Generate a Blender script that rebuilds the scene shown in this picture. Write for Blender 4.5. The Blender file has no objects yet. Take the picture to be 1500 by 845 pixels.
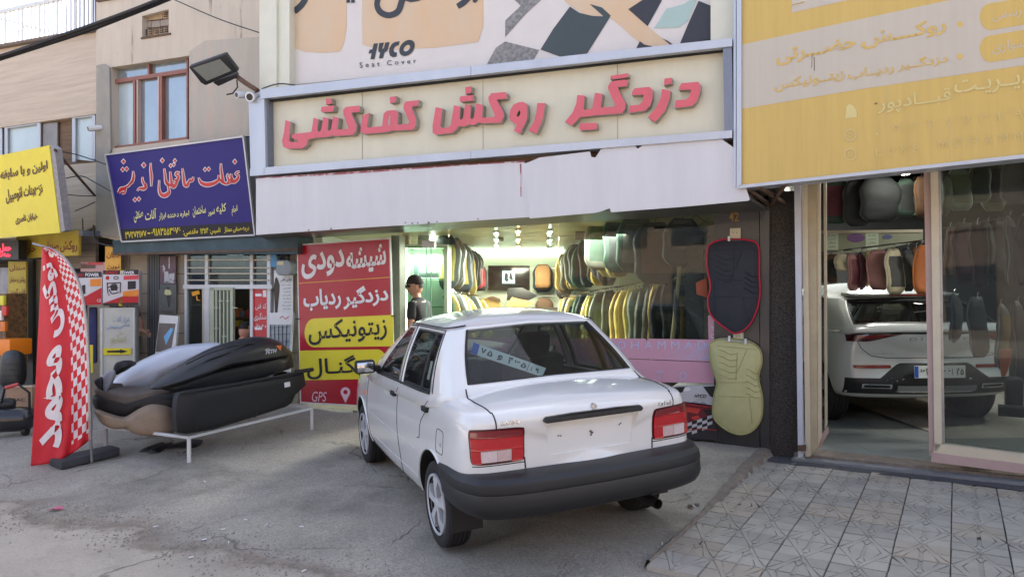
import bpy, bmesh, math, random
import numpy as np
from mathutils import Vector, Matrix, noise
from mathutils.bvhtree import BVHTree
from mathutils.geometry import tessellate_polygon
R = math.radians
sin, cos, PI = math.sin, math.cos, math.pi
random.seed(7)
sc = bpy.context.scene
COL = sc.collection
V = Vector

# ---------------------------------------------------------------- camera
F, CX, CY, H = 1040.0, 750.0, 422.5, 1.55
PITCH = math.atan(9.5 / F); ROLL = .01
_f = V((0, cos(PITCH), sin(PITCH))); _r0 = V((1, 0, 0)); _u0 = V((0, -sin(PITCH), cos(PITCH)))
_r = _r0 * cos(ROLL) - _u0 * sin(ROLL); _u = _u0 * cos(ROLL) + _r0 * sin(ROLL)
EYE = V((0, 0, H))
cam = bpy.data.cameras.new('camera'); co = bpy.data.objects.new('camera', cam); COL.objects.link(co)
cam.sensor_width = 36; cam.lens = F / 1500 * 36; cam.clip_end = 3000; cam.clip_start = .05
co.matrix_world = Matrix(((_r.x, _u.x, -_f.x, 0), (_r.y, _u.y, -_f.y, 0), (_r.z, _u.z, -_f.z, H), (0, 0, 0, 1)))
sc.camera = co

# ---------------------------------------------------------------- world and sun
SUN_EL, SUN_AZ = 38, 34            # degrees; azimuth clockwise from +Y
wd = bpy.data.worlds.new('World'); sc.world = wd; wd.use_nodes = True
nt = wd.node_tree
sky = nt.nodes.new('ShaderNodeTexSky'); sky.sky_type = 'NISHITA'; sky.sun_disc = False
sky.sun_elevation = R(SUN_EL); sky.sun_rotation = R(SUN_AZ); sky.air_density = .7; sky.dust_density = 4.0; sky.ozone_density = .3
hz = nt.nodes.new('ShaderNodeHueSaturation'); hz.inputs['Saturation'].default_value = .78
nt.links.new(sky.outputs[0], hz.inputs['Color']); nt.links.new(hz.outputs[0], nt.nodes['Background'].inputs[0]); nt.nodes['Background'].inputs[1].default_value = .15
sl = bpy.data.lights.new('sun', 'SUN'); sl.energy = 5.0; sl.angle = R(.53); sl.color = (1, .965, .90)
so = bpy.data.objects.new('sun', sl); COL.objects.link(so)
sd = V((sin(R(SUN_AZ)) * cos(R(SUN_EL)), cos(R(SUN_AZ)) * cos(R(SUN_EL)), sin(R(SUN_EL))))
so.rotation_euler = (-sd).to_track_quat('-Z', 'Y').to_euler(); so.location = (0, 0, 30)
sc.view_settings.view_transform = 'Standard'; sc.view_settings.look = 'None'
sc.view_settings.exposure = 2.14; sc.view_settings.gamma = 1; sc.view_settings.use_curve_mapping = False
sc.cycles.max_bounces = 8; sc.cycles.transparent_max_bounces = 24; sc.cycles.diffuse_bounces = 3
sc.cycles.glossy_bounces = 3; sc.cycles.caustics_reflective = False; sc.cycles.caustics_refractive = False
sc.cycles.sample_clamp_indirect = 4

# ---------------------------------------------------------------- projection helpers (photo pixel -> place)
def ray(px, py): return (_f * F + _r * (px - CX) - _u * (py - CY)).normalized()
def W(px, py, Y):
    d = ray(px, py); return EYE + d * (Y / d.y)
class Plane:
    def __init__(s, O, U, N=None, Vv=None):
        s.O = V(O); s.U = V(U).normalized()
        s.V = V(Vv).normalized() if Vv else V((0, 0, 1))
        s.N = s.U.cross(s.V).normalized()          # points toward the street
    def at(s, px, py, d=0.0):
        r = ray(px, py); o = s.O + s.N * d
        t = (o - EYE).dot(s.N) / r.dot(s.N); return EYE + r * t
    def shift(s, d): return Plane(s.O + s.N * d, s.U, Vv=s.V)
def yaw_plane(px, py, Y, yaw, lean=0):
    U = V((cos(R(yaw)), -sin(R(yaw)), 0)); n = U.cross(V((0, 0, 1)))
    Vv = (V((0, 0, 1)) * cos(R(lean)) + n * sin(R(lean)))
    return Plane(W(px, py, Y), U, Vv=Vv)

# ---------------------------------------------------------------- materials
def srgb(r, g=None, b=None):
    if g is None: r, g, b = r
    f = lambda c: (c / 255 / 12.92) if c / 255 <= .04045 else ((c / 255 + .055) / 1.055) ** 2.4
    return (f(r), f(g), f(b), 1)
MATS = {}
def mat(name, col, rough=.6, metal=0, var=.12, scale=6, bump=.0, bscale=60, stretch=(1, 1, 1), coat=0, col2=None,
        spot=None, spotcol=None, spotscale=5, emit=0, ior=None, detail=6):
    """procedural principled material; col in 0-255 sRGB"""
    if name in MATS: return MATS[name]
    m = bpy.data.materials.new(name); m.use_nodes = True; n = m.node_tree; L = n.links.new
    b = n.nodes['Principled BSDF']; c = srgb(*col)
    b.inputs['Roughness'].default_value = rough; b.inputs['Metallic'].default_value = metal
    b.inputs['Coat Weight'].default_value = coat; b.inputs['Coat Roughness'].default_value = .04
    if ior: b.inputs['IOR'].default_value = ior
    tc = n.nodes.new('ShaderNodeTexCoord'); mp = n.nodes.new('ShaderNodeMapping'); L(tc.outputs['Object'], mp.inputs[0])
    mp.inputs['Scale'].default_value = stretch
    out = None
    if var > 0 or col2:
        nz = n.nodes.new('ShaderNodeTexNoise'); nz.inputs['Scale'].default_value = scale; nz.inputs['Detail'].default_value = detail; nz.inputs['Roughness'].default_value = .65
        L(mp.outputs[0], nz.inputs['Vector'])
        r = n.nodes.new('ShaderNodeValToRGB'); L(nz.outputs['Fac'], r.inputs[0])
        c2 = srgb(*col2) if col2 else tuple([x * (1 - var) for x in c[:3]] + [1])
        c1 = c if col2 else tuple([min(1, x * (1 + var)) for x in c[:3]] + [1])
        r.color_ramp.elements[0].position = .3; r.color_ramp.elements[1].position = .7
        r.color_ramp.elements[0].color = c2; r.color_ramp.elements[1].color = c1
        out = r.outputs[0]
    if spot is not None:
        nz = n.nodes.new('ShaderNodeTexNoise'); nz.inputs['Scale'].default_value = spotscale; nz.inputs['Detail'].default_value = 8; nz.inputs['Roughness'].default_value = .7
        L(mp.outputs[0], nz.inputs['Vector'])
        r = n.nodes.new('ShaderNodeValToRGB'); L(nz.outputs['Fac'], r.inputs[0])
        r.color_ramp.elements[0].position = spot; r.color_ramp.elements[1].position = min(1, spot + .07)
        mx = n.nodes.new('ShaderNodeMix'); mx.data_type = 'RGBA'; L(r.outputs[0], mx.inputs[0])
        if out: L(out, mx.inputs[6])
        else: mx.inputs[6].default_value = c
        mx.inputs[7].default_value = srgb(*spotcol); out = mx.outputs[2]
    if out: L(out, b.inputs['Base Color'])
    else: b.inputs['Base Color'].default_value = c
    if bump > 0:
        nz = n.nodes.new('ShaderNodeTexNoise'); nz.inputs['Scale'].default_value = bscale; nz.inputs['Detail'].default_value = 5
        L(tc.outputs['Object'], nz.inputs['Vector'])
        bp = n.nodes.new('ShaderNodeBump'); bp.inputs['Strength'].default_value = bump; bp.inputs['Distance'].default_value = .01
        L(nz.outputs['Fac'], bp.inputs['Height']); L(bp.outputs[0], b.inputs['Normal'])
    if emit:
        b.inputs['Emission Color'].default_value = c; b.inputs['Emission Strength'].default_value = emit
    MATS[name] = m; return m
def glass_mat(name, tint=(235, 240, 238), refl=1.0, rough=.0, dirt=.04):
    if name in MATS: return MATS[name]
    m = bpy.data.materials.new(name); m.use_nodes = True; n = m.node_tree; L = n.links.new
    n.nodes.remove(n.nodes['Principled BSDF']); o = n.nodes['Material Output']
    t = n.nodes.new('ShaderNodeBsdfTransparent'); t.inputs[0].default_value = srgb(*tint)
    g = n.nodes.new('ShaderNodeBsdfGlossy'); g.inputs['Roughness'].default_value = rough
    d = n.nodes.new('ShaderNodeBsdfDiffuse'); d.inputs[0].default_value = (.5, .5, .48, 1)
    fr = n.nodes.new('ShaderNodeFresnel'); fr.inputs[0].default_value = 1.5
    mu = n.nodes.new('ShaderNodeMath'); mu.operation = 'MULTIPLY'; mu.use_clamp = True; mu.inputs[1].default_value = refl
    L(fr.outputs[0], mu.inputs[0])
    mx = n.nodes.new('ShaderNodeMixShader'); L(mu.outputs[0], mx.inputs[0]); L(t.outputs[0], mx.inputs[1]); L(g.outputs[0], mx.inputs[2])
    m2 = n.nodes.new('ShaderNodeMixShader'); nz = n.nodes.new('ShaderNodeTexNoise'); nz.inputs['Scale'].default_value = 3; nz.inputs['Detail'].default_value = 8
    mm = n.nodes.new('ShaderNodeMath'); mm.operation = 'MULTIPLY'; mm.inputs[1].default_value = dirt * 2; L(nz.outputs['Fac'], mm.inputs[0])
    L(mm.outputs[0], m2.inputs[0]); L(mx.outputs[0], m2.inputs[1]); L(d.outputs[0], m2.inputs[2]); L(m2.outputs[0], o.inputs[0])
    MATS[name] = m; return m
def lamp_mat(name, col, strength):
    if name in MATS: return MATS[name]
    m = bpy.data.materials.new(name); m.use_nodes = True; n = m.node_tree
    b = n.nodes['Principled BSDF']; b.inputs['Base Color'].default_value = srgb(*col)
    b.inputs['Emission Color'].default_value = srgb(*col); b.inputs['Emission Strength'].default_value = strength
    MATS[name] = m; return m

# ---------------------------------------------------------------- object helpers
def world_of(o):
    m = o.matrix_basis.copy() if o.parent is None else world_of(o.parent) @ o.matrix_parent_inverse @ o.matrix_basis
    return m
def attach(o, parent, local=False):
    o.parent = parent
    o.matrix_parent_inverse = Matrix.Identity(4) if local else world_of(parent).inverted()
TOP = []
def tag(o, label=None, cat=None, group=None, kind=None):
    if label: o['label'] = label
    if cat: o['category'] = cat
    if group: o['group'] = group
    if kind: o['kind'] = kind
    return o
def thing(name, label, cat, loc=(0, 0, 0), rot=(0, 0, 0), group=None):
    o = bpy.data.objects.new(name, None); COL.objects.link(o); o.location = loc; o.rotation_euler = rot
    o.empty_display_size = .1
    return tag(o, label, cat, group)
def obm(name, me, parent=None, local=False):
    o = bpy.data.objects.new(name, me); COL.objects.link(o)
    if parent: attach(o, parent, local)
    return o
def mesh(name, verts, faces, mats, parent=None, smooth=None, local=False, fm=None, fix=True):
    me = bpy.data.meshes.new(name); me.from_pydata([tuple(v) for v in verts], [], faces)
    for m in (mats if isinstance(mats, (list, tuple)) else [mats]): me.materials.append(m)
    if fm: me.polygons.foreach_set('material_index', fm)
    if smooth is not None or fix:
        bm = bmesh.new(); bm.from_mesh(me)
        if fix: bmesh.ops.recalc_face_normals(bm, faces=bm.faces)
        if smooth is not None:
            for f in bm.faces: f.smooth = True
            for e in bm.edges:
                if len(e.link_faces) == 2: e.smooth = e.calc_face_angle(0) < R(smooth)
        bm.to_mesh(me); bm.free()
    return obm(name, me, parent, local)
class MB:
    """collects shapes for one mesh"""
    def __init__(s): s.v = []; s.f = []; s.m = []
    def add(s, vs, fs, mi=0):
        o = len(s.v); s.v += [V(x) for x in vs]; s.f += [tuple(i + o for i in f) for f in fs]; s.m += [mi] * len(fs); return s
    def box(s, c, size, rot=None, mi=0):
        x, y, z = [k / 2 for k in size]; c = V(c)
        vs = [V((a * x, b * y, d * z)) for a in (-1, 1) for b in (-1, 1) for d in (-1, 1)]
        if rot is not None:
            M = rot if isinstance(rot, Matrix) else Matrix.Rotation(rot, 3, 'Z'); vs = [M @ v for v in vs]
        return s.add([c + v for v in vs], [(0, 1, 3, 2), (4, 6, 7, 5), (0, 4, 5, 1), (2, 3, 7, 6), (0, 2, 6, 4), (1, 5, 7, 3)], mi)
    def bar(s, a, b, w, h=None, up=(0, 0, 1), mi=0):
        a, b = V(a), V(b); h = h or w; d = (b - a).normalized(); up = V(up)
        if abs(d.dot(up)) > .98: up = V((1, 0, 0))
        x = d.cross(up).normalized(); y = x.cross(d).normalized()
        vs = [p + x * (i * w / 2) + y * (j * h / 2) for p in (a, b) for i, j in ((-1, -1), (1, -1), (1, 1), (-1, 1))]
        return s.add(vs, [(3, 2, 1, 0), (4, 5, 6, 7), (0, 1, 5, 4), (1, 2, 6, 5), (2, 3, 7, 6), (3, 0, 4, 7)], mi)
    def tube(s, pts, r, n=8, cap=True, mi=0):
        pts = [V(p) for p in pts]; rs = r if isinstance(r, (list, tuple)) else [r] * len(pts)
        base = len(s.v); vs = []; prev = None
        for i, p in enumerate(pts):
            d = (pts[min(i + 1, len(pts) - 1)] - pts[max(i - 1, 0)]).normalized()
            if prev is None:
                up = V((0, 0, 1)) if abs(d.z) < .9 else V((1, 0, 0)); x = d.cross(up).normalized()
            else:
                x = (prev - d * prev.dot(d)).normalized()
            prev = x; y = d.cross(x)
            for k in range(n):
                a = 2 * PI * k / n; vs.append(p + (x * cos(a) + y * sin(a)) * rs[i])
        fs = [(i * n + k, i * n + (k + 1) % n, (i + 1) * n + (k + 1) % n, (i + 1) * n + k) for i in range(len(pts) - 1) for k in range(n)]
        if cap: fs += [tuple(range(n - 1, -1, -1)), tuple((len(pts) - 1) * n + k for k in range(n))]
        return s.add(vs, fs, mi)
    def lathe(s, prof, c=(0, 0, 0), axis='Z', n=24, mi=0):
        """prof: list of (r, h) ; closed rings"""
        c = V(c); vs = []
        for r, h in prof:
            for k in range(n):
                a = 2 * PI * k / n; p = (r * cos(a), r * sin(a), h)
                if axis == 'X': p = (p[2], p[0], p[1])
                if axis == 'Y': p = (p[0], p[2], p[1])
                vs.append(c + V(p))
        m = len(prof)
        fs = [(i * n + k, i * n + (k + 1) % n, (i + 1) * n + (k + 1) % n, (i + 1) * n + k) for i in range(m - 1) for k in range(n)]
        return s.add(vs, fs, mi)
    def prism(s, front, back, mi=0, side_mi=None, holes=None):
        """front/back: lists of loops (outer first, then holes) of 3D points"""
        if isinstance(front[0], Vector): front, back = [front], [back]
        flat = [p for l in front for p in l]; n = len(flat); tri = tessellate_polygon(front)
        fl2 = [p for l in back for p in l]
        s.add(flat + fl2, [tuple(t) for t in tri] + [tuple(i + n for i in reversed(t)) for t in tri], mi)
        o = len(s.v) - 2 * n; k = 0
        for l in front:
            m = len(l)
            for i in range(m):
                a, b = k + i, k + (i + 1) % m
                s.f.append((o + a, o + b, o + b + n, o + a + n)); s.m.append(mi if side_mi is None else side_mi)
            k += m
        return s
    def grid(s, fn, nu, nv, mi=0, mif=None):
        o = [fn(i / nu, j / nv) for j in range(nv + 1) for i in range(nu + 1)]
        base = len(s.v); s.v += [V(x) for x in o]
        for j in range(nv):
            for i in range(nu):
                a = base + j * (nu + 1) + i; s.f.append((a, a + 1, a + nu + 2, a + nu + 1)); s.m.append(mif(i, j) if mif else mi)
        return s
    def build(s, name, mats, parent=None, smooth=None, local=False, fix=True):
        return mesh(name, s.v, s.f, mats, parent, smooth, local, s.m, fix)
def px_poly(pl, pts, d=0, th=.02, mb=None, mi=0, side=None):
    """prism whose front face has the outline pts (photo pixels) on plane pl at offset d, thickness th behind"""
    mb = mb or MB(); loops = pts if isinstance(pts[0], list) else [pts]
    fr = [[pl.at(x, y, d) for x, y in l] for l in loops]; bk = [[p - pl.N * th for p in l] for l in fr]
    return mb.prism(fr, bk, mi, side)
def rect(x0, y0, x1, y1): return [(x0, y0), (x1, y0), (x1, y1), (x0, y1)]
def bevel_obj(o, w, seg=2, ang=30):
    bm = bmesh.new(); bm.from_mesh(o.data)
    ed = [e for e in bm.edges if len(e.link_faces) == 2 and e.calc_face_angle(0) > R(ang)]
    bmesh.ops.bevel(bm, geom=ed, offset=w, segments=seg, affect='EDGES', profile=.6, clamp_overlap=True)
    for f in bm.faces: f.smooth = True
    for e in bm.edges:
        if len(e.link_faces) == 2: e.smooth = e.calc_face_angle(0) < R(50)
    bm.to_mesh(o.data); bm.free(); return o
def evaluated(o):
    """bake the modifiers of o into its mesh"""
    bpy.context.view_layer.update(); dg = bpy.context.evaluated_depsgraph_get()
    me = bpy.data.meshes.new_from_object(o.evaluated_get(dg)); o.modifiers.clear(); old = o.data; o.data = me; return o

# ---------------------------------------------------------------- Persian lettering
_AR = {}
for ch, base, n in (('ا', 0xFE8D, 2), ('آ', 0xFE81, 2), ('ب', 0xFE8F, 4), ('پ', 0xFB56, 4), ('ت', 0xFE95, 4), ('ج', 0xFE9D, 4), ('چ', 0xFB7A, 4), ('ح', 0xFEA1, 4),
        ('خ', 0xFEA5, 4), ('د', 0xFEA9, 2), ('ذ', 0xFEAB, 2), ('ر', 0xFEAD, 2), ('ز', 0xFEAF, 2), ('س', 0xFEB1, 4), ('ش', 0xFEB5, 4), ('ص', 0xFEB9, 4), ('ض', 0xFEBD, 4),
        ('ط', 0xFEC1, 4), ('ع', 0xFEC9, 4), ('غ', 0xFECD, 4), ('ف', 0xFED1, 4), ('ق', 0xFED5, 4), ('ک', 0xFB8E, 4), ('گ', 0xFB92, 4), ('ل', 0xFEDD, 4), ('م', 0xFEE1, 4),
        ('ن', 0xFEE5, 4), ('و', 0xFEED, 2), ('ه', 0xFEE9, 4), ('ی', 0xFBFC, 4)):
    _AR[ch] = (base, n)
def shape_fa(t):
    out = []; L = len(t)
    for i, ch in enumerate(t):
        if ch == 'ـ': out.append('ـ'); continue
        if ch not in _AR: out.append(ch); continue
        base, n = _AR[ch]
        pv = t[i - 1] if i else ''; nx = t[i + 1] if i + 1 < L else ''
        jp = (pv in _AR and _AR[pv][1] == 4) or pv == 'ـ'
        jn = n == 4 and (nx in _AR or nx == 'ـ')
        k = 0 if not jp and not jn else 1 if jp and not jn else 2 if jn and not jp else 3
        out.append(chr(base + k))
    # visual order; runs of digits keep their order
    res = []; i = 0
    while i < L:
        if out[i].isdigit() or (out[i].isascii() and out[i].isalnum()):
            j = i
            while j < L and (out[j].isdigit() or (out[j].isascii() and out[j].isalnum())): j += 1
            res.append(''.join(out[i:j])); i = j
        else: res.append(out[i]); i += 1
    return ''.join(reversed(res))
_TC = {}
def glyphs(text, bold=0.0, fa=True, shear=0, spacing=1, res=3):
    """2D mesh of a text, fitted to the unit square"""
    key = (text, bold, shear, spacing)
    if key in _TC: return _TC[key]
    c = bpy.data.curves.new('t', 'FONT'); c.body = shape_fa(text) if fa else text; c.size = 1; c.offset = bold; c.resolution_u = res
    c.shear = shear; c.space_character = spacing; c.fill_mode = 'FRONT'
    o = bpy.data.objects.new('t', c); COL.objects.link(o); bpy.context.view_layer.update()
    me = bpy.data.meshes.new_from_object(o.evaluated_get(bpy.context.evaluated_depsgraph_get()))
    vs = [v.co.copy() for v in me.vertices]; fs = [tuple(p.vertices) for p in me.polygons]
    bpy.data.objects.remove(o); bpy.data.curves.remove(c); bpy.data.meshes.remove(me)
    x0 = min(v.x for v in vs); x1 = max(v.x for v in vs); y0 = min(v.y for v in vs); y1 = max(v.y for v in vs)
    vs = [((v.x - x0) / (x1 - x0), (v.y - y0) / (y1 - y0)) for v in vs]
    _TC[key] = (vs, fs); return _TC[key]
def quad_px(q, u, v):
    (ax, ay), (bx, by), (cx, cy), (dx, dy) = q   # TL TR BR BL
    return ((ax * (1 - u) + bx * u) * v + (dx * (1 - u) + cx * u) * (1 - v), (ay * (1 - u) + by * u) * v + (dy * (1 - u) + cy * u) * (1 - v))
def letter(pl, text, q, m, parent, d=.004, bold=.01, fa=True, shear=0, spacing=1, name='lettering', fn=None, lab=None):
    """text fitted into the pixel quad q (TL,TR,BR,BL), or q=(x0,y0,x1,y1)"""
    if not isinstance(q[0], (tuple, list)): q = rect(*q)
    vs, fs = glyphs(text, bold, fa, shear, spacing)
    out = [fn(u, v) if fn else pl.at(*quad_px(q, u, v), d) for u, v in vs]
    o = mesh(name, out, fs, m, parent, fix=False)
    if lab: o['label'] = lab
    return o
def stroke(pl, pts, w, mb, d=.004, mi=0, caps=True, org=(0, 0), k=1.0):
    """a pen stroke as a flat ribbon: pts are (x, y) or (x, y, width) in zoom pixels"""
    P = [(org[0] + p[0] / k, org[1] + p[1] / k, (p[2] if len(p) > 2 else w) / k) for p in pts]
    # densify with catmull-rom
    Q = []
    for i in range(len(P) - 1):
        p0, p1, p2, p3 = P[max(i - 1, 0)], P[i], P[i + 1], P[min(i + 2, len(P) - 1)]
        for s in range(4):
            t = s / 4
            Q.append(tuple(.5 * ((2 * p1[c]) + (-p0[c] + p2[c]) * t + (2 * p0[c] - 5 * p1[c] + 4 * p2[c] - p3[c]) * t * t + (-p0[c] + 3 * p1[c] - 3 * p2[c] + p3[c]) * t ** 3) for c in range(3)))
    Q.append(P[-1]); L = []; Rr = []
    for i, q in enumerate(Q):
        a = Q[max(i - 1, 0)]; b = Q[min(i + 1, len(Q) - 1)]; dx, dy = b[0] - a[0], b[1] - a[1]; l = math.hypot(dx, dy) or 1
        nx, ny = -dy / l, dx / l; h = max(q[2], .1) / 2
        L.append(pl.at(q[0] + nx * h, q[1] + ny * h, d)); Rr.append(pl.at(q[0] - nx * h, q[1] - ny * h, d))
    n = len(Q); mb.add(L + Rr, [(i, i + 1, n + i + 1, n + i) for i in range(n - 1)], mi)
    return mb
def diamond(pl, x, y, s, mb, d=.004, mi=0, org=(0, 0), k=1.0, asp=1.2):
    pts = [(x, y - s * asp), (x + s, y), (x, y + s * asp), (x - s, y)]
    mb.add([pl.at(org[0] + a / k, org[1] + b / k, d) for a, b in pts], [(0, 1, 2, 3)], mi)
def dens(pts, step=.03, closed=False):
    out = []; P = list(pts) + ([pts[0]] if closed else [])
    for a, b in zip(P[:-1], P[1:]):
        n = max(1, int(math.dist(a, b) / step))
        out += [tuple(a[c] + (b[c] - a[c]) * i / n for c in range(len(a))) for i in range(n)]
    out.append(P[-1]); return out
def bulged(pl, out, d, th, bulge, m, name, parent=None, K=8, pw=2.6, smooth=60, back=.7):
    """solid shell: outline (pixels) on plane pl, domed toward the street, flat-ish back th behind"""
    n = len(out); cx = sum(p[0] for p in out) / n; cy = sum(p[1] for p in out) / n; mb = MB(); rings = []
    B = [pl.at(x, y, d) for x, y in out]; C = pl.at(cx, cy, d)
    rings.append([C + (p - C) * back - pl.N * th for p in B]); rings.append([C + (p - C) * (back + .25 * (1 - back) + .1) - pl.N * th * .75 for p in B])
    rings.append([p - pl.N * th * .25 for p in B])
    for k in range(K):
        s = 1 - k / (K - 1) * .96; rings.append([C + (p - C) * s + pl.N * bulge * math.sqrt(max(0, 1 - s ** pw)) for p in B])
    R_ = len(rings); mb.add([p for r_ in rings for p in r_], [(i * n + q, i * n + (q + 1) % n, (i + 1) * n + (q + 1) % n, (i + 1) * n + q) for i in range(R_ - 1) for q in range(n)] + [tuple(range(n)), tuple((R_ - 1) * n + q for q in range(n))])
    return mb.build(name, m, parent, smooth=smooth)
def spl(P, n=5, closed=True):
    out = []; L = len(P)
    for i in range(L if closed else L - 1):
        g = (lambda k: P[k % L]) if closed else (lambda k: P[max(0, min(L - 1, k))])
        a, b, c, e = g(i - 1), g(i), g(i + 1), g(i + 2)
        for k in range(n):
            u = k / n; out.append(tuple(.5 * (2 * b[q] + (c[q] - a[q]) * u + (2 * a[q] - 5 * b[q] + 4 * c[q] - e[q]) * u * u + (3 * b[q] - a[q] - 3 * c[q] + e[q]) * u ** 3) for q in range(len(b))))
    if not closed: out.append(P[-1])
    return out
# ================================================================ planes of the place
P0 = V((2.44, 6.8, 0))
MAIN = Plane(P0, (cos(R(23)), -sin(R(23)), 0))
RD = Plane((2.65, 6.6, 0), (cos(R(32)), -sin(R(32)), 0))
EA = V((cos(R(32)), -sin(R(32)), 0)); DA = V((sin(R(32)), cos(R(32)), 0))      # paving axes
CAR_O, CAR_YAW, CAR_PITCH, CAR_ROLL = V((.2218, 4.8974, -.0286)), .4025, .018, -.0419
CARM = Matrix.Translation(CAR_O) @ Matrix.Rotation(CAR_YAW, 4, 'Z') @ Matrix.Rotation(CAR_PITCH, 4, 'X') @ Matrix.Rotation(CAR_ROLL, 4, 'Y')
# ground heights: thin-plate style fit through measured contact points
_gp = [(.8, 4.15, -.03), (2.42, 6.74, .06), (1.44, 5.23, .005), (-2.6, 8.87, .2), (-.4, 8.0, .17), (1.5, 7.1, .09), (-3.05, 6.7, 0), (-2.2, 7.8, .08), (-5.5, 8, .02), (-8, 11, .12),
       (-5, 10, .15), (0, 3, -.09), (-4, 4, -.12), (-8, 4, -.2), (3, 2.5, -.05), (0, -1, -.2), (6, 2, -.05), (-9, -1, -.25), (8, 1, -.05), (-12, 8, .05), (-12, 12, .1), (3, 12, .15), (-1, 12, .2)]
for x, y in ((-.78, 0), (.78, 0), (-.78, 2.345), (.78, 2.345)):
    q = CARM @ V((x, y, 0)); _gp.append((q.x, q.y, q.z))
_A = np.array(_gp); _n = len(_A)
_K = np.sqrt(((_A[:, None, :2] - _A[None, :, :2]) ** 2).sum(-1) + 1.0)
_M = np.zeros((_n + 3, _n + 3)); _M[:_n, :_n] = _K + np.eye(_n) * -.002; _M[:_n, _n] = 1; _M[:_n, _n + 1:] = _A[:, :2]; _M[_n, :_n] = 1; _M[_n + 1:, :_n] = _A[:, :2].T
_w = np.linalg.solve(_M, np.concatenate([_A[:, 2], np.zeros(3)]))
def gz0(x, y):
    x = np.clip(x, -12, 8); y = np.clip(y, -2, 12)
    k = np.sqrt((_A[:, 0] - x) ** 2 + (_A[:, 1] - y) ** 2 + 1.0)
    return float(k @ _w[:_n] + _w[_n] + _w[_n + 1] * x + _w[_n + 2] * y)
def on_paving(x, y):
    e = x * EA.x + y * EA.y; d = x * DA.x + y * DA.y; return e > -1.52 and d > 3.83
def gz(x, y): return 0.0 if on_paving(x, y) else gz0(x, y)
def G(px, py):
    r = ray(px, py); z = 0
    for _ in range(8):
        t = (z - H) / r.z; p = EYE + r * t; z = gz(p.x, p.y)
    p.z = z; return p

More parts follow.
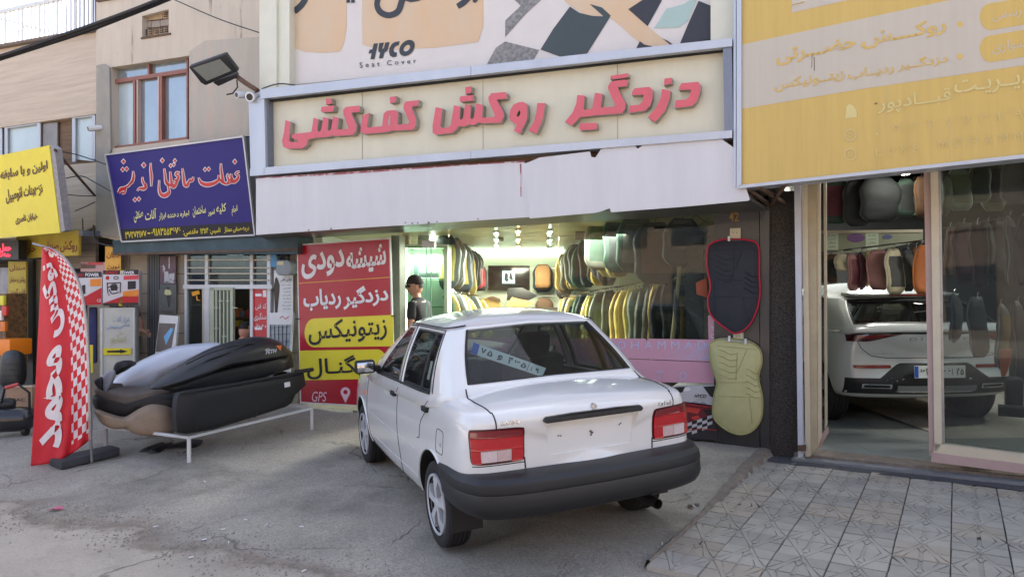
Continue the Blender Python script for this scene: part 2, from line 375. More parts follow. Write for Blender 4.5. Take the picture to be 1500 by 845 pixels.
# ================================================================ materials
M_asph = bpy.data.materials.new('worn_asphalt'); M_asph.use_nodes = True
def _asph():
    n = M_asph.node_tree; L = n.links.new; b = n.nodes['Principled BSDF']; b.inputs['Roughness'].default_value = .85
    tc = n.nodes.new('ShaderNodeTexCoord')
    def noise_(scale, det=8, rough=.65, dist=0):
        z = n.nodes.new('ShaderNodeTexNoise'); z.inputs['Scale'].default_value = scale; z.inputs['Detail'].default_value = det
        z.inputs['Roughness'].default_value = rough; z.inputs['Distortion'].default_value = dist; L(tc.outputs['Object'], z.inputs['Vector']); return z.outputs['Fac']
    def ramp(src, p0, p1, c0=(0, 0, 0, 1), c1=(1, 1, 1, 1)):
        r = n.nodes.new('ShaderNodeValToRGB'); L(src, r.inputs[0]); e = r.color_ramp.elements
        e[0].position = p0; e[1].position = p1; e[0].color = c0; e[1].color = c1; return r.outputs[0]
    def mix(f, a, b_, mode='MIX'):
        m = n.nodes.new('ShaderNodeMix'); m.data_type = 'RGBA'; m.blend_type = mode
        for s, v in ((0, f), (6, a), (7, b_)):
            if isinstance(v, (float, int, tuple)): m.inputs[s].default_value = v
            else: L(v, m.inputs[s])
        return m.outputs[2]
    def math_(op, a, b_=None, clamp=False):
        m = n.nodes.new('ShaderNodeMath'); m.operation = op; m.use_clamp = clamp
        for s, v in ((0, a), (1, b_)):
            if v is None: continue
            if isinstance(v, (float, int)): m.inputs[s].default_value = v
            else: L(v, m.inputs[s])
        return m.outputs[0]
    base = ramp(noise_(1.3, 10, .7), .3, .7, srgb(168, 160, 148), srgb(196, 187, 173))
    base = mix(ramp(noise_(.55, 6, .6, .6), .5, .62), base, ramp(noise_(3, 8), .3, .7, srgb(136, 130, 121), srgb(170, 162, 151)))
    fine = ramp(noise_(60, 4, .75), .32, .68, srgb(92, 92, 92), srgb(255, 255, 255)); base = mix(.6, base, fine, 'MULTIPLY')
    # a dusty gutter line runs across the street: distance to a line + noise
    sx = n.nodes.new('ShaderNodeSeparateXYZ'); L(tc.outputs['Object'], sx.inputs[0]); X, Y = sx.outputs[0], sx.outputs[1]
    a, c = G(0, 735), G(450, 838); dx, dy = c.x - a.x, c.y - a.y; l = math.hypot(dx, dy)
    sd_ = math_('ADD', math_('MULTIPLY', X, dy / l), math_('ADD', math_('MULTIPLY', Y, -dx / l), -(a.x * dy - a.y * dx) / l))
    wob = math_('MULTIPLY', math_('ADD', noise_(1.6, 6, .6), -.5), .9)
    sdw = math_('ADD', sd_, wob)
    line = math_('SUBTRACT', 1.0, math_('MULTIPLY', math_('ABSOLUTE', sdw), 5.5), True)
    dirt = ramp(noise_(9, 10, .75), .3, .7, srgb(92, 80, 68), srgb(150, 134, 118))
    base = mix(math_('MULTIPLY', line, .75), base, dirt)
    road = ramp(sdw, .02, .12)            # the street side is browner
    base = mix(math_('MULTIPLY', road, .55), base, ramp(noise_(2.2, 10, .7), .3, .72, srgb(168, 155, 140), srgb(200, 186, 170)))
    # oil stains near the car
    base = mix(math_('MULTIPLY', ramp(noise_(2.1, 5, .5, 1.2), .6, .74), .4), base, srgb(104, 100, 95))
    # cracks
    vo = n.nodes.new('ShaderNodeTexVoronoi'); vo.feature = 'DISTANCE_TO_EDGE'; vo.inputs['Scale'].default_value = .75
    wp = n.nodes.new('ShaderNodeTexNoise'); wp.inputs['Scale'].default_value = 2.5; wp.inputs['Detail'].default_value = 6; L(tc.outputs['Object'], wp.inputs['Vector'])
    vm = n.nodes.new('ShaderNodeVectorMath'); vm.operation = 'MULTIPLY_ADD'; L(wp.outputs['Color'], vm.inputs[0]); vm.inputs[1].default_value = (.5, .5, .5); L(tc.outputs['Object'], vm.inputs[2]); L(vm.outputs[0], vo.inputs['Vector'])
    ck = ramp(vo.outputs['Distance'], .0, .012, (1, 1, 1, 1), (0, 0, 0, 1)); ck = math_('MULTIPLY', ck, ramp(noise_(.8, 2), .48, .6))
    base = mix(math_('MULTIPLY', ck, .6), base, srgb(56, 53, 50))
    L(base, b.inputs['Base Color'])
    h = math_('ADD', math_('MULTIPLY', noise_(70, 6, .7), .5), math_('MULTIPLY', noise_(9, 8, .7), 1.0)); h = math_('SUBTRACT', h, math_('MULTIPLY', ck, 1.0))
    bp = n.nodes.new('ShaderNodeBump'); bp.inputs['Strength'].default_value = .8; bp.inputs['Distance'].default_value = .014; L(h, bp.inputs['Height']); L(bp.outputs[0], b.inputs['Normal'])
_asph()
M_tile = [mat('paving_tile_%s' % k, c, .85, var=.12, scale=4, bump=.45, bscale=120, spot=.62, spotcol=(126, 118, 108), spotscale=3) for k, c in (('light', (166, 160, 150)), ('mid', (154, 149, 140)), ('warm', (164, 154, 140)))]
M_mortar = mat('mortar_bed', (70, 68, 67), .95, var=.2, bump=.3)
M_kerb = mat('rough_concrete', (122, 112, 102), .9, var=.25, scale=14, bump=.8, bscale=40)
M_dasph = mat('dark_asphalt_strip', (72, 72, 76), .9, var=.25, scale=20, bump=.9, bscale=60)
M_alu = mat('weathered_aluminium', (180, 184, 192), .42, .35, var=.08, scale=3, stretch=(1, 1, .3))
M_aluD = mat('aluminium_shaded_side', (120, 126, 140), .45, .35, var=.06)  # darker copy of the aluminium, shade of side faces put into the colour
M_beige = mat('cream_composite_panel', (205, 200, 178), .45, var=.05, scale=2, stretch=(2, 2, .4), spot=.66, spotcol=(184, 180, 160), spotscale=3)
M_beigeU = mat('cream_column_panel', (208, 207, 190), .4, var=.04)
M_fasc = mat('faded_white_sheet', (200, 199, 202), .45, var=.05, scale=1.5, stretch=(3, 3, .5), spot=.72, spotcol=(196, 176, 168), spotscale=9)
M_redpaint = mat('red_paint_shadow', (150, 84, 90), .7, var=.2, scale=20, spot=.52, spotcol=(196, 180, 184), spotscale=6)  # red paint remains, darkened to include the shadow along the sheet edge
M_letter = mat('sunbleached_red_plastic', (204, 88, 98), .32, var=.07, scale=4)
M_letside = mat('letter_return_grey', (158, 150, 140), .6, var=.15, scale=12)
M_dark = mat('dark_shade_fill', (26, 26, 28), .8, var=.1)  # near-black stand-in for shade in gaps, holes and doorways
M_soffit = mat('dull_metal_soffit', (92, 92, 88), .42, .5, var=.2, scale=2, stretch=(.6, 3, 1))
M_stucco = mat('stained_stucco', (196, 184, 168), .9, var=.07, scale=2.5, bump=.35, bscale=90, stretch=(2.5, 2.5, .35), spot=.6, spotcol=(150, 132, 118), spotscale=2.2)
M_stuccoG = mat('grey_cement_render', (150, 146, 138), .9, var=.1, scale=3, bump=.4, bscale=70, spot=.58, spotcol=(170, 158, 146), spotscale=3)
M_trav = mat('banded_travertine', (200, 184, 166), .75, var=.10, scale=3, stretch=(.35, .35, 7), bump=.2, bscale=30, col2=(178, 162, 145))
M_brick = mat('stone_block', (148, 136, 118), .85, var=.14, scale=6, bump=.3)
M_pebble = mat('pebbledash_render', (84, 78, 72), .95, col2=(34, 32, 32), scale=70, bump=1.0, bscale=75, detail=3)
M_granite = mat('polished_dark_granite', (42, 43, 47), .34, var=.12, scale=3, coat=.2)
M_cream = mat('chipped_cream_paint', (196, 186, 164), .5, var=.06, scale=6, spot=.68, spotcol=(96, 78, 64), spotscale=14)
M_whitep = mat('white_enamel', (204, 206, 206), .45, var=.06, scale=8, spot=.73, spotcol=(110, 84, 66), spotscale=16)
M_pinkp = mat('dusty_pink_frame', (176, 152, 146), .5, var=.08, scale=5, spot=.7, spotcol=(90, 60, 56), spotscale=12)
M_black = mat('black_plastic', (28, 28, 30), .45, var=.15)
M_blackm = mat('matt_black_metal', (30, 31, 34), .5, var=.1)
M_chrome = mat('chrome', (200, 200, 202), .15, 1, var=.03)
M_steel = mat('galvanised_steel', (150, 152, 155), .35, .8, var=.15, scale=12)
M_wood = mat('weathered_brown_board', (110, 88, 70), .85, var=.25, scale=4, stretch=(1, 1, 8))
M_rust = mat('rusty_brown_iron', (96, 74, 60), .8, var=.3, scale=10)
M_cable = mat('black_cable', (30, 30, 33), .55, var=.2, scale=20)
M_glass = glass_mat('shop_glass', (238, 242, 238), .6, 0, .01)
M_glassD = glass_mat('dark_door_glass', (206, 212, 212), .55, 0, .02)
M_mirrorwin = mat('sky_reflecting_window', (150, 160, 166), .1, .45, var=.12, scale=1.6)
M_rollerwin = mat('pale_blind_behind_glass', (176, 190, 194), .25, var=.08, scale=2, coat=.4)
M_redframe = mat('brick_red_window_frame', (142, 92, 78), .55, var=.12, scale=8)
def flat(name, c, rough=.5, **k): return mat(name, c, rough, var=k.pop('var', .04), **k)
K_white = flat('print_white', (222, 222, 224)); K_black = flat('print_black', (26, 26, 30)); K_red = flat('print_red', (188, 26, 42), .35, var=.05)
K_yellow = flat('print_yellow', (222, 206, 50), .35); K_navy = flat('print_navy', (30, 22, 112), .62, var=.05); K_navyD = flat('print_dark_navy', (14, 14, 30), .6)
K_pale = flat('print_pale_yellow', (226, 226, 150)); K_maroon = flat('print_maroon', (104, 26, 40)); K_char = flat('print_charcoal', (46, 50, 56))

# ================================================================ ground, street
def ground():
    mb = MB(); x0, x1, y0, y1, s = -10.0, 4.4, 2.2, 9.6, .06
    nx, ny = int((x1 - x0) / s), int((y1 - y0) / s)
    lx = math.hypot(1, 1)
    def f(u, v):
        x, y = x0 + u * (x1 - x0), y0 + v * (y1 - y0)
        e = x * EA.x + y * EA.y; d = x * DA.x + y * DA.y
        z = gz0(x, y)
        if e > -1.50 and d > 3.86: z = min(z, -.035)
        else:
            z += (noise.fractal(V((x * 2.2, y * 2.2, 0)), 1, 2, 5) - .0) * .006
            # broken asphalt edge next to the car and the gutter dip
            k = noise.noise(V((x * 1.1 + 5, y * 1.1, 3)))
            if k > .28: z -= min(.018, (k - .28) * .25)
        return (x, y, z)
    mb.grid(f, nx, ny)
    o = mb.build('street', M_asph, smooth=60); tag(o, kind='structure')
    # far ground round it
    vs, fs = [], []; mb = MB()
    X = [-70, -30, x0, x1, 30, 70]; Yy = [-70, -25, -8, y0, y1, 30, 80]
    for i in range(len(X) - 1):
        for j in range(len(Yy) - 1):
            if X[i] == x0 and Yy[j] == y0: continue
            a, b, c, d = X[i], X[i + 1], Yy[j], Yy[j + 1]; mb.add([(a, c, gz0(a, c) - .01), (b, c, gz0(b, c) - .01), (b, d, gz0(b, d) - .01), (a, d, gz0(a, d) - .01)], [(0, 1, 2, 3)])
    o = mb.build('ground', M_asph); tag(o, kind='structure')
ground()

def paving():
    s = .295; root = thing('pavement', None, None, EA * 0 + DA * 5 + V((0, 0, 0))); root['kind'] = 'structure'
    # two tile moulds: chamfered square with raised wedge ribs either side of sunken lines
    def mould(flip):
        bm = bmesh.new(); h = s / 2 - .003
        def prismz(pts, z0, z1):
            lo = [bm.verts.new((x, y, z0)) for x, y in pts]; hi = [bm.verts.new((x * 1, y * 1, z1)) for x, y in pts]
            bm.faces.new(hi); n = len(pts)
            for i in range(n): bm.faces.new((lo[i], lo[(i + 1) % n], hi[(i + 1) % n], hi[i]))
        prismz([(-h, -h), (h, -h), (h, h), (-h, h)], -.035, -.0065)
        g = .0062; k = -1 if flip else 1
        def pc(pts):
            pts = [(x, k * y) for x, y in pts]
            if k < 0: pts.reverse()
            prismz(pts, -.0065, 0)
        # V of two double sunken lines running from the corners to the middle of one side; bar sunk in the wide end
        hh = h - .002
        def line(x, side, off): return None
        # segments: centre wedge (split by a bar), ribs, outer wedges
        a = .045
        pc([(-hh + a + 2 * g, -hh), (-.012, -hh), (-.012, -.01), (-.03, hh - .09)][:4])
        pc([(.012, -hh), (hh - a - 2 * g, -hh), (.03, hh - .09), (.012, -.01)])
        pc([(-.012 + g, -.01 + g), (.012 - g, -.01 + g), (.022, hh - .085), (-.022, hh - .085)])
        pc([(-hh + g, -hh), (-hh + a, -hh), (-g, hh - .055), (-g, hh)])
        pc([(hh - a, -hh), (hh - g, -hh), (g, hh), (g, hh - .055)])
        pc([(-hh, -hh + .03), (-hh * .52, -.005), (-hh, -.005)])
        pc([(-hh, g), (-hh * .5, g), (-g * 2.2, hh), (-hh, hh)])
        pc([(hh, -hh + .03), (hh, -.005), (hh * .52, -.005)])
        pc([(hh, g), (hh, hh), (g * 2.2, hh), (hh * .5, g)])
        me = bpy.data.meshes.new('tile'); bmesh.ops.recalc_face_normals(bm, faces=bm.faces); bm.to_mesh(me); bm.free(); return me
    M2 = []
    for fl in (0, 1):
        for m in M_tile:
            me = mould(fl); me.materials.append(m); M2.append(me)
    rnd = random.Random(3); ang = -R(32)
    for i in range(14):
        for j in range(0, 10):
            e = -1.52 + s * (i + .5); d = 3.85 + s * (j + .5)
            if d > 6.8: continue
            o = bpy.data.objects.new('tile', M2[(0 if j % 2 else 3) + rnd.choice((0, 0, 1, 1, 2))]); COL.objects.link(o)
            o.location = EA * e + DA * d + V((0, 0, rnd.uniform(-.005, .003))); o.rotation_euler = (rnd.uniform(-.014, .014), rnd.uniform(-.014, .014), ang + rnd.uniform(-.010, .010))
            attach(o, root)
    mb = MB(); 
    def edz(e, d, z): return EA * e + DA * d + V((0, 0, z))
    mb.add([edz(-1.5, 3.86, -.012), edz(3.4, 3.86, -.012), edz(3.4, 6.85, -.012), edz(-1.5, 6.85, -.012)], [(0, 1, 2, 3)])
    mb.build('mortar_bed', M_mortar, root)
    # cream coloured first band and dark strip at the shop
    mb = MB(); N = 46
    def st(u, v):
        e = -1.50 + u * 5.2; d = 6.74 + v * .42 + (noise.noise(V((e * 6, 0, 1))) * .035 if v < .01 else 0)
        return edz(e, d, .004 + noise.noise(V((e * 9, d * 9, 0))) * .006)
    mb.grid(st, 90, 8); o = mb.build('asphalt_strip', M_dasph, root, smooth=60)
    # broken concrete kerb between slab and paving
    mb = MB()
    def kb(u, v):
        d = 3.9 + u * 3.15; w = .02 + .075 * min(1, max(0, (u - .25) * 2)); nz = noise.noise(V((d * 7, 0, 4))) * .02
        p = edz(-1.515, d, 0); zt = max(gz0(p.x - .05, p.y), .0) + .012
        prof = [(-w - .02 + nz, zt - .06), (-w + nz, zt), (-w * .4, zt + .004 + nz * .3), (0 + nz * .6, zt - .006), (.02 + nz, -.03)]
        k = min(4, int(v * 4 + .5)); e, z = prof[k]
        return edz(-1.515 + e, d, z + noise.noise(V((d * 25, v * 3, 0))) * .006)
    mb.grid(kb, 150, 4); o = mb.build('kerb', M_kerb, smooth=50); tag(o, kind='structure')
paving()

# ================================================================ buildings
# upper mass of the main shop building
def wall_box(mb, pl, x0, x1, ytop_z, z0, depth, d=0, mi=0):
    """box wall between pixel columns x0..x1 (at horizon height), from z0 to ytop_z"""
    a = pl.at(x0, 432, d); b = pl.at(x1, 432, d)
    fr = [V((a.x, a.y, z0)), V((b.x, b.y, z0)), V((b.x, b.y, ytop_z)), V((a.x, a.y, ytop_z))]
    bk = [p - pl.N * depth for p in fr]; return mb.prism(fr, bk, mi)
bld = thing('shop_building', 'two storey cream panelled shop building in the middle of the row', 'building', MAIN.at(720, 600))
mb = MB(); wall_box(mb, MAIN, 383, 1150, 8.5, 2.55, 9, -.05); mb.build('upper_wall', M_beigeU, bld)  # height and depth out of view sized to block the sun
for q_, d_ in (([(380, -90), (405, -90), (405, 140), (380, 143)], .80), ([(405, -90), (424, -90), (424, 136), (405, 139)], .77), ([(1041, -90), (1082, -90), (1082, 62), (1041, 68)], .79)): mb = MB(); px_poly(MAIN, q_, d_, d_ + .04, mb); mb.build('column', M_beigeU, bld)
mb = MB(); px_poly(MAIN, [(424, -90), (1041, -90), (1041, 72), (424, 132)], .66, .7, mb); mb.build('banner_backing', M_beigeU, bld)
# soffit under the fascia
a, b, c, d_ = MAIN.at(376, 345, .83), MAIN.at(1100, 294, .83), MAIN.at(1125, 309, 0), MAIN.at(395, 352, 0)
mb = MB(); mb.prism([a, b, c, d_], [p + V((0, 0, .03)) for p in (a, b, c, d_)]); mb.build('soffit', M_soffit, bld)
# dark infill behind the fascia (structure of the canopy box)
mb = MB(); px_poly(MAIN, [(380, 250), (1085, 200), (1095, 285), (380, 334)], .78, .7, mb); mb.build('canopy_box', M_wood, bld)
# pillar of dark granite right of the window, number and bevelled side
mb = MB(); px_poly(MAIN, [(1046, 302), (1112, 300), (1113, 660), (1046, 650)], .03, .30, mb); mb.build('granite_pillar', M_granite, bld)
mb = MB(); px_poly(MAIN, [(1113, 300), (1127, 300), (1127, 668), (1114, 664)], .05, .30, mb); mb.build('granite_edge', M_granite, bld)
mb = MB(); px_poly(MAIN, [(1127, 280), (1168, 280), (1171, 672), (1127, 668)], .02, .5, mb); mb.build('pebbledash_pillar', M_pebble, bld)
letter(MAIN, '42', (1068, 311, 1082, 324), flat('number_gold', (150, 112, 40)), bld, .034, fa=False, name='door_number')
# left post of the shop front
mb = MB(); px_poly(MAIN, [(573, 345), (585, 345), (587, 600), (577, 600)], .02, .12, mb); mb.build('door_post', mat('grey_green_steel', (126, 132, 118), .5, .3), bld)
px = MB(); px_poly(MAIN, [(395, 350), (436, 350), (440, 585), (425, 585)], -.02, .2, px); px.build('side_pillar', M_stuccoG, bld)

# interior of the main shop: floor, ceiling, walls as one room
room = thing('shop_interior', None, None, V((0, 10, .18))); room['kind'] = 'structure'
YB = 13.0; zc = 2.36; zf = .2
iL, iR = -2.35, 2.35
M_iw = mat('pale_green_tiled_wall', (184, 188, 168), .5, var=.05, scale=2)
M_ic = mat('lacquered_ceiling_board', (170, 160, 122), .3, var=.12, scale=2, stretch=(.3, 4, 1))
M_if = mat('shop_floor_tile', (120, 116, 104), .3, var=.1)
la = MAIN.at(577, 430, -.02); rb = MAIN.at(1046, 430, -.02)
def roombox(name, pts, th, m): 
    mb = MB(); mb.prism([V(p) for p in pts], [V(p) + V(th) for p in pts]); return mb.build(name, m, room)
roombox('floor', [(la.x - .5, la.y, zf), (rb.x + .3, rb.y, zf - .08), (2.2, YB, zf), (-2.4, YB, zf)], (0, 0, -.1), M_if)
for k in range(9):
    y0, y1 = 7.3 + k * (YB - 7.3) / 9, 7.3 + (k + 1) * (YB - 7.3) / 9 - .012
    def xr(y): return max(-3, (MAIN.O.y + (0) - 0 * y) and 0)
    xl = -2.4; xr_ = 2.4
    # clip the boards at the glazing line: y on MAIN = 6.8 + (2.44 - x) * tan(23)
    t = math.tan(R(23)); xa0 = 2.44 - (y0 - 6.75) / t; xa1 = 2.44 - (y1 - 6.75) / t
    roombox('ceiling_board', [(max(xl, xa0), y0, zc), (xr_, y0, zc), (xr_, y1, zc), (max(xl, xa1), y1, zc)], (0, 0, .05), M_ic)
for k, (z0, z1) in enumerate(((zf, .92), (.93, 1.52), (1.53, 2.03), (2.04, 2.4))):
    roombox('wall_panel', [(-2.4, YB, z0), (2.4, YB, z0), (2.4, YB, z1), (-2.4, YB, z1)], (0, .1, 0), M_iw)
roombox('wall', [(-2.4, 9.0, zf), (-2.4, YB, zf), (-2.4, YB, 2.4), (-2.4, 9.0, 2.4)], (-.1, 0, 0), M_iw)
roombox('wall', [(2.4, 6.9, 0), (2.4, YB, 0), (2.4, YB, 2.4), (2.4, 6.9, 2.4)], (.1, 0, 0), mat('dark_grille_wall', (46, 46, 44), .7))
# roof slab over the shops
mb = MB(); roomz = 2.42
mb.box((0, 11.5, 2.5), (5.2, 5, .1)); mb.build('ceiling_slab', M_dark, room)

# ================================================================ the alu framed sign with block letters
fr = thing('fascia_light_box', 'long cream light box sign in an aluminium frame with raised pink-red Persian block letters', 'shop sign', MAIN.at(720, 240, .8))
mb = MB(); px_poly(MAIN, [(390, 143), (1062, 68), (1063, 195), (391, 248)], .80, .1, mb); 
mb.build('panel', M_beige, fr)
for x, ya, yb in ((530, 130, 238), (707, 112, 222), (904, 88, 206)):
    mb = MB(); px_poly(MAIN, [(x, ya), (x + .8, ya), (x + 1, yb), (x + .2, yb)], .803, .002, mb); mb.build('panel_joint', M_letside, fr)
def rail(pts, m=M_alu, d=.90, th=.12, n='frame_rail'):
    mb = MB(); px_poly(MAIN, pts, d, th, mb); return mb.build(n, m, fr)
def seg(xs, top, bot, **k):
    for a, b in zip(xs[:-1], xs[1:]):
        lt = lambda L_, x: L_[0][1] + (L_[1][1] - L_[0][1]) * (x - L_[0][0]) / (L_[1][0] - L_[0][0])
        rail([(a, lt(top, a)), (b - .5, lt(top, b)), (b - .5, lt(bot, b)), (a, lt(bot, a))], **k)
seg([381, 690, 1073], ((381, 131), (1073, 56)), ((381, 145), (1073, 68)), d=.93, th=.16)
seg([366, 387, 690, 1073], ((366, 247), (1073, 191)), ((366, 258), (1073, 202)), d=.93, th=.16)
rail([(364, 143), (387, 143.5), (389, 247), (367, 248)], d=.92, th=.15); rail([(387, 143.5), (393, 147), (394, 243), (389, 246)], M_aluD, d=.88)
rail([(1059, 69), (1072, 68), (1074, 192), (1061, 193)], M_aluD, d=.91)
rail([(381, 145), (1073, 68), (1073, 73), (381, 150)], M_dark, d=.86, th=.05, n='shadow_strip')  # dark strip standing in for the shadow under the top rail
def P2(pts, ox, oy, k=6.818): return [(ox + x / k, oy + y / k) for x, y in pts]
LET = [
 (405, 130, [  # kashi
  [(90,315),(140,335),(130,440),(125,520),(140,532),(205,532),(215,520),(150,490),(160,455),(335,435),(350,425),(370,290),(418,308),(408,405),(415,432),(435,428),(447,400),(468,285),(520,297),(510,400),(515,420),(535,418),(547,395),(565,275),(620,293),(608,410),(715,402),(712,380),(668,260),(665,215),(690,185),(810,170),(835,195),(828,235),(750,240),(752,260),(800,370),(795,420),(765,462),(590,475),(560,468),(500,485),(400,490),(330,505),(310,510),(300,560),(260,598),(110,600),(65,580),(55,520),(75,430)],
  [(450,183),(575,168),(570,210),(565,230),(450,235),(442,220)], [(492,103),(548,98),(550,150),(495,160)]]),
 (405, 130, [  # kaf
  [(865,268),(925,243),(912,330),(905,385),(920,390),(1055,375),(1070,250),(1100,222),(1180,213),(1215,235),(1212,360),(1315,352),(1325,330),(1268,200),(1272,155),(1290,130),(1420,115),(1412,170),(1355,180),(1350,195),(1392,300),(1390,370),(1365,410),(1200,420),(1170,415),(1100,435),(870,455),(840,425),(840,380)],
  [(1132,85),(1195,75),(1190,135),(1135,148)]]),
 (625, 120, [  # rukesh: kesh
  [(90,253),(155,268),(135,440),(145,462),(215,458),(240,430),(272,235),(335,250),(330,370),(345,382),(360,365),(385,228),(440,235),(435,360),(450,375),(468,362),(497,215),(560,232),(555,360),(670,355),(680,335),(618,190),(615,155),(645,115),(785,103),(800,130),(795,170),(700,178),(705,195),(765,300),(770,350),(735,410),(560,415),(520,405),(465,435),(420,428),(370,448),(320,443),(300,470),(260,510),(90,530),(60,510),(58,440)],
  [(333,147),(462,132),(460,190),(335,200),(328,185)], [(385,55),(445,48),(442,110),(388,125)]]),
 (820, 100, [  # gir
  [(175,268),(248,275),(238,415),(300,412),(325,400),(352,247),(425,258),(410,395),(535,388),(555,370),(485,220),(480,185),(510,135),(650,115),(680,130),(668,182),(580,190),(582,210),(655,350),(650,410),(620,452),(390,470),(200,490),(120,575),(50,540),(130,440),(165,350)],
  [(205,552),(365,545),(370,598),(360,612),(205,622),(195,600)], [(508,78),(682,52),(685,90),(600,105),(505,112)]]),
 (820, 100, [[(745,203),(895,188),(925,215),(925,300),(900,380),(850,425),(690,448),(690,430),(700,375),(790,368),(830,330),(835,268),(720,270),(722,235)]]),
 (820, 100, [[(1022,208),(1105,228),(1100,290),(1050,430),(950,540),(880,492),(960,395),(1005,300)], [(1045,105),(1120,97),(1118,155),(1040,172)]]),
 (820, 100, [[(1215,152),(1380,138),(1405,165),(1402,240),(1370,330),(1320,380),(1150,400),(1152,365),(1160,322),(1260,315),(1300,275),(1310,215),(1190,220),(1192,190)]]),
 (625, 120, [[(1103,212),(1180,213),(1172,300),(1150,400),(1095,520),(1018,488),(1070,400),(1095,310)]]),
]
for ox, oy, polys in LET:
    mb = MB()
    for p in polys: px_poly(MAIN, P2(p, ox, oy), .88, .075, mb, 0, side=1)
    mb.build('raised_letter', [M_letter, M_letside], fr)
# kaf eye and the round vav with their openings
mb = MB(); px_poly(MAIN, [P2([(920,205),(965,200),(998,225),(1005,290),(1000,380),(930,520),(870,490),(900,430),(840,395),(825,350),(835,280),(870,225)], 625, 120), P2([(930,280),(905,310),(895,340),(915,352),(935,320)], 625, 120)], .88, .075, mb, 0, side=1)
mb.build('raised_letter', [M_letter, M_letside], fr)
mb = MB(); px_poly(MAIN, P2([(1125,268),(1138,270),(1132,365),(1112,368)], 405, 130), .8805, .002, mb); mb.build('letter_eye', M_letside, fr)

# ================================================================ torn white fascia
fa = thing('torn_fascia_sheet', 'long faded white sheet fascia with torn top edge, under the light box sign', 'fascia', MAIN.at(720, 320, .86))
mb = MB(); px_poly(MAIN, [(375, 262), (768, 237), (776, 318), (620, 328), (540, 333), (480, 337), (375, 344)], .89, .012, mb); mb.build('sheet', M_fasc, fa)
mb = MB(); px_poly(MAIN, [(764, 241), (774, 238), (790, 231), (864, 222), (866, 230), (872, 231), (877, 224), (880, 219), (915, 212), (928, 211), (934, 218), (940, 214), (947, 209), (1012, 201), (1017, 205), (1023, 203), (1027, 198), (1052, 195), (1056, 203), (1074, 216), (1098, 291), (1097, 294), (1000, 303), (895, 311), (893, 305), (880, 310), (870, 312), (776, 320)], .905, .012, mb); mb.build('sheet', M_fasc, fa)
mb = MB(); px_poly(MAIN, [(378, 260.5), (768, 235.5), (768, 238), (700, 241), (500, 255.8), (378, 261.8)], .893, .003, mb); px_poly(MAIN, [(761.5, 240), (763.5, 240), (763.5, 288), (762.5, 288)], .893, .003, mb)
mb.build('paint_and_shadow', M_redpaint, fa)
mb = MB()
for x, y, r in ((604, 327, 1.2), (612, 326.5, 1), (628, 326, 1.5), (640, 325, 1), (700, 320.5, 1), (452, 337, 1), (485, 335, 1.2), (594, 326, 1)): px_poly(MAIN, [(x - r, y - r), (x + r, y - r * .6), (x + r * .7, y + r), (x - r, y + r)], .892, .002, mb)
mb.build('rust_spot', M_rust, fa)

# ================================================================ HYCO banner above
ba = thing('printed_banner', 'faded printed banner with black HYCO logo, Persian words and a checkered flag picture', 'banner', MAIN.at(730, 120, .68))
M_bn = mat('faded_banner_paper', (206, 200, 196), .5, var=.04, scale=3)
M_bt = mat('faded_banner_tan', (206, 172, 134), .5, var=.1, scale=2.4, stretch=(1.5, 1.5, .4), col2=(200, 180, 154)); M_rock = mat('banner_rock_print', (150, 148, 146), .55, col2=(92, 92, 92), scale=30)
M_bd = mat('banner_dark_check', (56, 66, 68), .45, var=.15, scale=2); M_bk = flat('banner_black', (44, 46, 54))
mb = MB(); px_poly(MAIN, [(424, -90), (1041, -90), (1041, 64), (424, 125)], .68, .012, mb); mb.build('sheet', M_bn, ba)
def bp(pts, m, n='print', d=.683, o=(740, 0), k=4.412):
    mb = MB(); px_poly(MAIN, P2(pts, o[0], o[1], k), d, .001, mb); mb.build(n, m, ba)
bp([(427, -80), (507, -80), (508, 40), (504, 64), (498, 76), (470, 78), (445, 76), (428, 70)], M_bt, o=(0, 0), k=1)
bp([(532, -80), (708, -80), (708, 40), (700, 62), (640, 70), (560, 74), (531, 66), (530, 30)], M_bt, o=(0, 0), k=1)
bp([(385, -300), (900, -300), (890, 0), (800, 60), (920, 170), (1010, 245), (1080, 292), (900, 305), (700, 130), (640, 105), (520, 100), (430, 45), (380, 5)], M_bt, d=.6835)
bp([(60, 0), (130, 0), (235, 0), (140, 85), (0, 240), (0, 135), (100, 40)], M_rock, d=.684)
bp([(0, 270), (220, 325), (180, 395), (0, 415), (-120, 420), (-60, 310)], M_rock, d=.684)
bp([(418, 45), (480, 85), (560, 105), (635, 108), (545, 28), (625, 50), (683, 103), (525, 355), (365, 372), (228, 322), (310, 190)], M_bd, d=.685)
bp([(890, 0), (950, -60), (1040, -60), (1010, 10), (920, 172), (795, 62)], M_bk, d=.685)
bp([(1250, 8), (1328, 38), (1328, 262), (1130, 282), (1190, 140)], M_bk, d=.685)
bp([(870, 268), (900, 290), (950, 300), (950, 305), (845, 318)], M_bk, d=.685); bp([(1015, 250), (1050, 265), (1085, 290), (1065, 290)], M_bk, d=.685)
bp([(1040, 60), (1150, 30), (1200, 0), (1240, 0), (1180, 140), (1120, 180), (960, 185), (1000, 130)], flat('banner_sea_green', (160, 184, 178)), d=.6842)
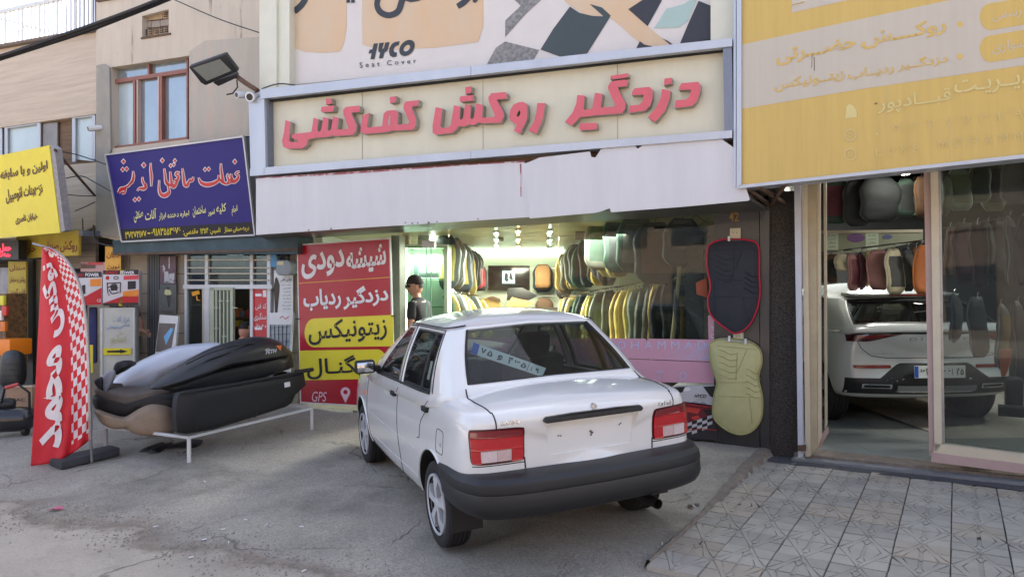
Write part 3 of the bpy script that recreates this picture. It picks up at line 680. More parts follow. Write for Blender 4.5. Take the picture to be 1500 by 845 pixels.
# HYCO
def hy(pts): 
    return P2(pts, 510, 50, 12.5)
mb = MB()
for p in ([(470,178),(545,172),(480,462),(405,465),(430,355),(372,362),(392,290),(440,285)], [(570,170),(655,160),(620,270),(650,270),(680,160),(758,152),(725,280),(700,320),(660,345),(632,448),(563,450),(585,345),(552,325),(550,270)],
          [(945,135),(920,210),(880,218),(845,250),(825,290),(840,335),(893,340),(878,422),(810,425),(765,400),(745,330),(755,260),(800,185),(860,148)]):
    px_poly(MAIN, hy(p), .687, .001, mb)
def ell(cx, cy, a, b, rot, n=28): return [(cx + a * cos(t) * cos(rot) - b * sin(t) * sin(rot), cy + a * cos(t) * sin(rot) + b * sin(t) * cos(rot)) for t in [2 * PI * i / n for i in range(n)]]
px_poly(MAIN, [hy(ell(1077, 258, 168, 118, -.85)), hy(ell(1073, 262, 72, 46, -.8))], .687, .001, mb)
mb.build('logo', K_char, ba)
letter(MAIN, 'Seat Cover', [(526.5, 92), (609, 86), (609.5, 92.5), (527, 100)], K_char, ba, .687, bold=.005, fa=False, spacing=1.7)
mb = MB()
for pts in ([(450,-6,8),(443,6,9),(434,15,9),(431,17,9)], [(557,-8,9),(552,6,8),(557,18,9),(570,23,9),(583,17,9),(588,4,9),(592,-3,8),(600,1,5),(606,1,4),(614,0,3),(624,-5,3)], [(688,-4,8),(678,5,9),(670,10,8)], [(702,-6,7),(696,1,6),(694,4,5)]):
    stroke(MAIN, pts, 8, mb, .688)
for x in (510, 517): mb.add([MAIN.at(a, b, .688) for a, b in ((x - 2.6, -6), (x + 2.6, -6), (x + 2.6, 4.5), (x - 2.6, 4.8))], [(0, 1, 2, 3)])
mb.build('lettering', K_char, ba, fix=False)
# ================================================================ left: travertine building, its windows and roof railing
lb = thing('travertine_building', 'banded travertine building with roof railing and pale window band at the far left', 'building', MAIN.at(20, 600))
LBP = MAIN.shift(.0)
mb = MB(); px_poly(LBP, [(-260, 116), (0, 68), (141, 43), (141, 167), (0, 187), (-260, 222)], -.06, .5, mb); mb.build('upper_wall', M_trav, lb)
mb = MB(); px_poly(LBP, [(-260, 268), (0, 246), (85, 243), (141, 238), (141, 330), (112, 345), (-260, 360)], -.06, .5, mb); mb.build('lower_wall', M_trav, lb)
mb = MB(); px_poly(LBP, [(-260, 112), (0, 65), (141, 40), (141, 44), (0, 69), (-260, 117)], .02, .6, mb); mb.build('coping', mat('dark_coping', (110, 96, 86), .8), lb)
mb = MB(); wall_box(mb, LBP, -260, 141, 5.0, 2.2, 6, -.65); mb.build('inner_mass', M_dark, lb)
mb = MB(); px_poly(LBP, [(-260, 222), (0, 187), (141, 167), (141, 240), (-260, 268)], -.16, .1, mb); mb.build('window_recess', M_wood, lb)
for x0, x1, m in ((-120, -60, M_rollerwin), (-56, 2, M_rollerwin), (10, 58, M_rollerwin), (109, 138, M_rollerwin)):
    y = lambda x: 187 - .143 * x
    mb = MB(); px_poly(LBP, [(x0, y(x0)), (x1, y(x1)), (x1, y(x1) + 72 - x1 * .02), (x0, y(x0) + 62)], -.13, .02, mb); w = mb.build('window_pane', m, lb)
    mb = MB()
    for xa in (x0, x1): mb.bar(LBP.at(xa, y(xa), -.10), LBP.at(xa, y(xa) + 66, -.10), .035, .05)
    mb.bar(LBP.at(x0, y(x0) + 1, -.10), LBP.at(x1, y(x1) + 1, -.10), .035, .05); mb.build('window_frame', M_alu, lb)
mb = MB(); px_poly(LBP, [(63, 182), (84, 179), (84, 228), (63, 230)], -.12, .02, mb); mb.build('window_pane', flat('dusty_glass', (128, 122, 120), .4, var=.2), lb)
rl = thing('roof_railing', 'white painted metal railing on the roof of the travertine building', 'railing', LBP.at(60, 60, -.1))
def ry(x): return 68 - .179 * x
mb = MB(); mb.bar(LBP.at(-120, 45, -.15), LBP.at(90, -1.5, -.15), .05); mb.build('top_rail', M_whitep, rl)
mb = MB(); mb.bar(LBP.at(-20, 21, -.17), LBP.at(92, 52, -.17), .018); mb.build('brace', M_whitep, rl)
mb = MB(); mb.bar(LBP.at(5, 68, -.17), LBP.at(42, 36, -.17), .018); mb.build('brace', M_whitep, rl)
for i in range(29):
    x = -42 + i * 6.35
    mb = MB(); mb.bar(LBP.at(x, min(-30 if x > 88 else 99, 19 - .223 * x), -.15), LBP.at(x, ry(x) + 3, -.15), .022 if i % 4 else .035); mb.build('baluster', M_whitep, rl)

# ================================================================ middle-left building
mbd = thing('stucco_building', 'stained pink-grey stucco building with a red framed window and hollow block vent', 'building', MAIN.at(260, 600))
M_st = M_stucco
mb = MB(); px_poly(MAIN, [[(141, 0), (141, -120), (385, -160), (385, 346), (250, 352), (178, 354), (140, 345)], [(163, 99), (277, 82), (277, 204), (163, 218)], [(208, 24), (247, 14), (247, 50), (208, 56)]], .0, .22, mb); mb.build('wall', M_st, mbd)
mb = MB(); px_poly(MAIN, [(141, 3), (141, -2), (210, -14), (210, -9)], .03, .1, mb); mb.build('coping', M_rust, mbd)
mb = MB(); px_poly(MAIN, [(141, 96), (152, 94), (160, 99), (162, 220), (160, 225), (178, 350), (140, 344)], .03, .03, mb); mb.build('cement_pilaster', M_stuccoG, mbd)
mb = MB(); px_poly(MAIN, [(277, 76), (300, 60), (382, 54), (382, 205), (277, 208)], .012, .012, mb); mb.build('render_patch', mat('grey_render_patch', (178, 170, 158), .9, var=.08, scale=2, stretch=(3, 3, .4), spot=.55, spotcol=(186, 168, 154), spotscale=2, bump=.3), mbd)
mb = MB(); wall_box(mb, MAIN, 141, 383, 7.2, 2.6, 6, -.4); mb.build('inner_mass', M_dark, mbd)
# hollow block vent: individual blocks
rnd = random.Random(5); M_blk = mat('clay_block', (170, 146, 118), .9, var=.15, scale=10, bump=.4); M_blk2 = mat('grey_block', (150, 138, 126), .9, var=.15, scale=10, bump=.4)
mb = MB(); px_poly(MAIN, [(206, 55), (249, 48.5), (249, 50.5), (206, 57.5)], .02, .12, mb); mb.build('vent_sill', M_rust, mbd)
for x0, x1, y0, y1, m, holes in ((209, 216, 43, 53, M_blk, 2), (217, 224, 42, 52, M_blk, 2), (225, 232, 41, 51, M_blk, 2), (233, 239.5, 40, 50, M_blk, 2), (240.5, 246.5, 39, 49, M_blk, 2), (209, 221, 32, 41, M_blk2, 0), (222, 234, 31, 40, M_blk2, 0), (235, 246.5, 29, 38, M_blk2, 0), (215, 238, 20, 30, M_blk, 0), (239, 246.5, 17, 27, M_blk, 2)):
    mb = MB(); k = -.14 * (x1 - x0)
    px_poly(MAIN, [(x0, y0 + 1), (x1, y0 + 1 + k), (x1, y1 + k + 1), (x0, y1 + 1)], -.06 - rnd.random() * .02, .12, mb); b_ = mb.build('block', m, mbd)
    if holes:
        hm = MB()
        for r_ in range(3):
            for q in range(2):
                cx, cy = x0 + (x1 - x0) * (.3 + .42 * q), y0 + 2.2 + r_ * 3 + k * (.3 + .4 * q)
                px_poly(MAIN, rect(cx - 1, cy - .9, cx + 1, cy + .9), -.055, .002, hm)
        hm.build('block_hole_patch', M_dark, b_)  # dark patches standing in for the shaded hollows
mb = MB(); px_poly(MAIN, rect(205, 5, 250, 60), -.2, .02, mb); mb.build('vent_dark_sheet', M_dark, mbd)  # dark sheet in place of the unlit space behind the blocks
# window
wf = thing('framed_window', 'brick red framed window with five sky reflecting panes above the blue sign', 'window', MAIN.at(220, 218, -.1))
def wq(x0, y0, x1, y1): return [(x0, y0 - .15 * (x0 - 163) + 0), (x1, y0 - .15 * (x1 - 163)), (x1, y1 - .13 * (x1 - 163)), (x0, y1 - .13 * (x0 - 163))]
for x0, x1 in ((165, 219), (221, 276)):
    mb = MB(); px_poly(MAIN, wq(x0, 101, x1, 119), -.115, .01, mb); mb.build('window_pane', M_mirrorwin, wf)
for x0, x1, m in ((165, 197, M_rollerwin), (203, 235, M_mirrorwin), (241, 276, M_mirrorwin)):
    mb = MB(); px_poly(MAIN, wq(x0, 125, x1, 217), -.12, .01, mb); mb.build('window_pane', m, wf)
def wbar(x0, y0, x1, y1, w, n='frame_bar', m=M_redframe):
    mb = MB(); q0 = wq(x0, y0, x0, y0)[0] if y0 < 200 else (x0, y0 - .13 * (x0 - 163)); q1 = (x1, y1 - (.15 if y1 < 200 else .13) * (x1 - 163))
    mb.bar(MAIN.at(*q0, -.09), MAIN.at(*q1, -.09), w, .06, up=MAIN.N); mb.build(n, m, wf)
wbar(163, 121.5, 277, 121.5, .055); wbar(163, 100, 277, 100, .03); wbar(163, 218, 277, 218, .04); wbar(164, 100, 164, 217, .03); wbar(276.5, 100, 276.5, 217, .025)
wbar(199, 123, 199, 217, .045); wbar(238, 123, 238, 217, .045); wbar(220, 101, 220, 120, .03)
for x in (203.5, 234.5): wbar(x, 124, x, 216, .02, m=flat('pale_inner_frame', (196, 170, 160)))

# ---- ground floor of the tool hire shop
ts = thing('tool_hire_shopfront', 'small shop front with white grilled windows and an open pale green barred door', 'shop front', MAIN.at(330, 600))
M_teal = mat('peeling_teal_paint', (58, 78, 86), .7, var=.25, scale=5, spot=.62, spotcol=(110, 92, 74), spotscale=6)
mb = MB(); px_poly(MAIN, [(165, 352), (436, 343), (436, 372), (165, 372)], .25, .3, mb); mb.build('lintel', M_teal, ts)
mb = MB(); px_poly(MAIN, [(165, 371), (436, 364), (436, 367), (165, 374)], .27, .05, mb); mb.build('lintel_pipe', M_rust, ts)
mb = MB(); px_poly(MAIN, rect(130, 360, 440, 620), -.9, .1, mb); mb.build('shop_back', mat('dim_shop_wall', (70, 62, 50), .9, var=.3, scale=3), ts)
# stone blocks
rnd = random.Random(9)
for (xa, xb) in ((160, 190), (190, 216), (257, 270), (424, 437)):
    y = 372
    while y < 600:
        h = 29; mb = MB(); px_poly(MAIN, rect(xa + .4, y + .5, xb - .4, min(y + h, 603) - .5), .0 + rnd.uniform(-.004, .01), .2, mb); mb.build('stone', M_brick, ts); y += h
mb = MB(); px_poly(MAIN, rect(160, 372, 270, 604), -.012, .15, mb); mb.build('wall', M_mortar, ts)
# rusty corrugated shutter
for i in range(5):
    x = 216 + i * 3.6; mb = MB(); px_poly(MAIN, rect(x, 372, x + 2.6, 600), .02, .03, mb); mb.build('shutter_rib', mat('grey_corrugated_iron', (92, 92, 92), .7, .3, var=.2, stretch=(1, 1, .2)), ts)
mb = MB(); px_poly(MAIN, rect(233, 424, 258, 600), .02, .03, mb); mb.build('iron_door', mat('worn_iron_door', (112, 108, 104), .7, .2, var=.25, scale=6), ts)
M_wframe = M_whitep
def tb(x0, y0, x1, y1, d=.03, th=.05, m=None, n='frame'):
    mb = MB(); px_poly(MAIN, rect(x0, y0, x1, y1), d, th, mb); return mb.build(n, m or M_wframe, ts)
tb(270, 366, 396, 371); tb(268, 417, 398, 423, .06, .1); tb(270, 371, 273.5, 600); tb(300, 371, 304.5, 418); tb(366, 371, 370, 600); tb(391, 371, 396, 600); tb(296, 423, 299, 600, m=M_cream); tb(299, 423, 306, 600, .05, .08)
for y, a in ((380, 2), (391.5, 2), (400, 2), (409.5, 2)): tb(272, y, 393, y + 1.6, .05, .02, M_cream, 'grille_bar')
tb(273, 371, 300, 418, 0, .005, M_glassD, 'window_pane'); tb(304, 371, 366, 418, 0, .005, M_glassD, 'window_pane'); tb(370, 371, 391, 418, 0, .005, M_glassD, 'window_pane'); tb(273, 423, 296, 600, 0, .005, M_glassD, 'window_pane')
tb(331, 371.5, 353, 373.5, -.6, .05, lamp_mat('tube_lamp', (225, 240, 235), 3), 'tube_lamp')
# barred door, swung open
dr = []
M_dgreen = mat('pale_green_enamel', (170, 178, 156), .45, var=.06, scale=6)
tb(308, 421, 341, 425, .09, .04, M_dgreen, 'door_frame'); tb(306.5, 421, 313, 600, .09, .04, M_dgreen, 'door_frame'); tb(337, 423, 341, 600, .09, .04, M_dgreen, 'door_frame')
for i, x in enumerate((316, 321.5, 327, 332.5)): tb(x - .6, 424, x + 1.4, 600, .09, .03, M_dgreen, 'door_bar')
for x, y in ((313, 450), (320, 440), (330, 440), (313, 480), (325, 492), (340, 450), (318, 510), (333, 520)): tb(x, y, x + 6, y + 1.8, .10, .03, M_dgreen, 'door_latch_bar')
tb(313, 424, 338, 600, .03, .01, mat('dark_green_shade', (40, 48, 40), .8), 'door_dark_sheet')  # dark sheet standing in for the unlit inside behind the bars
# camera pictogram and notice in the window
mb = MB(); px_poly(MAIN, P2([(605, 530), (670, 512), (680, 545), (615, 565)], 180, 340, 6.03), .012, .004, mb); px_poly(MAIN, P2([(645, 560), (655, 560), (660, 595), (682, 600), (680, 608), (650, 600)], 180, 340, 6.03), .012, .004, mb)
mb.build('camera_sticker', flat('sticker_orange', (226, 160, 40)), ts)
tb(370, 423, 391, 600, .01, .01, K_red, 'red_poster')
for t, q in (('کد فنی', (374, 444, 390, 454)), ('سنگبری', (372, 458, 390, 470)), ('و فروش', (372, 474, 390, 480))): letter(MAIN, t, q, K_white, ts, .016)
tb(374, 430, 383, 434, .016, .003, K_white, 'sticker'); tb(385, 425, 390, 435, .016, .003, K_white, 'sticker'); tb(373, 479, 384, 483, .016, .003, K_white, 'sticker')
# goods on the window shelf
def px_box(name, label, cat, x0, y0, x1, y1, d, th, m, group=None, bev=.01, pl=None):
    pl = pl or MAIN; mb = MB(); px_poly(pl, rect(x0, y0, x1, y1), d, th, mb); o = mb.build(name, m); bevel_obj(o, bev) if bev else None
    return tag(o, label, cat, group)
px_box('plastic_tub', 'blue plastic tub behind the left grilled window', 'tub', 279, 400, 297, 417, -.08, .18, flat('tub_blue', (58, 132, 190)))
px_box('storage_dish', 'pink dish on top of the blue tub in the left grilled window', 'dish', 284, 393, 296, 399.5, -.09, .12, flat('lid_pink', (190, 110, 120)))
px_box('plastic_tub', 'blue plastic tub behind the right grilled window', 'tub', 372, 398, 390, 417, -.08, .18, flat('tub_blue', (58, 132, 190)))
px_box('cardboard_panel', 'tan cardboard panel behind the left grilled window', 'board', 284, 371, 300, 392, -.25, .02, flat('card_tan', (178, 150, 110)))
px_box('machine_cabinet', 'pale green machine with black emblem in the middle grilled window', 'machine', 308, 394, 319, 417, -.08, .2, M_dgreen)
px_box('shelf_board', 'wooden shelf with tools inside the dark doorway', 'shelf', 341, 464, 366, 467, -.4, .2, M_wood); px_box('shelf_board', 'lower wooden shelf inside the dark doorway', 'shelf', 341, 478, 366, 481, -.4, .2, M_wood)
for i, (x, y, w, h) in enumerate(((344, 452, 5, 12), (351, 455, 6, 9), (359, 454, 5, 10), (344, 469, 6, 9), (353, 470, 4, 8))):
    px_box('tool_box', '%s tool case on the shelf in the dark doorway, %s' % (('orange', 'grey', 'red', 'yellow', 'green')[i], ('upper left', 'upper middle', 'upper right', 'lower left', 'lower middle')[i]), 'tool case', x, y, x + w, y + h, -.35, .1, flat('tool_%d' % i, ((190, 110, 40), (120, 120, 120), (160, 50, 40), (190, 160, 40), (60, 110, 70))[i]))
# posters on the pier
po = thing('faded_poster', 'faded dark poster with white garment prints beside the stone pier', 'poster', MAIN.at(246, 420, .03))
mb = MB(); px_poly(MAIN, rect(234, 375, 257.5, 416), .045, .006, mb); mb.build('sheet', mat('poster_plum', (98, 74, 80), .6, var=.3, scale=5), po)
mb = MB()
for pts in ([(330, 300), (360, 290), (385, 340), (360, 355)], [(365, 350), (400, 345), (410, 450), (365, 450)], [(405, 370), (455, 360), (455, 450), (410, 450)], [(405, 215), (412, 215), (415, 330), (403, 320)]): px_poly(MAIN, P2(pts, 180, 340, 6.03), .047, .001, mb)
mb.build('print', mat('poster_white_print', (190, 186, 186), .6, spot=.52, spotcol=(98, 74, 80), spotscale=12), po)
po = thing('safety_poster', 'faded poster of a worker in a yellow shirt under the garment poster', 'poster', MAIN.at(246, 455, .03))
mb = MB(); px_poly(MAIN, rect(234, 416.5, 258, 456), .045, .006, mb); mb.build('sheet', mat('poster_greygreen', (98, 100, 96), .6, var=.3, scale=4, spot=.55, spotcol=(120, 70, 76), spotscale=3), po)
mb = MB(); px_poly(MAIN, P2([(372, 510), (395, 500), (420, 515), (430, 545), (415, 555), (380, 555), (366, 545)], 180, 340, 6.03), .047, .001, mb); mb.build('print', flat('shirt_yellow', (214, 214, 150)), po)
mb = MB(); px_poly(MAIN, P2([(383, 556), (420, 556), (415, 660), (400, 665)], 180, 340, 6.03), .047, .001, mb); px_poly(MAIN, P2([(385, 485), (410, 485), (408, 508), (388, 508)], 180, 340, 6.03), .047, .001, mb); mb.build('print', flat('figure_dark', (50, 46, 44)), po)
def frame_board(label, q, inner, Y, m, extra=None, cat='picture board'):
    pl = yaw_plane(q[0][0], q[0][1], Y, 20, 0); t = thing('picture_board', label, cat, pl.at(*q[3]))
    mb = MB(); px_poly(pl, q, 0, .03, mb); mb.build('board', M_whitep, t); mb = MB(); px_poly(pl, inner, .003, .002, mb); mb.build('print', m, t)
    return pl, t
pl, t = frame_board('white framed tool picture leaning on the pier behind the silver box', [(234, 461), (261, 463), (252, 560), (222, 560)], [(233, 473), (257, 474), (250, 515), (228, 515)], 9.3, mat('tool_picture', (104, 96, 92), .5, var=.2, scale=5))
mb = MB(); px_poly(pl, [(240, 493), (250, 480), (254, 482), (243, 505)], .006, .001, mb); mb.build('print', flat('print_sky', (110, 170, 220)), t)
pl, t = frame_board('white board with a scaffold photo leaning beside the red banner', [(394, 458), (429, 457), (424, 545), (392, 540)], [(395, 475), (427, 475), (422, 530), (393, 530)], 8.9, mat('scaffold_picture', (150, 160, 166), .5, var=.3, scale=6))
mb = MB()
for k in range(5): mb.bar(pl.at(396 + k * 6, 476, .008), pl.at(398 + k * 5, 528, .008), .012, .004); mb.bar(pl.at(396, 480 + k * 10, .008), pl.at(424, 478 + k * 11, .008), .012, .004)
mb.build('print', K_char, t)
mb = MB(); stroke(pl, [(410, 466), (414, 463), (418, 467), (423, 463)], 1, mb, .006); mb.build('lettering', K_red, t, fix=False)
# safety rules notice and gas meter
t = thing('safety_notice', 'white safety notice with a standing worker and Persian lines beside the red banner', 'notice', MAIN.at(414, 458, .05))
mb = MB(); px_poly(MAIN, rect(401, 396, 428.5, 458), .06, .012, mb); mb.build('sheet', M_whitep, t)
letter(MAIN, 'قوانین ایمنی', (411, 405, 427, 413), K_black, t, .064)
for k in range(8): letter(MAIN, ('رعایت نظم', 'کلاه ایمنی', 'دستکش کار', 'کفش ایمنی', 'عینک کار', 'بستن کمربند', 'لباس کار', 'مراقب باشید')[k], (413 + k % 3, 416 + k * 5, 426, 418.6 + k * 5), K_black, t, .064)
mb = MB(); px_poly(MAIN, P2([(745, 290), (752, 278), (760, 290), (770, 320), (768, 360), (758, 470), (745, 470), (740, 380), (738, 330)], 200, 330, 3.675), .064, .001, mb); mb.build('print', mat('worker_print', (60, 48, 40), .6, var=.3, scale=20), t)
t = thing('blue_poster', 'small light blue poster at the top of the notice wall', 'poster', MAIN.at(402, 390, .05)); mb = MB(); px_poly(MAIN, rect(396, 371, 411, 391), .05, .01, mb); mb.build('sheet', mat('poster_blue', (70, 140, 190), .5, var=.2, scale=8), t)
gm = thing('gas_meter', 'grey gas meter with two black pipes on the wall above the notice', 'gas meter', MAIN.at(414, 402, .1))
mb = MB(); px_poly(MAIN, [(404, 385), (407, 381), (421, 381), (425, 385), (425, 399), (421, 403), (407, 403), (404, 399)], .16, .14, mb); b_ = mb.build('meter_body', flat('meter_grey', (128, 136, 142), .5), gm); bevel_obj(b_, .015)
mb = MB(); px_poly(MAIN, rect(406, 383, 415, 388), .165, .01, mb); mb.build('dial_window', flat('dial_cream', (190, 180, 140)), gm)
for x, x2 in ((409, 406), (421, 423)): mb = MB(); mb.tube([MAIN.at(x, 382, .09), MAIN.at((x + x2) / 2, 376, .1), MAIN.at(x2, 368, .06)], .025); mb.build('pipe', M_black, gm)

# ================================================================ the two leaning signs on the left
c0 = MAIN.at(263, 290, .42); BS = Plane(c0, MAIN.U, Vv=V((0, 0, 1)) * cos(R(14)) + MAIN.N * sin(R(14)))
bs = thing('blue_sign', 'dark blue tilted sign with large red and white Persian calligraphy and yellow phone numbers', 'shop sign', BS.at(270, 350, -.05))
mb = MB(); px_poly(BS, [(155, 227), (357, 200), (374, 344), (179, 354)], 0, .10, mb); mb.build('panel', K_navy, bs)
mb = MB(); px_poly(BS, [(175, 336), (373, 325), (374, 344), (179, 354)], .002, .002, mb); mb.build('panel_band', K_navyD, bs)
q = [(155, 227), (357, 200), (374, 344), (179, 354)]
for i in range(4):
    a, b = q[i], q[(i + 1) % 4]; mb = MB(); mb.bar(BS.at(*a, .004), BS.at(*b, .004), .02, .03, up=BS.N); mb.build('frame_rail', M_alu, bs)
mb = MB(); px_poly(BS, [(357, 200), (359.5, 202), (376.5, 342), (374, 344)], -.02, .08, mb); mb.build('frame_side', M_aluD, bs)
def nast(wadd, m, d):
    mb = MB(); k = 6.818; o = (150, 200); S = lambda pts, w=10: stroke(BS, [(p[0], p[1], (p[2] if len(p) > 2 else w) + wadd) for p in pts], w, mb, d, org=o, k=k)
    D = lambda x, y, s=17: diamond(BS, x, y, s + wadd * .62, mb, d, org=o, k=k)
    # khadamat
    S([(1372,352,8),(1345,358,14),(1330,375,12),(1348,385,14),(1358,398,20),(1345,430,30),(1310,452,34),(1285,440,22),(1278,420,8)]); S([(1290,372,8),(1285,400,22),(1300,440,26)])
    S([(1300,448,22),(1262,470,14),(1235,480,12)]); S([(1262,372,6),(1246,395,14),(1262,440,20),(1235,480,12)]); S([(1240,478,14),(1205,455,30),(1196,400,24),(1186,330,18),(1184,268,8)]); S([(1205,462,26),(1170,430,20),(1160,385,8)])
    S([(1165,420,12),(1150,445,30),(1100,472,36),(1040,482,40),(990,465,30),(968,430,14),(962,410,5)]); S([(1160,398,10),(1166,432,26)])
    D(1322, 252, 18); D(1025, 330, 15); D(1062, 326, 15)
    # sakhtemani
    S([(908,402,6),(900,435,22),(880,445,18),(872,418,8)]); S([(882,440,18),(860,455,22),(846,490,30),(822,480,28),(812,420,22),(806,370,16),(800,318,8)])
    S([(775,362,7),(742,362,18),(735,385,16),(760,400,22),(745,440,26),(715,430,16)]); S([(745,432,20),(735,470,26),(708,505,32),(690,460,26),(682,400,16),(678,350,8)]); S([(690,490,26),(660,480,26),(635,460,22),(628,400,18),(618,320,8)])
    S([(640,440,16),(665,530,16),(660,565,34),(620,590,40),(582,575,30),(566,520,16),(568,435,7)])
    D(598, 240, 17); D(724, 243, 15); D(682, 292, 14); D(712, 282, 14)
    # andishe
    S([(484,265,6),(482,330,16),(490,400,22),(488,500,7)]); S([(402,405,6),(404,450,18),(432,500,26),(410,520,34),(370,520,16),(348,545,8)]); S([(436,470,8),(430,515,22)])
    D(413, 287, 20); S([(306,345,6),(310,400,22),(295,455,24),(268,470,14)]); S([(300,440,16),(262,490,20),(235,505,18),(215,520,34),(185,530,36),(160,565,16)]); S([(232,500,18),(222,560,14),(195,560,24)])
    D(210, 250, 18); D(203, 330, 17); D(242, 325, 17); D(325, 632, 16); D(364, 625, 16)
    return mb.build('calligraphy', m, bs, fix=False)
nast(13, K_white, .003); nast(0, K_red, .006)
for t, q in (('انجام', [(339, 302), (347.5, 300), (348.5, 313), (340, 317)]), ('کلیه', [(316, 300), (331, 297), (331, 312), (318, 315)]), ('امور', [(304, 307), (314, 306), (315, 316), (305, 317)]), ('ساختمان', [(281, 303), (301, 300), (302, 315), (283, 319)]), ('اجاره دهنده', [(245, 311), (277, 308), (277, 318), (246, 322)]), ('ابزار', [(232, 312), (243, 311), (243, 321), (233, 324)]), ('آلات', [(212, 307), (229, 305), (229, 320), (213, 323)]), ('صنعتی', [(195, 310), (209, 308), (210, 322), (197, 327)]),
             ('درجه صنفی ممتاز', [(328, 332), (365, 330), (365, 339), (329, 342)]), ('تاسیس:', [(307, 334), (323, 333), (323, 342), (308, 344)]), ('۱۳۵۴', [(293, 334), (305, 333), (305, 341), (294, 343)]), ('مقدسی:', [(268, 336), (290, 335), (290, 344), (269, 347)]), ('۰۹۱۸۳۵۵۳۶۷۶', [(222, 334), (264, 332), (265, 343), (222, 346)]), ('- ۳۷۲۷۴۱۷۷'[2:], [(183, 339), (214, 337), (215, 347), (184, 350)]), ('-', [(216, 341), (220, 341), (220, 342.5), (216, 342.5)])):
    letter(BS, t, q, K_yellow if q[0][1] > 330 else K_pale, bs, .006, bold=.012)
YS = Plane(MAIN.at(20, 290, 1.0), MAIN.U, Vv=V((0, 0, 1)) * cos(R(13)) + MAIN.N * sin(R(13)))
ys = thing('yellow_sign', 'bright yellow tilted sign with dark brown Persian text at the far left', 'shop sign', YS.at(20, 345, -.05))
mb = MB(); px_poly(YS, [(-150, 258), (72, 213), (88, 341), (-150, 362)], 0, .03, mb); mb.build('panel', K_yellow, ys)
mb = MB(); px_poly(YS, [(72, 213), (80, 219), (95, 338), (88, 341)], -.01, .10, mb); mb.build('frame_side', mat('marbled_grey_tape', (150, 148, 150), .6, var=.2, scale=20), ys)
mb = MB(); mb.prism([YS.at(-150, 362), YS.at(88, 341), MAIN.at(116, 337, .1), MAIN.at(-120, 356, .1)], [p + V((0, 0, .02)) for p in (YS.at(-150, 362), YS.at(88, 341), MAIN.at(116, 337, .1), MAIN.at(-120, 356, .1))]); mb.build('underside', M_alu, ys)
mb = MB(); mb.bar(YS.at(80, 219), MAIN.at(139, 287, 0), .025); mb.build('strut', M_rust, ys)
for t, q in (('اولین و با سابقه ترین', [(-22, 254), (69, 235), (70, 251), (-22, 273)]), ('تزئینات اتومبیل', [(7, 278), (61, 268), (63, 286), (9, 300)]), ('خیابان ناصری', [(22, 316), (54, 311), (55, 323), (23, 330)])):
    letter(YS, t, q, flat('print_umber', (84, 52, 40)), ys, .006, bold=.035)
# signs of the far left shop
t = thing('yellow_fascia_board', 'weathered yellow board with dark red Persian words under the yellow sign', 'shop sign', MAIN.at(70, 378, .2))
M_yw = mat('weathered_yellow', (186, 164, 52), .6, var=.14, scale=4); M_dr = flat('print_dark_red', (112, 30, 30), .6)
mb = MB(); px_poly(MAIN, [(24, 346), (115, 336), (115, 374), (24, 379)], .3, .04, mb); mb.build('panel', M_yw, t)
for w, q in (('روکش', (88, 352, 113, 370)), ('صندلی', (63, 354, 86, 368)), ('خارجی', (28, 356, 52, 373))): letter(MAIN, w, q, M_dr, t, .304, bold=.02)
t = thing('vertical_price_board', 'tall weathered yellow board with a column of dark red Persian words', 'shop sign', MAIN.at(28, 540, .2))
mb = MB(); px_poly(MAIN, rect(12, 383, 38, 528), .2, .03, mb); mb.build('panel', M_yw, t)
for i, w in enumerate(('صندلی', 'روکش و سایبان', 'قاب گیرین', 'طرف قرارداد', 'فروشگاه رجایی', 'فروشگاه قائم', 'فروشگاه صنعتی', 'فروشگاه')): letter(MAIN, w, (14, 388 + i * 17, 37, 398 + i * 17), M_dr, t, .204, bold=.02)
t = thing('led_sign', 'black LED sign with glowing red Persian text at the left edge', 'LED sign', MAIN.at(5, 378, .5))
mb = MB(); px_poly(MAIN, rect(-20, 352, 27, 380), .5, .12, mb); mb.build('case', M_black, t)
M_led = lamp_mat('red_led', (255, 30, 50), 1.8)
for w, q in (('حمل نقل', (-16, 357, 16, 370)), ('رایگان', (-2, 371, 15, 376))): letter(MAIN, w, q, M_led, t, .506, bold=.03)
t = thing('orange_banner', 'narrow orange-yellow hanging banner with red Persian words', 'banner', MAIN.at(166, 395, .1))
mb = MB(); px_poly(MAIN, rect(154, 361, 177, 396), .12, .01, mb); mb.build('sheet', mat('banner_orange', (214, 160, 50), .5, var=.2, scale=5), t)
letter(MAIN, 'جهان', (156, 369, 176, 379), M_dr, t, .124, bold=.02); letter(MAIN, 'نوین', (157, 388, 175, 395), M_dr, t, .124, bold=.02)
# far left shop front
fs = thing('accessory_shopfront', 'far left shop front with beige shutter panels behind the red flag', 'shop front', MAIN.at(60, 600))
def fb(x0, y0, x1, y1, d, th, m, n='panel'):
    mb = MB(); px_poly(MAIN, rect(x0, y0, x1, y1), d, th, mb); return mb.build(n, m, fs)
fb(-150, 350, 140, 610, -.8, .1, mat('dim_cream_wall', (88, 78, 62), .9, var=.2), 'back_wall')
for k in range(6): fb(90, 340 + k * 9, 140, 348.4 + k * 9, -.02, .05, mat('beige_slat', (120, 108, 92), .6, var=.1), 'shutter_slat')
fb(38, 380, 48, 600, .05, .05, mat('dark_door_edge', (52, 50, 46), .6), 'door_edge'); fb(48, 380, 70, 600, .0, .05, mat('shop_beige_door', (148, 136, 112), .6, var=.1), 'door_panel'); fb(70, 384, 128, 600, -.4, .05, M_dark, 'doorway')  # the doorway is a dark sheet replacing the unlit shop inside
fb(118, 384, 160, 398, -.02, .04, flat('sign_pink', (190, 150, 150)), 'sign_strip'); fb(128, 384, 150, 388, -.015, .01, K_red, 'sign_strip')
fb(128, 398, 160, 600, -.03, .05, M_brick, 'wall')
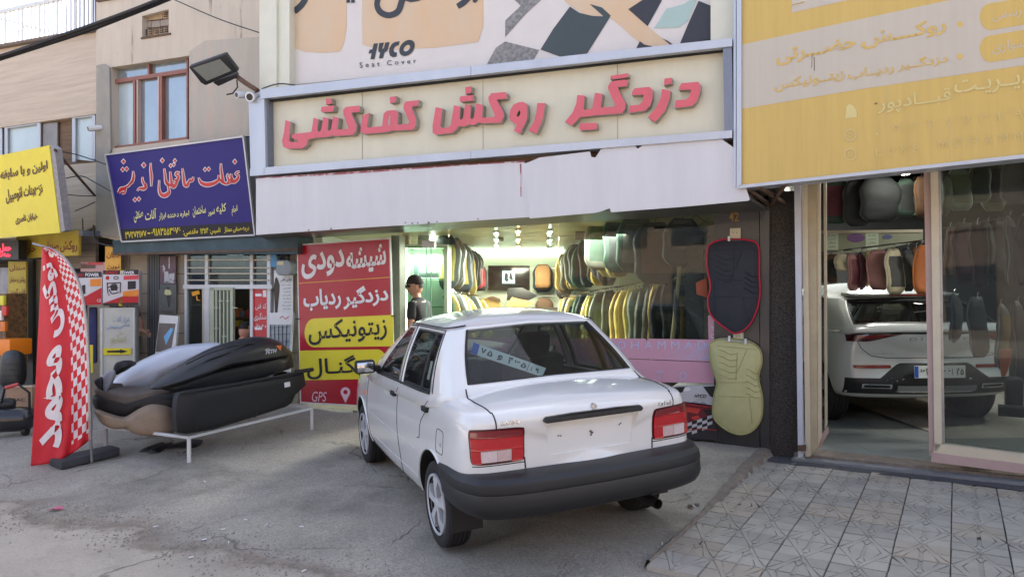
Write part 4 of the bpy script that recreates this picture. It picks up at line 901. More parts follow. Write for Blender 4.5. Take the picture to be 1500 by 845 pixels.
fb(-60, 392, 12, 500, -.5, .1, mat('painted_window_haze', (150, 150, 160), .5, var=.4, scale=3), 'display'); fb(-60, 455, 8, 500, -.4, .2, mat('goods_dark', (60, 50, 40), .6, col2=(170, 140, 60), scale=14), 'display')  # first panel's pale mottled colour imitates bright window haze
fb(115, 337, 121, 345, .3, .3, M_aluD, 'bracket')

# ================================================================ right: yellow sign, door frames, shop
RS = yaw_plane(1081, 275, 6.02, 34)
rs = thing('large_yellow_sign', 'huge sun-faded mustard and grey sign with pale Persian lettering at the right', 'shop sign', RS.at(1290, 255, -.05))
M_must = mat('faded_mustard_vinyl', (198, 168, 92), .55, var=.07, scale=3, stretch=(6, 6, .35), spot=.6, spotcol=(190, 164, 100), spotscale=1.5)
M_grv = mat('faded_grey_vinyl', (188, 179, 164), .55, var=.03, scale=3, stretch=(6, 6, .35)); M_pal = flat('faded_pale_letter', (206, 190, 128)); M_pal2 = flat('fainter_letter', (200, 178, 116)); M_ml = flat('mustard_letter', (204, 172, 96))
mb = MB(); px_poly(RS, [(1086, -120), (1640, -220), (1640, 213), (1086, 272)], 0, .18, mb); mb.build('panel', M_must, rs)
mb = MB(); px_poly(RS, [(1086, 66), (1300, 20), (1640, -52), (1640, 72), (1500, 96), (1260, 131), (1086, 160)], .002, .002, mb); mb.build('panel_stripe', M_grv, rs)
mb = MB(); px_poly(RS, [(1160, -30), (1245, -45), (1245, 0), (1160, 19)], .002, .002, mb); mb.build('panel_patch', M_grv, rs)
mb = MB(); mb.bar(RS.at(1160, 8, .004), RS.at(1178, 3, .004), .01, .004); mb.build('print', M_ml, rs)
mb = MB(); px_poly(RS, [(1079, -150), (1086, -151), (1086, 272), (1082, 276), (1079, 276)], .02, .2, mb); mb.build('frame_side', M_alu, rs)
mb = MB(); px_poly(RS, [(1074.5, -150), (1078, -150), (1078, 274), (1074.5, 272)], .0, .18, mb); mb.build('frame_side', M_alu, rs)
mb = MB(); px_poly(RS, [(1082, 271.5), (1640, 211), (1640, 217), (1082, 276)], .02, .2, mb); mb.build('frame_rail', M_alu, rs)
def rsl(t, x0, x1, y, h, m, slope, bold=.01, fa=True, sp=1):
    yy = lambda x: y + slope * (x - x0); letter(RS, t, [(x0, yy(x0) - h), (x1, yy(x1) - h), (x1, yy(x1)), (x0, yy(x0))], m, rs, .006, bold=bold, fa=fa, spacing=sp)
rsl('روکـــش', 1262, 1386, 74, 26, M_ml, -.19, .025); rsl('حضـــرتی', 1137, 1254, 98, 24, M_ml, -.19, .025)
rsl('دزدگــیر', 1315, 1388, 106, 17, M_ml, -.155, .02); rsl('ردیــاب', 1242, 1310, 120, 17, M_ml, -.165, .02); rsl('زیتــونیکس', 1134, 1237, 136, 18, M_ml, -.17, .02)
rsl('مدیــریـت', 1398, 1530, 145, 26, M_pal, -.14, .01); rsl('قبـــادپور', 1286, 1393, 169, 26, M_pal, -.14, .01)
for i, c in enumerate('۰۹۳۲۷۷۳۱۹'): 
    x = 1282 + i * 25.6; rsl(c, x, x + (11 if c not in '۱۰' else 5), 199 - i * 3.0, 13 if c != '۰' else 5, M_pal2, -.12, .0, False)
for i, c in enumerate('LUXE'): x = 1283 + i * 18; rsl(c, x, x + 9, 229 - i * 2.0, 11, M_pal2, -.1, .0, False)
for i, c in enumerate('MOHAMMAD'): x = 1375 + i * 22.3; rsl(c, x, x + 12, 218 - i * 2.3, 12, M_pal2, -.1, .0, False)
for (cx, cy) in ((1406, 36), (1406, 83)):
    mb = MB(); px_poly(RS, [(cx + 4.5 * cos(t), cy + 4.5 * sin(t)) for t in [k * PI / 6 for k in range(12)]], .004, .002, mb); mb.build('bullet_dot', M_ml, rs)
for y in (25, 72):
    pts = [(1451 + 16 * cos(t), y + 19.5 * sin(t)) for t in [PI / 2 + k * PI / 10 for k in range(11)]] + [(1640, y - 58 + 5), (1640, y - 12)]
    mb = MB(); px_poly(RS, pts, .004, .002, mb); mb.build('oval_label', M_must, rs)
rsl('دزدگیر رسمی', 1454, 1545, 33, 19, M_grv, -.17, .0); rsl('رکاب سواری', 1454, 1545, 81, 19, M_grv, -.17, .0)
mb = MB(); px_poly(RS, [(1238, 174), (1240, 156), (1245, 152), (1250, 156), (1255, 163), (1255, 172)], .004, .002, mb); mb.build('icon', M_pal, rs)
for y in (198, 226):
    mb = MB(); px_poly(RS, [[(1245.5 + 9.5 * cos(t), y + 9.5 * sin(t)) for t in [k * PI / 8 for k in range(16)]], [(1245.5 + 7 * cos(t), y + 7 * sin(t)) for t in [k * PI / 8 for k in range(16)]]], .004, .002, mb)
    px_poly(RS, [[(1245.5 + 4 * cos(t), y + 4 * sin(t)) for t in [k * PI / 5 for k in range(10)]], [(1245.5 + 2.6 * cos(t), y + 2.6 * sin(t)) for t in [k * PI / 5 for k in range(10)]]], .004, .002, mb); mb.build('icon', M_pal2, rs)
mb = MB(); stroke(RS, [(1189.5, 82), (1189, 100)], .7, mb, .004); stroke(RS, [(1192.5, 84), (1193, 104)], 1, mb, .004); stroke(RS, [(1281, 153), (1285, 151)], 1.5, mb, .004); mb.build('rust_drip', M_rust, rs, fix=False)
# brackets under it
for a, b in (((1092, 276), (1128, 300)), ((1112, 274), (1150, 298)), ((1150, 270), (1128, 301))):
    mb = MB(); mb.bar(RS.at(*a, -.05), MAIN.at(*b, .02), .03); mb.build('bracket', M_rust, rs)

rbd = thing('right_shop_building', 'right hand shop building with an unseen upper wall raised to block sun', 'building', RD.at(1330, 640))
mb = MB(); wall_box(mb, RD, 1150, 2600, 12.0, 3.25, 9, -.15); mb.build('upper_wall', M_stuccoG, rbd)  # unseen wall, made this tall to keep the sun off the street
mb = MB(); wall_box(mb, RD, 1376, 2100, 3.24, 2.82, .3, -.12); mb.build('header_beam', M_stuccoG, rbd)
mb = MB(); wall_box(mb, RD, 2100, 2600, 3.25, -.2, 9, -.15); mb.build('side_wall', M_stuccoG, rbd)
def rb_(pts, d, th, m, n, parent=None): 
    mb = MB(); px_poly(RD, pts, d, th, mb); return mb.build(n, m, parent or rbd)
rb_([(1163, 250), (1172, 250), (1176, 669), (1169, 670)], .12, .06, mat('white_gas_pipe', (186, 190, 200), .4, var=.06, spot=.7, spotcol=(120, 110, 100)), 'downpipe')
rb_([(1169, 652), (1180, 652), (1180, 661), (1169, 660)], .14, .04, M_rust, 'pipe_clamp')
rb_([(1174, 250), (1182, 250), (1187, 668), (1180, 669)], .06, .1, M_cream, 'door_jamb'); rb_([(1182, 250), (1196, 250), (1197, 655), (1187, 667)], .03, .1, mat('cream_paint_shaded', (170, 158, 130), .6, var=.1, spot=.68, spotcol=(80, 64, 50), spotscale=12), 'door_jamb')  # second jamb face uses cream darkened to imitate its shaded side
rb_([(1197, 250), (1201, 250), (1203, 640), (1198, 652)], .0, .05, M_cream, 'door_leaf_frame'); rb_([(1206, 250), (1210, 250), (1211, 622), (1208, 628)], -.25, .05, M_cream, 'door_leaf_frame')
rb_([(1201, 250), (1206, 250), (1208, 620), (1203, 642)], -.1, .01, M_glassD, 'door_leaf_glass')
rb_([(1197, 645), (1212, 624), (1213, 634), (1198, 660)], -.1, .04, M_pinkp, 'door_leaf_rail')
rb_([(1353, 246), (1363, 246), (1369, 664), (1361, 668)], .0, .12, M_pinkp, 'door_post'); rb_([(1363, 246), (1374, 246), (1380, 650), (1369, 664)], .03, .12, M_cream, 'door_post')
rb_([(1369, 649), (1900, 714), (1900, 728), (1367, 663)], .03, .1, M_cream, 'bottom_rail'); rb_([(1364, 663), (1900, 729), (1900, 745), (1364, 676)], .05, .12, M_pinkp, 'bottom_rail')
rb_([(1374, 246), (1378, 246), (1384, 648), (1380, 648)], .0, .05, M_steel, 'window_bead')
rb_([(1378, 238), (1900, 180), (1900, 716), (1384, 650)], -.03, .008, M_glassD, 'shop_window')
mb = MB()
def q3(e, d, z): return EA * e + DA * d + V((0, 0, z))
mb.prism([q3(-1.3, 7.02, .05), q3(3.6, 7.02, .05), q3(3.6, 7.5, .05), q3(-1.3, 7.5, .05)], [q3(-1.3, 7.02, -.05), q3(3.6, 7.02, -.05), q3(3.6, 7.5, -.05), q3(-1.3, 7.5, -.05)]); mb.build('threshold', M_kerb, rbd)
mb = MB(); mb.prism([q3(-1.3, 6.9, .025), q3(3.6, 6.9, .025), q3(3.6, 7.02, .025), q3(-1.3, 7.02, .025)], [q3(-1.3, 6.9, -.05), q3(3.6, 6.9, -.05), q3(3.6, 7.02, -.05), q3(-1.3, 7.02, -.05)]); mb.build('threshold_step', mat('grey_threshold', (118, 120, 122), .7, var=.15), rbd)
# room
rr = thing('showroom_interior', None, None, V((5, 9.5, .05))); rr['kind'] = 'structure'
def rm(name, pts, th, m):
    mb = MB(); mb.prism([V(p) for p in pts], [V(p) + V(th) for p in pts]); return mb.build(name, m, rr)
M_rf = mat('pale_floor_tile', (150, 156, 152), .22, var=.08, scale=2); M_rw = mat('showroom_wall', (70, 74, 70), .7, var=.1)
fx = [2.75, 3.35, 3.95, 4.55, 5.15, 5.75, 6.35, 6.95, 7.55, 8.15]
for i in range(9):
    for j in range(12):
        x0, x1 = fx[i] + .003, fx[i + 1] - .003; y0 = 4.6 + j * .6 + .003; y1 = y0 + .594
        if all(((V((x, y, 0)) - V((2.65, 6.6, 0))).dot(RD.N) > -.28) for x in (x0, x1) for y in (y0, y1)): continue
        if any(((V((x, y, 0)) - V((2.65, 6.6, 0))).dot(RD.N) > -.28) for x in (x0, x1) for y in (y0, y1)):
            pass
        pts = [V((x0, y0, .055)), V((x1, y0, .055)), V((x1, y1, .055)), V((x0, y1, .055))]
        # clip at the threshold line
        out = []
        for k in range(4):
            a, b = pts[k], pts[(k + 1) % 4]; fa_ = -.28 - (a - V((2.65, 6.6, 0))).dot(RD.N); fb_ = -.28 - (b - V((2.65, 6.6, 0))).dot(RD.N)
            if fa_ >= 0: out.append(a)
            if fa_ * fb_ < 0: out.append(a + (b - a) * (fa_ / (fa_ - fb_)))
        if len(out) >= 3: rm('floor_tile', [tuple(p) for p in out], (0, 0, -.03), M_rf)
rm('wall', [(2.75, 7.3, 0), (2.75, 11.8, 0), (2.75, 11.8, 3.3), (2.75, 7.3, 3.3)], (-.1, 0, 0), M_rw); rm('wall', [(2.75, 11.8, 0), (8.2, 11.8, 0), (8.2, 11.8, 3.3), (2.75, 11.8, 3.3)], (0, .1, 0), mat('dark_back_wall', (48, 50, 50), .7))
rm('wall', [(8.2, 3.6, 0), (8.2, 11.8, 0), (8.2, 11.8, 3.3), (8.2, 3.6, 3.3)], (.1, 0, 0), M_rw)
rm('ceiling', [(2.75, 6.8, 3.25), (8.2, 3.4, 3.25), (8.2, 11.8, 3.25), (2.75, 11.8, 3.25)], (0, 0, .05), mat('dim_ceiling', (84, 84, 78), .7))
# ================================================================ seat covers
CM = {}
def cm(c, rough=.75):
    k = 'leatherette_%d_%d_%d' % c
    if k not in CM: CM[k] = mat(k, c, rough, var=.16, scale=9, bump=.12, bscale=60)
    return CM[k]
NAMES = {(44, 48, 50): 'black', (64, 66, 64): 'charcoal', (96, 98, 90): 'grey', (150, 134, 70): 'mustard', (176, 160, 104): 'sand', (128, 108, 60): 'khaki', (134, 96, 56): 'tan', (90, 64, 44): 'brown',
         (150, 44, 52): 'red', (52, 72, 62): 'dark green', (110, 122, 96): 'olive grey', (188, 180, 150): 'cream', (74, 44, 52): 'plum', (104, 52, 62): 'wine', (150, 110, 108): 'dusty pink', (166, 96, 48): 'orange brown', (140, 160, 140): 'pale green', (190, 168, 90): 'yellow'}
def cover_mesh(w, h, th, c1, c2, seed=0, top=.62, fold=0):
    rnd = random.Random(seed); nu, nv = 8, 12; US = [-1, -.93, -.72, -.36, 0, .36, .72, .93, 1]; vs = []; fs = []; fm = []
    def hw(v):   # v 0 bottom .. 1 top
        b = 1 - max(0, (.22 - v) / .22) ** 2 * .5; t = 1 - max(0, (v - .62) / .38) ** 2 * (1 - top) * 1.45; mid = 1 - .07 * sin(PI * min(1, max(0, (v - .15) / .5)))
        return w / 2 * b * t * mid
    ph = rnd.random() * 6
    for side in (0, 1):
        for j in range(nv + 1):
            for i in range(nu + 1):
                u, v = US[i], j / nv
                k = (1 - u ** 4) * (1 - (2 * v - 1) ** 8); bul = th / 2 * (k ** .5 if k > 0 else 0)
                rid = .006 * cos(u * 9) + .004 * sin(v * 22 + ph + u * 2)
                y = (bul + (rid if k > .1 else 0)) * (-1 if side == 0 else 1) + fold * (v - .5) ** 2 + .02 * sin(v * 5 + ph) + .02 * u * sin(ph)
                vs.append((u * hw(v), y, (v - 1) * h))
    n = (nu + 1) * (nv + 1)
    for side in (0, 1):
        for j in range(nv):
            for i in range(nu):
                a = side * n + j * (nu + 1) + i; f = (a, a + 1, a + nu + 2, a + nu + 1); fs.append(f if side == 0 else tuple(reversed(f)))
                fm.append(2 if i in (0, nu - 1) and side == 0 else 1 if (2 <= i < nu - 2 and 2 <= j < nv - 2) else 0)
    me = bpy.data.meshes.new('seat_cover'); me.from_pydata(vs, [], fs); me.materials.append(cm(c1)); me.materials.append(cm(c2)); me.materials.append(cm(tuple(min(255, int(q * 1.35) + 24) for q in c1), .5)); me.polygons.foreach_set('material_index', fm)
    bm = bmesh.new(); bm.from_mesh(me); bmesh.ops.remove_doubles(bm, verts=bm.verts, dist=.0005)
    for f in bm.faces: f.smooth = True
    bm.to_mesh(me); bm.free(); return me
def put_cover(p, yaw, w, h, c1, c2, label, group=None, seed=0, th=.06, tilt=0, piping=None, top=.62, cat='seat cover', hook=True):
    o = bpy.data.objects.new('seat_cover', cover_mesh(w, h, th, c1, c2, seed, top)); COL.objects.link(o); o.location = p; o.rotation_euler = (tilt, random.Random(seed).uniform(-.05, .05), yaw)
    tag(o, label, cat, group)
    if hook:
        mb = MB(); mb.tube([(0, 0, -.02), (0, 0, .03), (.015, 0, .045), (.02, 0, .03)], .0035, 5); mb.build('hook', M_chrome, o, local=True)
    return o
ORD = ['first', 'second', 'third', 'fourth', 'fifth', 'sixth', 'seventh', 'eighth', 'ninth', 'tenth', 'eleventh', 'twelfth', 'thirteenth', 'fourteenth', 'fifteenth', 'sixteenth', 'seventeenth', 'eighteenth', 'nineteenth', 'twentieth', 'twenty-first', 'twenty-second', 'twenty-third', 'twenty-fourth']
def rack(where, A, B, n, w, h, pal, group, yaw0=0, seed=1, jit=.12, rail=True, end='near'):
    """covers on a rail from A (near) to B (far); A,B are the hook heights"""
    rnd = random.Random(seed); A, B = V(A), V(B)
    if rail:
        mb = MB(); d = (B - A).normalized(); mb.tube([A - d * .1 + V((0, 0, .05)), B + d * .1 + V((0, 0, .05))], .012, 8); o = mb.build('hanging_rail', M_chrome); tag(o, 'metal rail carrying the %s' % where, 'rail')
    for i in range(n):
        t = i / (n - 1); p = A.lerp(B, t) + V((rnd.uniform(-.03, .03), 0, rnd.uniform(-.03, .02))); c1, c2 = pal[rnd.randrange(len(pal))]
        put_cover(p, yaw0 + rnd.uniform(-jit, jit), w * rnd.uniform(.85, 1.12), h * rnd.uniform(.9, 1.12), c1, c2, '%s cover, %s from the %s end of the %s' % (NAMES[c1], ORD[i], end, where), group, seed * 100 + i, th=.05 + rnd.random() * .03)
K1 = [((44, 48, 50), (64, 66, 64)), ((64, 66, 64), (96, 98, 90)), ((150, 134, 70), (176, 160, 104)), ((176, 160, 104), (64, 66, 64)), ((96, 98, 90), (110, 122, 96)), ((128, 108, 60), (150, 134, 70)), ((44, 48, 50), (150, 134, 70)), ((52, 72, 62), (64, 66, 64))]
# main shop: right wall upper and lower racks
rack('upper right rack', W(908, 322, 8.3), W(826, 374, 12.3), 17, .56, .64, K1, 'covers on the upper right rack of the main shop', R(52), 3)
rack('lower right rack', W(1000, 412, 7.5), W(826, 437, 12.3), 24, .56, .85, K1 + [((90, 64, 44), (74, 44, 52)), ((176, 160, 104), (176, 160, 104)), ((150, 134, 70), (150, 134, 70))], 'covers on the lower right rack of the main shop', R(50), 4)
# larger green-black pair near the glass and yellow tag
for k, (x, y0, Y, w, h, c) in enumerate(((880, 320, 8.5, .40, .62, ((96, 98, 90), (52, 72, 62))), (905, 317, 8.1, .42, .64, ((52, 72, 62), (44, 48, 50))), (932, 315, 7.8, .46, .64, ((52, 72, 62), (96, 98, 90))))):
    put_cover(W(x, y0, Y), R(18), w, h, c[0], c[1], ('grey-edged dark green cover', 'very dark green cover', 'large dark green cover with a yellow tag')[k] + ' hanging high behind the glass', None, 900 + k)
mb = MB(); q = W(930, 361, 7.7); mb.box(q, (.035, .003, .07)); tag(mb.build('price_tag', flat('tag_yellow', (200, 180, 40))), 'yellow price tag on the large dark green cover', 'price tag')
# dark bags far right
for k, (x, y0, Y, w, h) in enumerate(((960, 325, 7.6, .5, .66), (1000, 320, 7.35, .42, .5))):
    put_cover(W(x, y0, Y), R(10), w, h, (44, 48, 50), (90, 64, 44) if k == 0 else (44, 48, 50), ('black and brown' if k == 0 else 'plain black') + ' cover hanging high in the right corner of the window', None, 920 + k)
# left wall racks
rack('upper left rack', W(652, 346, 9.6), W(692, 370, 12.2), 9, .52, .70, K1[:7], 'covers on the upper left rack of the main shop', R(-35), 5)
rack('lower left rack', W(655, 430, 9.6), W(702, 438, 12.2), 10, .5, .7, [((176, 160, 104), (128, 108, 60)), ((150, 134, 70), (176, 160, 104)), ((64, 66, 64), (44, 48, 50)), ((128, 108, 60), (110, 122, 96))], 'covers on the lower left rack of the main shop', R(-35), 6)
# back wall: red, orange, brown covers, screen, mats
put_cover(W(701, 387, 12.2), 0, .30, .46, (44, 48, 50), (150, 44, 52), 'red covered seat pad hanging left of the screen on the back wall', None, 31, th=.1)
put_cover(W(696, 387, 11.9), 0, .24, .42, (150, 44, 52), (150, 44, 52), 'plain red pad overlapping the red and black pad', None, 32, th=.06)
put_cover(W(795, 387, 12.8), 0, .38, .50, (44, 48, 50), (134, 96, 56), 'tan leather pad with black sides on the back wall, right of the screen', None, 33, th=.1)
put_cover(W(795, 387, 12.62), 0, .28, .44, (134, 96, 56), (134, 96, 56), 'tan quilted front pad over the black sided pad', None, 34, th=.05)
put_cover(W(825, 388, 12.6), 0, .28, .6, (44, 48, 50), (64, 66, 64), 'black cover right of the tan pad on the back wall', None, 35, th=.1)
put_cover(W(797, 436, 12.7), 0, .34, .4, (90, 64, 44), (90, 64, 44), 'brown ribbed pad low on the back wall under the tan pad', None, 36, th=.1)
tv = thing('wall_screen', 'black wall screen showing a pale square with two dark seats on it', 'screen', W(747, 425, 12.9))
BK = Plane(W(747, 410, 12.9), (1, 0, 0))
mb = MB(); px_poly(BK, rect(715, 389, 776, 425), .03, .06, mb); bevel_obj(mb.build('screen_panel', mat('screen_black', (16, 18, 20), .15, var=0), tv), .006)
mb = MB(); px_poly(BK, rect(736, 397, 754, 415), .033, .002, mb); mb.build('screen_picture', lamp_mat('screen_blue', (170, 214, 220), .8), tv)
mb = MB()
for pts in ([(740, 400), (743, 399.5), (744.5, 403), (744, 408), (746, 411), (742, 413), (738.5, 410), (739, 404)], [(747, 399.5), (749.5, 400), (750.5, 406), (752, 409), (749, 411), (745.5, 407)]): px_poly(BK, pts, .036, .001, mb)
mb.build('print', K_black, tv)
# mats on the counter
for k, (pts, d) in enumerate((([(705, 437), (728, 436), (736, 449), (722, 451), (705, 450)], .5), ([(740, 449), (750, 435), (760, 438), (781, 442), (781, 445), (765, 450)], .6))):
    mb = MB(); px_poly(BK, pts, d, .03, mb); tag(bevel_obj(mb.build('moulded_mat', mat('sand_felt', (196, 160, 96), .9, var=.12, scale=12)), .01), ('square' if k == 0 else 'pointed') + ' sand coloured moulded mat on the counter below the screen', 'car mat')
mb = MB(); px_poly(BK, [(742, 440), (744, 422), (765, 421), (778, 428), (788, 433), (775, 440)], .45, .05, mb); tag(bevel_obj(mb.build('folded_mat', M_black), .01), 'black folded mat behind the sand mats below the screen', 'car mat')
mb = MB(); px_poly(BK, [(712, 436), (722, 434), (732, 437), (734, 443), (726, 440)], .55, .03, mb); tag(mb.build('strap_roll', cm((90, 64, 44))), 'dark brown curved strap lying on the square mat', 'strap')
mb = MB(); px_poly(BK, rect(655, 451, 830, 470), .7, .5, mb); tag(mb.build('counter', mat('counter_dark', (60, 54, 44), .6)), 'low dark counter along the back of the shop', 'counter')
# ceiling lamps of the main shop
M_tube = lamp_mat('cool_tube', (226, 255, 236), 9); M_warm = lamp_mat('warm_tube', (255, 214, 150), 9)
CEz = zc
def cpt(px_, py, z=CEz - .03): r = ray(px_, py); t = (z - H) / r.z; return EYE + r * t
k = 0
for x, ys, m, nm in ((727, (343, 352, 360), M_tube, 'left'), (759, (340, 352, 362), M_warm, 'middle'), (805, (341, 353, 365), M_tube, 'right')):
    for i, y in enumerate(ys):
        p = cpt(x, y); p.z = CEz - .03; p.y = min(p.y, 12.6); L_ = .18 + .05 * i
        t = thing('ceiling_lamp', '%s ceiling lamp of the %s row in the main shop, %s' % ('warm' if m is M_warm else 'cool white', nm, ('nearest', 'middle', 'farthest')[i]), 'ceiling lamp', p, group='ceiling lamps of the main shop')
        mb = MB(); mb.box((0, 0, .012), (.07, L_ * 2, .02)); mb.build('fitting', M_whitep, t, local=True); mb = MB(); mb.tube([(0, -L_ * .95, -.01), (0, L_ * .95, -.01)], .014, 8); mb.build('lamp_tube', m, t, local=True)
for nm, a, b in (('back', V((-1.55, 12.9, CEz - .03)), V((.95, 12.9, CEz - .03))), ('left', V((-1.55, 12.9, CEz - .03)), V((-1.05, 9.6, CEz - .03)))):
    mb = MB(); mb.bar(a, b, .03, .02); tag(mb.build('light_strip', lamp_mat('led_strip', (232, 255, 240), 8)), 'long white LED strip along the %s edge of the shop ceiling' % nm, 'light strip')
for i, (x, y, z, e, c) in enumerate(((-.2, 9.6, 2.2, 46, (.95, 1, .90)), (.3, 11.6, 2.2, 30, (1, .95, .78)), (1.0, 8.3, 2.2, 18, (1, 1, .9)), (-1.3, 9.9, 2.1, 5, (.95, 1, .92)))):
    l = bpy.data.lights.new('interior_light', 'AREA'); l.energy = e; l.color = c; l.shape = 'RECTANGLE'; l.size = .5; l.size_y = 1.2; o = bpy.data.objects.new('interior_light', l); COL.objects.link(o); o.location = (x, y, z)
# small things on the ceiling wires
t = thing('hanging_sign_plate', 'small brown wooden plate hanging on wires under the shop ceiling', 'hanging plate', W(856, 350, 8.6)); mb = MB(); mb.box(W(856, 345, 8.6), (.22, .015, .10)); mb.build('plate', M_wood, t)
mb = MB(); mb.tube([W(800, 349, 8.8), W(856, 343, 8.6), W(905, 340, 8.4)], .004, 5); mb.build('wire', M_steel, t)
mb = MB(); mb.box(W(734, 350, 10), (.07, .04, .06)); tag(bevel_obj(mb.build('smoke_detector', M_rust), .01), 'small brown box hanging at the left ceiling lamps', 'detector')

# white display cabinet behind the man
dc = thing('display_cabinet', 'pale green-white glass display cabinet behind the man in the cap', 'cabinet', W(620, 560, 9.3))
DP = Plane(W(600, 420, 9.3), (cos(R(6)), -sin(R(6)), 0))
M_cab = mat('cabinet_laminate', (206, 222, 204), .35, var=.03)
def dpl(pts, d, th, m, n):
    mb = MB(); px_poly(DP, pts, d, th, mb); return mb.build(n, m, dc)
dpl(rect(590, 361, 655, 575), -.35, .03, M_cab, 'back_panel'); dpl(rect(590, 360, 594, 575), 0, .38, M_cab, 'side_panel'); dpl(rect(650, 360, 656, 575), 0, .38, M_cab, 'side_panel'); dpl(rect(590, 358, 656, 363), .01, .4, M_cab, 'top_panel')
for y in (408, 449, 490, 530): dpl(rect(594, y, 650, y + 1.2), -.02, .32, glass_mat('shelf_glass', (200, 230, 215), 1), 'glass_shelf')
dpl(rect(594, 363, 595.6, 560), -.01, .02, lamp_mat('cabinet_led', (225, 255, 235), 3), 'led_strip')
dpl(rect(590, 361, 655, 575), .02, .005, M_glass, 'glass_door')
l = bpy.data.lights.new('cabinet_light', 'AREA'); l.energy = 2.2; l.color = (.85, 1, .88); l.size = .3; o = bpy.data.objects.new('cabinet_light', l); COL.objects.link(o); o.location = DP.at(622, 370, -.12)
px_box('grey_panel', 'upright grey box inside the white display cabinet', 'box', 606, 381, 612, 406, -.2, .1, flat('box_grey', (110, 130, 128)), pl=DP, bev=.004); px_box('grey_panel', 'wide grey carton on the shelf of the white cabinet', 'box', 614, 399, 642, 406, -.15, .1, flat('box_greygreen', (120, 140, 134)), pl=DP, bev=.004)
px_box('plush_panel', 'pale cushion on top of the display cabinet, left', 'cushion', 588, 340, 599, 359, -.1, .15, mat('cushion_beige', (180, 166, 140), .9), pl=DP, bev=.03)
px_box('photo_frame', 'small framed picture on top of the display cabinet', 'picture frame', 612, 344, 628, 358, -.05, .03, mat('photo_greygreen', (170, 180, 168), .5, spot=.55, spotcol=(60, 60, 56), spotscale=18), pl=DP, bev=.003)
# glass panes of the main front + door edge profiles + spider fitting
gf = thing('glass_shopfront', 'frameless glass front of the main shop with pink vinyl strips along the bottom', 'shop window', MAIN.at(850, 600))
for x0, x1 in ((657, 817), (818.2, 905), (906.2, 1046)):
    mb = MB(); px_poly(MAIN, [(x0, 318), (x1, 305), (x1, 640), (x0, 610)], -.04, .01, mb); mb.build('glass_pane', M_glass, gf)
for x in (624, 630.5):
    mb = MB(); px_poly(MAIN, rect(x, 352, x + .9, 575), -.04, .012, mb); mb.build('door_glass_edge', mat('glass_edge_green', (120, 160, 140), .2), gf)
mb = MB(); px_poly(MAIN, rect(618, 352, 636, 363), -.02, .05, mb); mb.build('door_fitting', M_steel, gf)
M_pinkv = mat('pink_vinyl', (202, 150, 170), .4, var=.04, scale=3); M_pinkl = mat('pink_pale_vinyl', (206, 176, 196), .4, var=.04); M_pv = flat('vinyl_pale_blue', (186, 184, 214))
mb = MB(); px_poly(MAIN, [(640, 494), (900, 495.5), (945, 496), (948, 499), (951, 496), (1046, 497.5), (1049, 530), (900, 524), (640, 518)], -.02, .004, mb); mb.build('vinyl_band', M_pinkv, gf)
mb = MB(); px_poly(MAIN, [(640, 519), (900, 525), (1049, 531), (1051, 561), (990, 560), (900, 558), (640, 545)], -.02, .004, mb); mb.build('vinyl_band', M_pinkv, gf)
mb = MB(); px_poly(MAIN, [(1037, 462), (1050, 462), (1053, 499), (1038, 498)], -.018, .004, mb); mb.build('vinyl_band', M_pinkv, gf)
mb = MB()
for r_ in range(9):
    for c in range(22):
        x = 972 + c * 3.3 + r_ * .5; y = 503 + r_ * 2.8 + c * .05; s = .45 + 1.0 * max(0, min(1, (c + r_ * .6 - 2) / 16))
        if x < 1044: mb.add([MAIN.at(x + a * s, y + b * s, -.0195) for a, b in ((-1, 0), (0, -1), (1, 0), (0, 1))], [(0, 1, 2, 3)])
o = mb.build('halftone_dots', M_pv, gf, fix=False); o['kind'] = 'stuff'
for i, c in enumerate('MOHAMMAD'):
    x = 885 + i * 19.6
    if c == 'M' and i == 0: pass
    letter(MAIN, c, (x, 499.5, x + 12, 511), M_pv, gf, -.014, bold=.0, fa=False)
for i, c in enumerate('AUTO'): x = 893 + i * 34; letter(MAIN, c, (x, 544, x + 11, 556), M_pv, gf, -.014, bold=.0, fa=False)
for i, c in enumerate('TO'): letter(MAIN, c, (1042, 478 + i * 11, 1047, 485 + i * 11), K_white, gf, -.012, bold=0, fa=False)
# wooden pole and dark grille seen in the window, brown leather scrap
mb = MB(); mb.tube([W(985, 497, 7.3), W(996, 390, 7.4)], .022, 8); tag(mb.build('wooden_pole', mat('pole_wood', (150, 140, 104), .8)), 'leaning pale wooden pole inside the right of the window', 'pole')
mb = MB(); q = [W(1020, 414, 7.0), W(1035, 407, 7.0), W(1037, 436, 7.0), W(1021, 431, 7.0)]; mb.prism(q, [p + V((0, .02, 0)) for p in q]); tag(mb.build('leather_scrap', cm((150, 80, 56))), 'brown-red leather piece hanging beside the granite pillar', 'leather piece')
gr = thing('wire_display_grid', 'dark wire display grid behind the glass next to the granite pillar', 'display grid', W(1020, 480, 7.2))
mb = MB()
for i in range(9): a = W(1000, 330 + i * 19, 7.3); b = W(1040, 330 + i * 19 - 30, 7.05); mb.tube([a, b], .003, 4); a = W(1000, 330 + i * 19 - 30, 7.3); b = W(1040, 330 + i * 19, 7.05); mb.tube([a, b], .003, 4)
o = mb.build('grid_wires', M_blackm, gr); o['kind'] = 'stuff'
px_box('upholstery_roll', 'very dark upholstery panel standing behind the glass at the right', 'panel', 1003, 345, 1030, 497, -.25, .05, cm((44, 48, 50)), bev=.02)
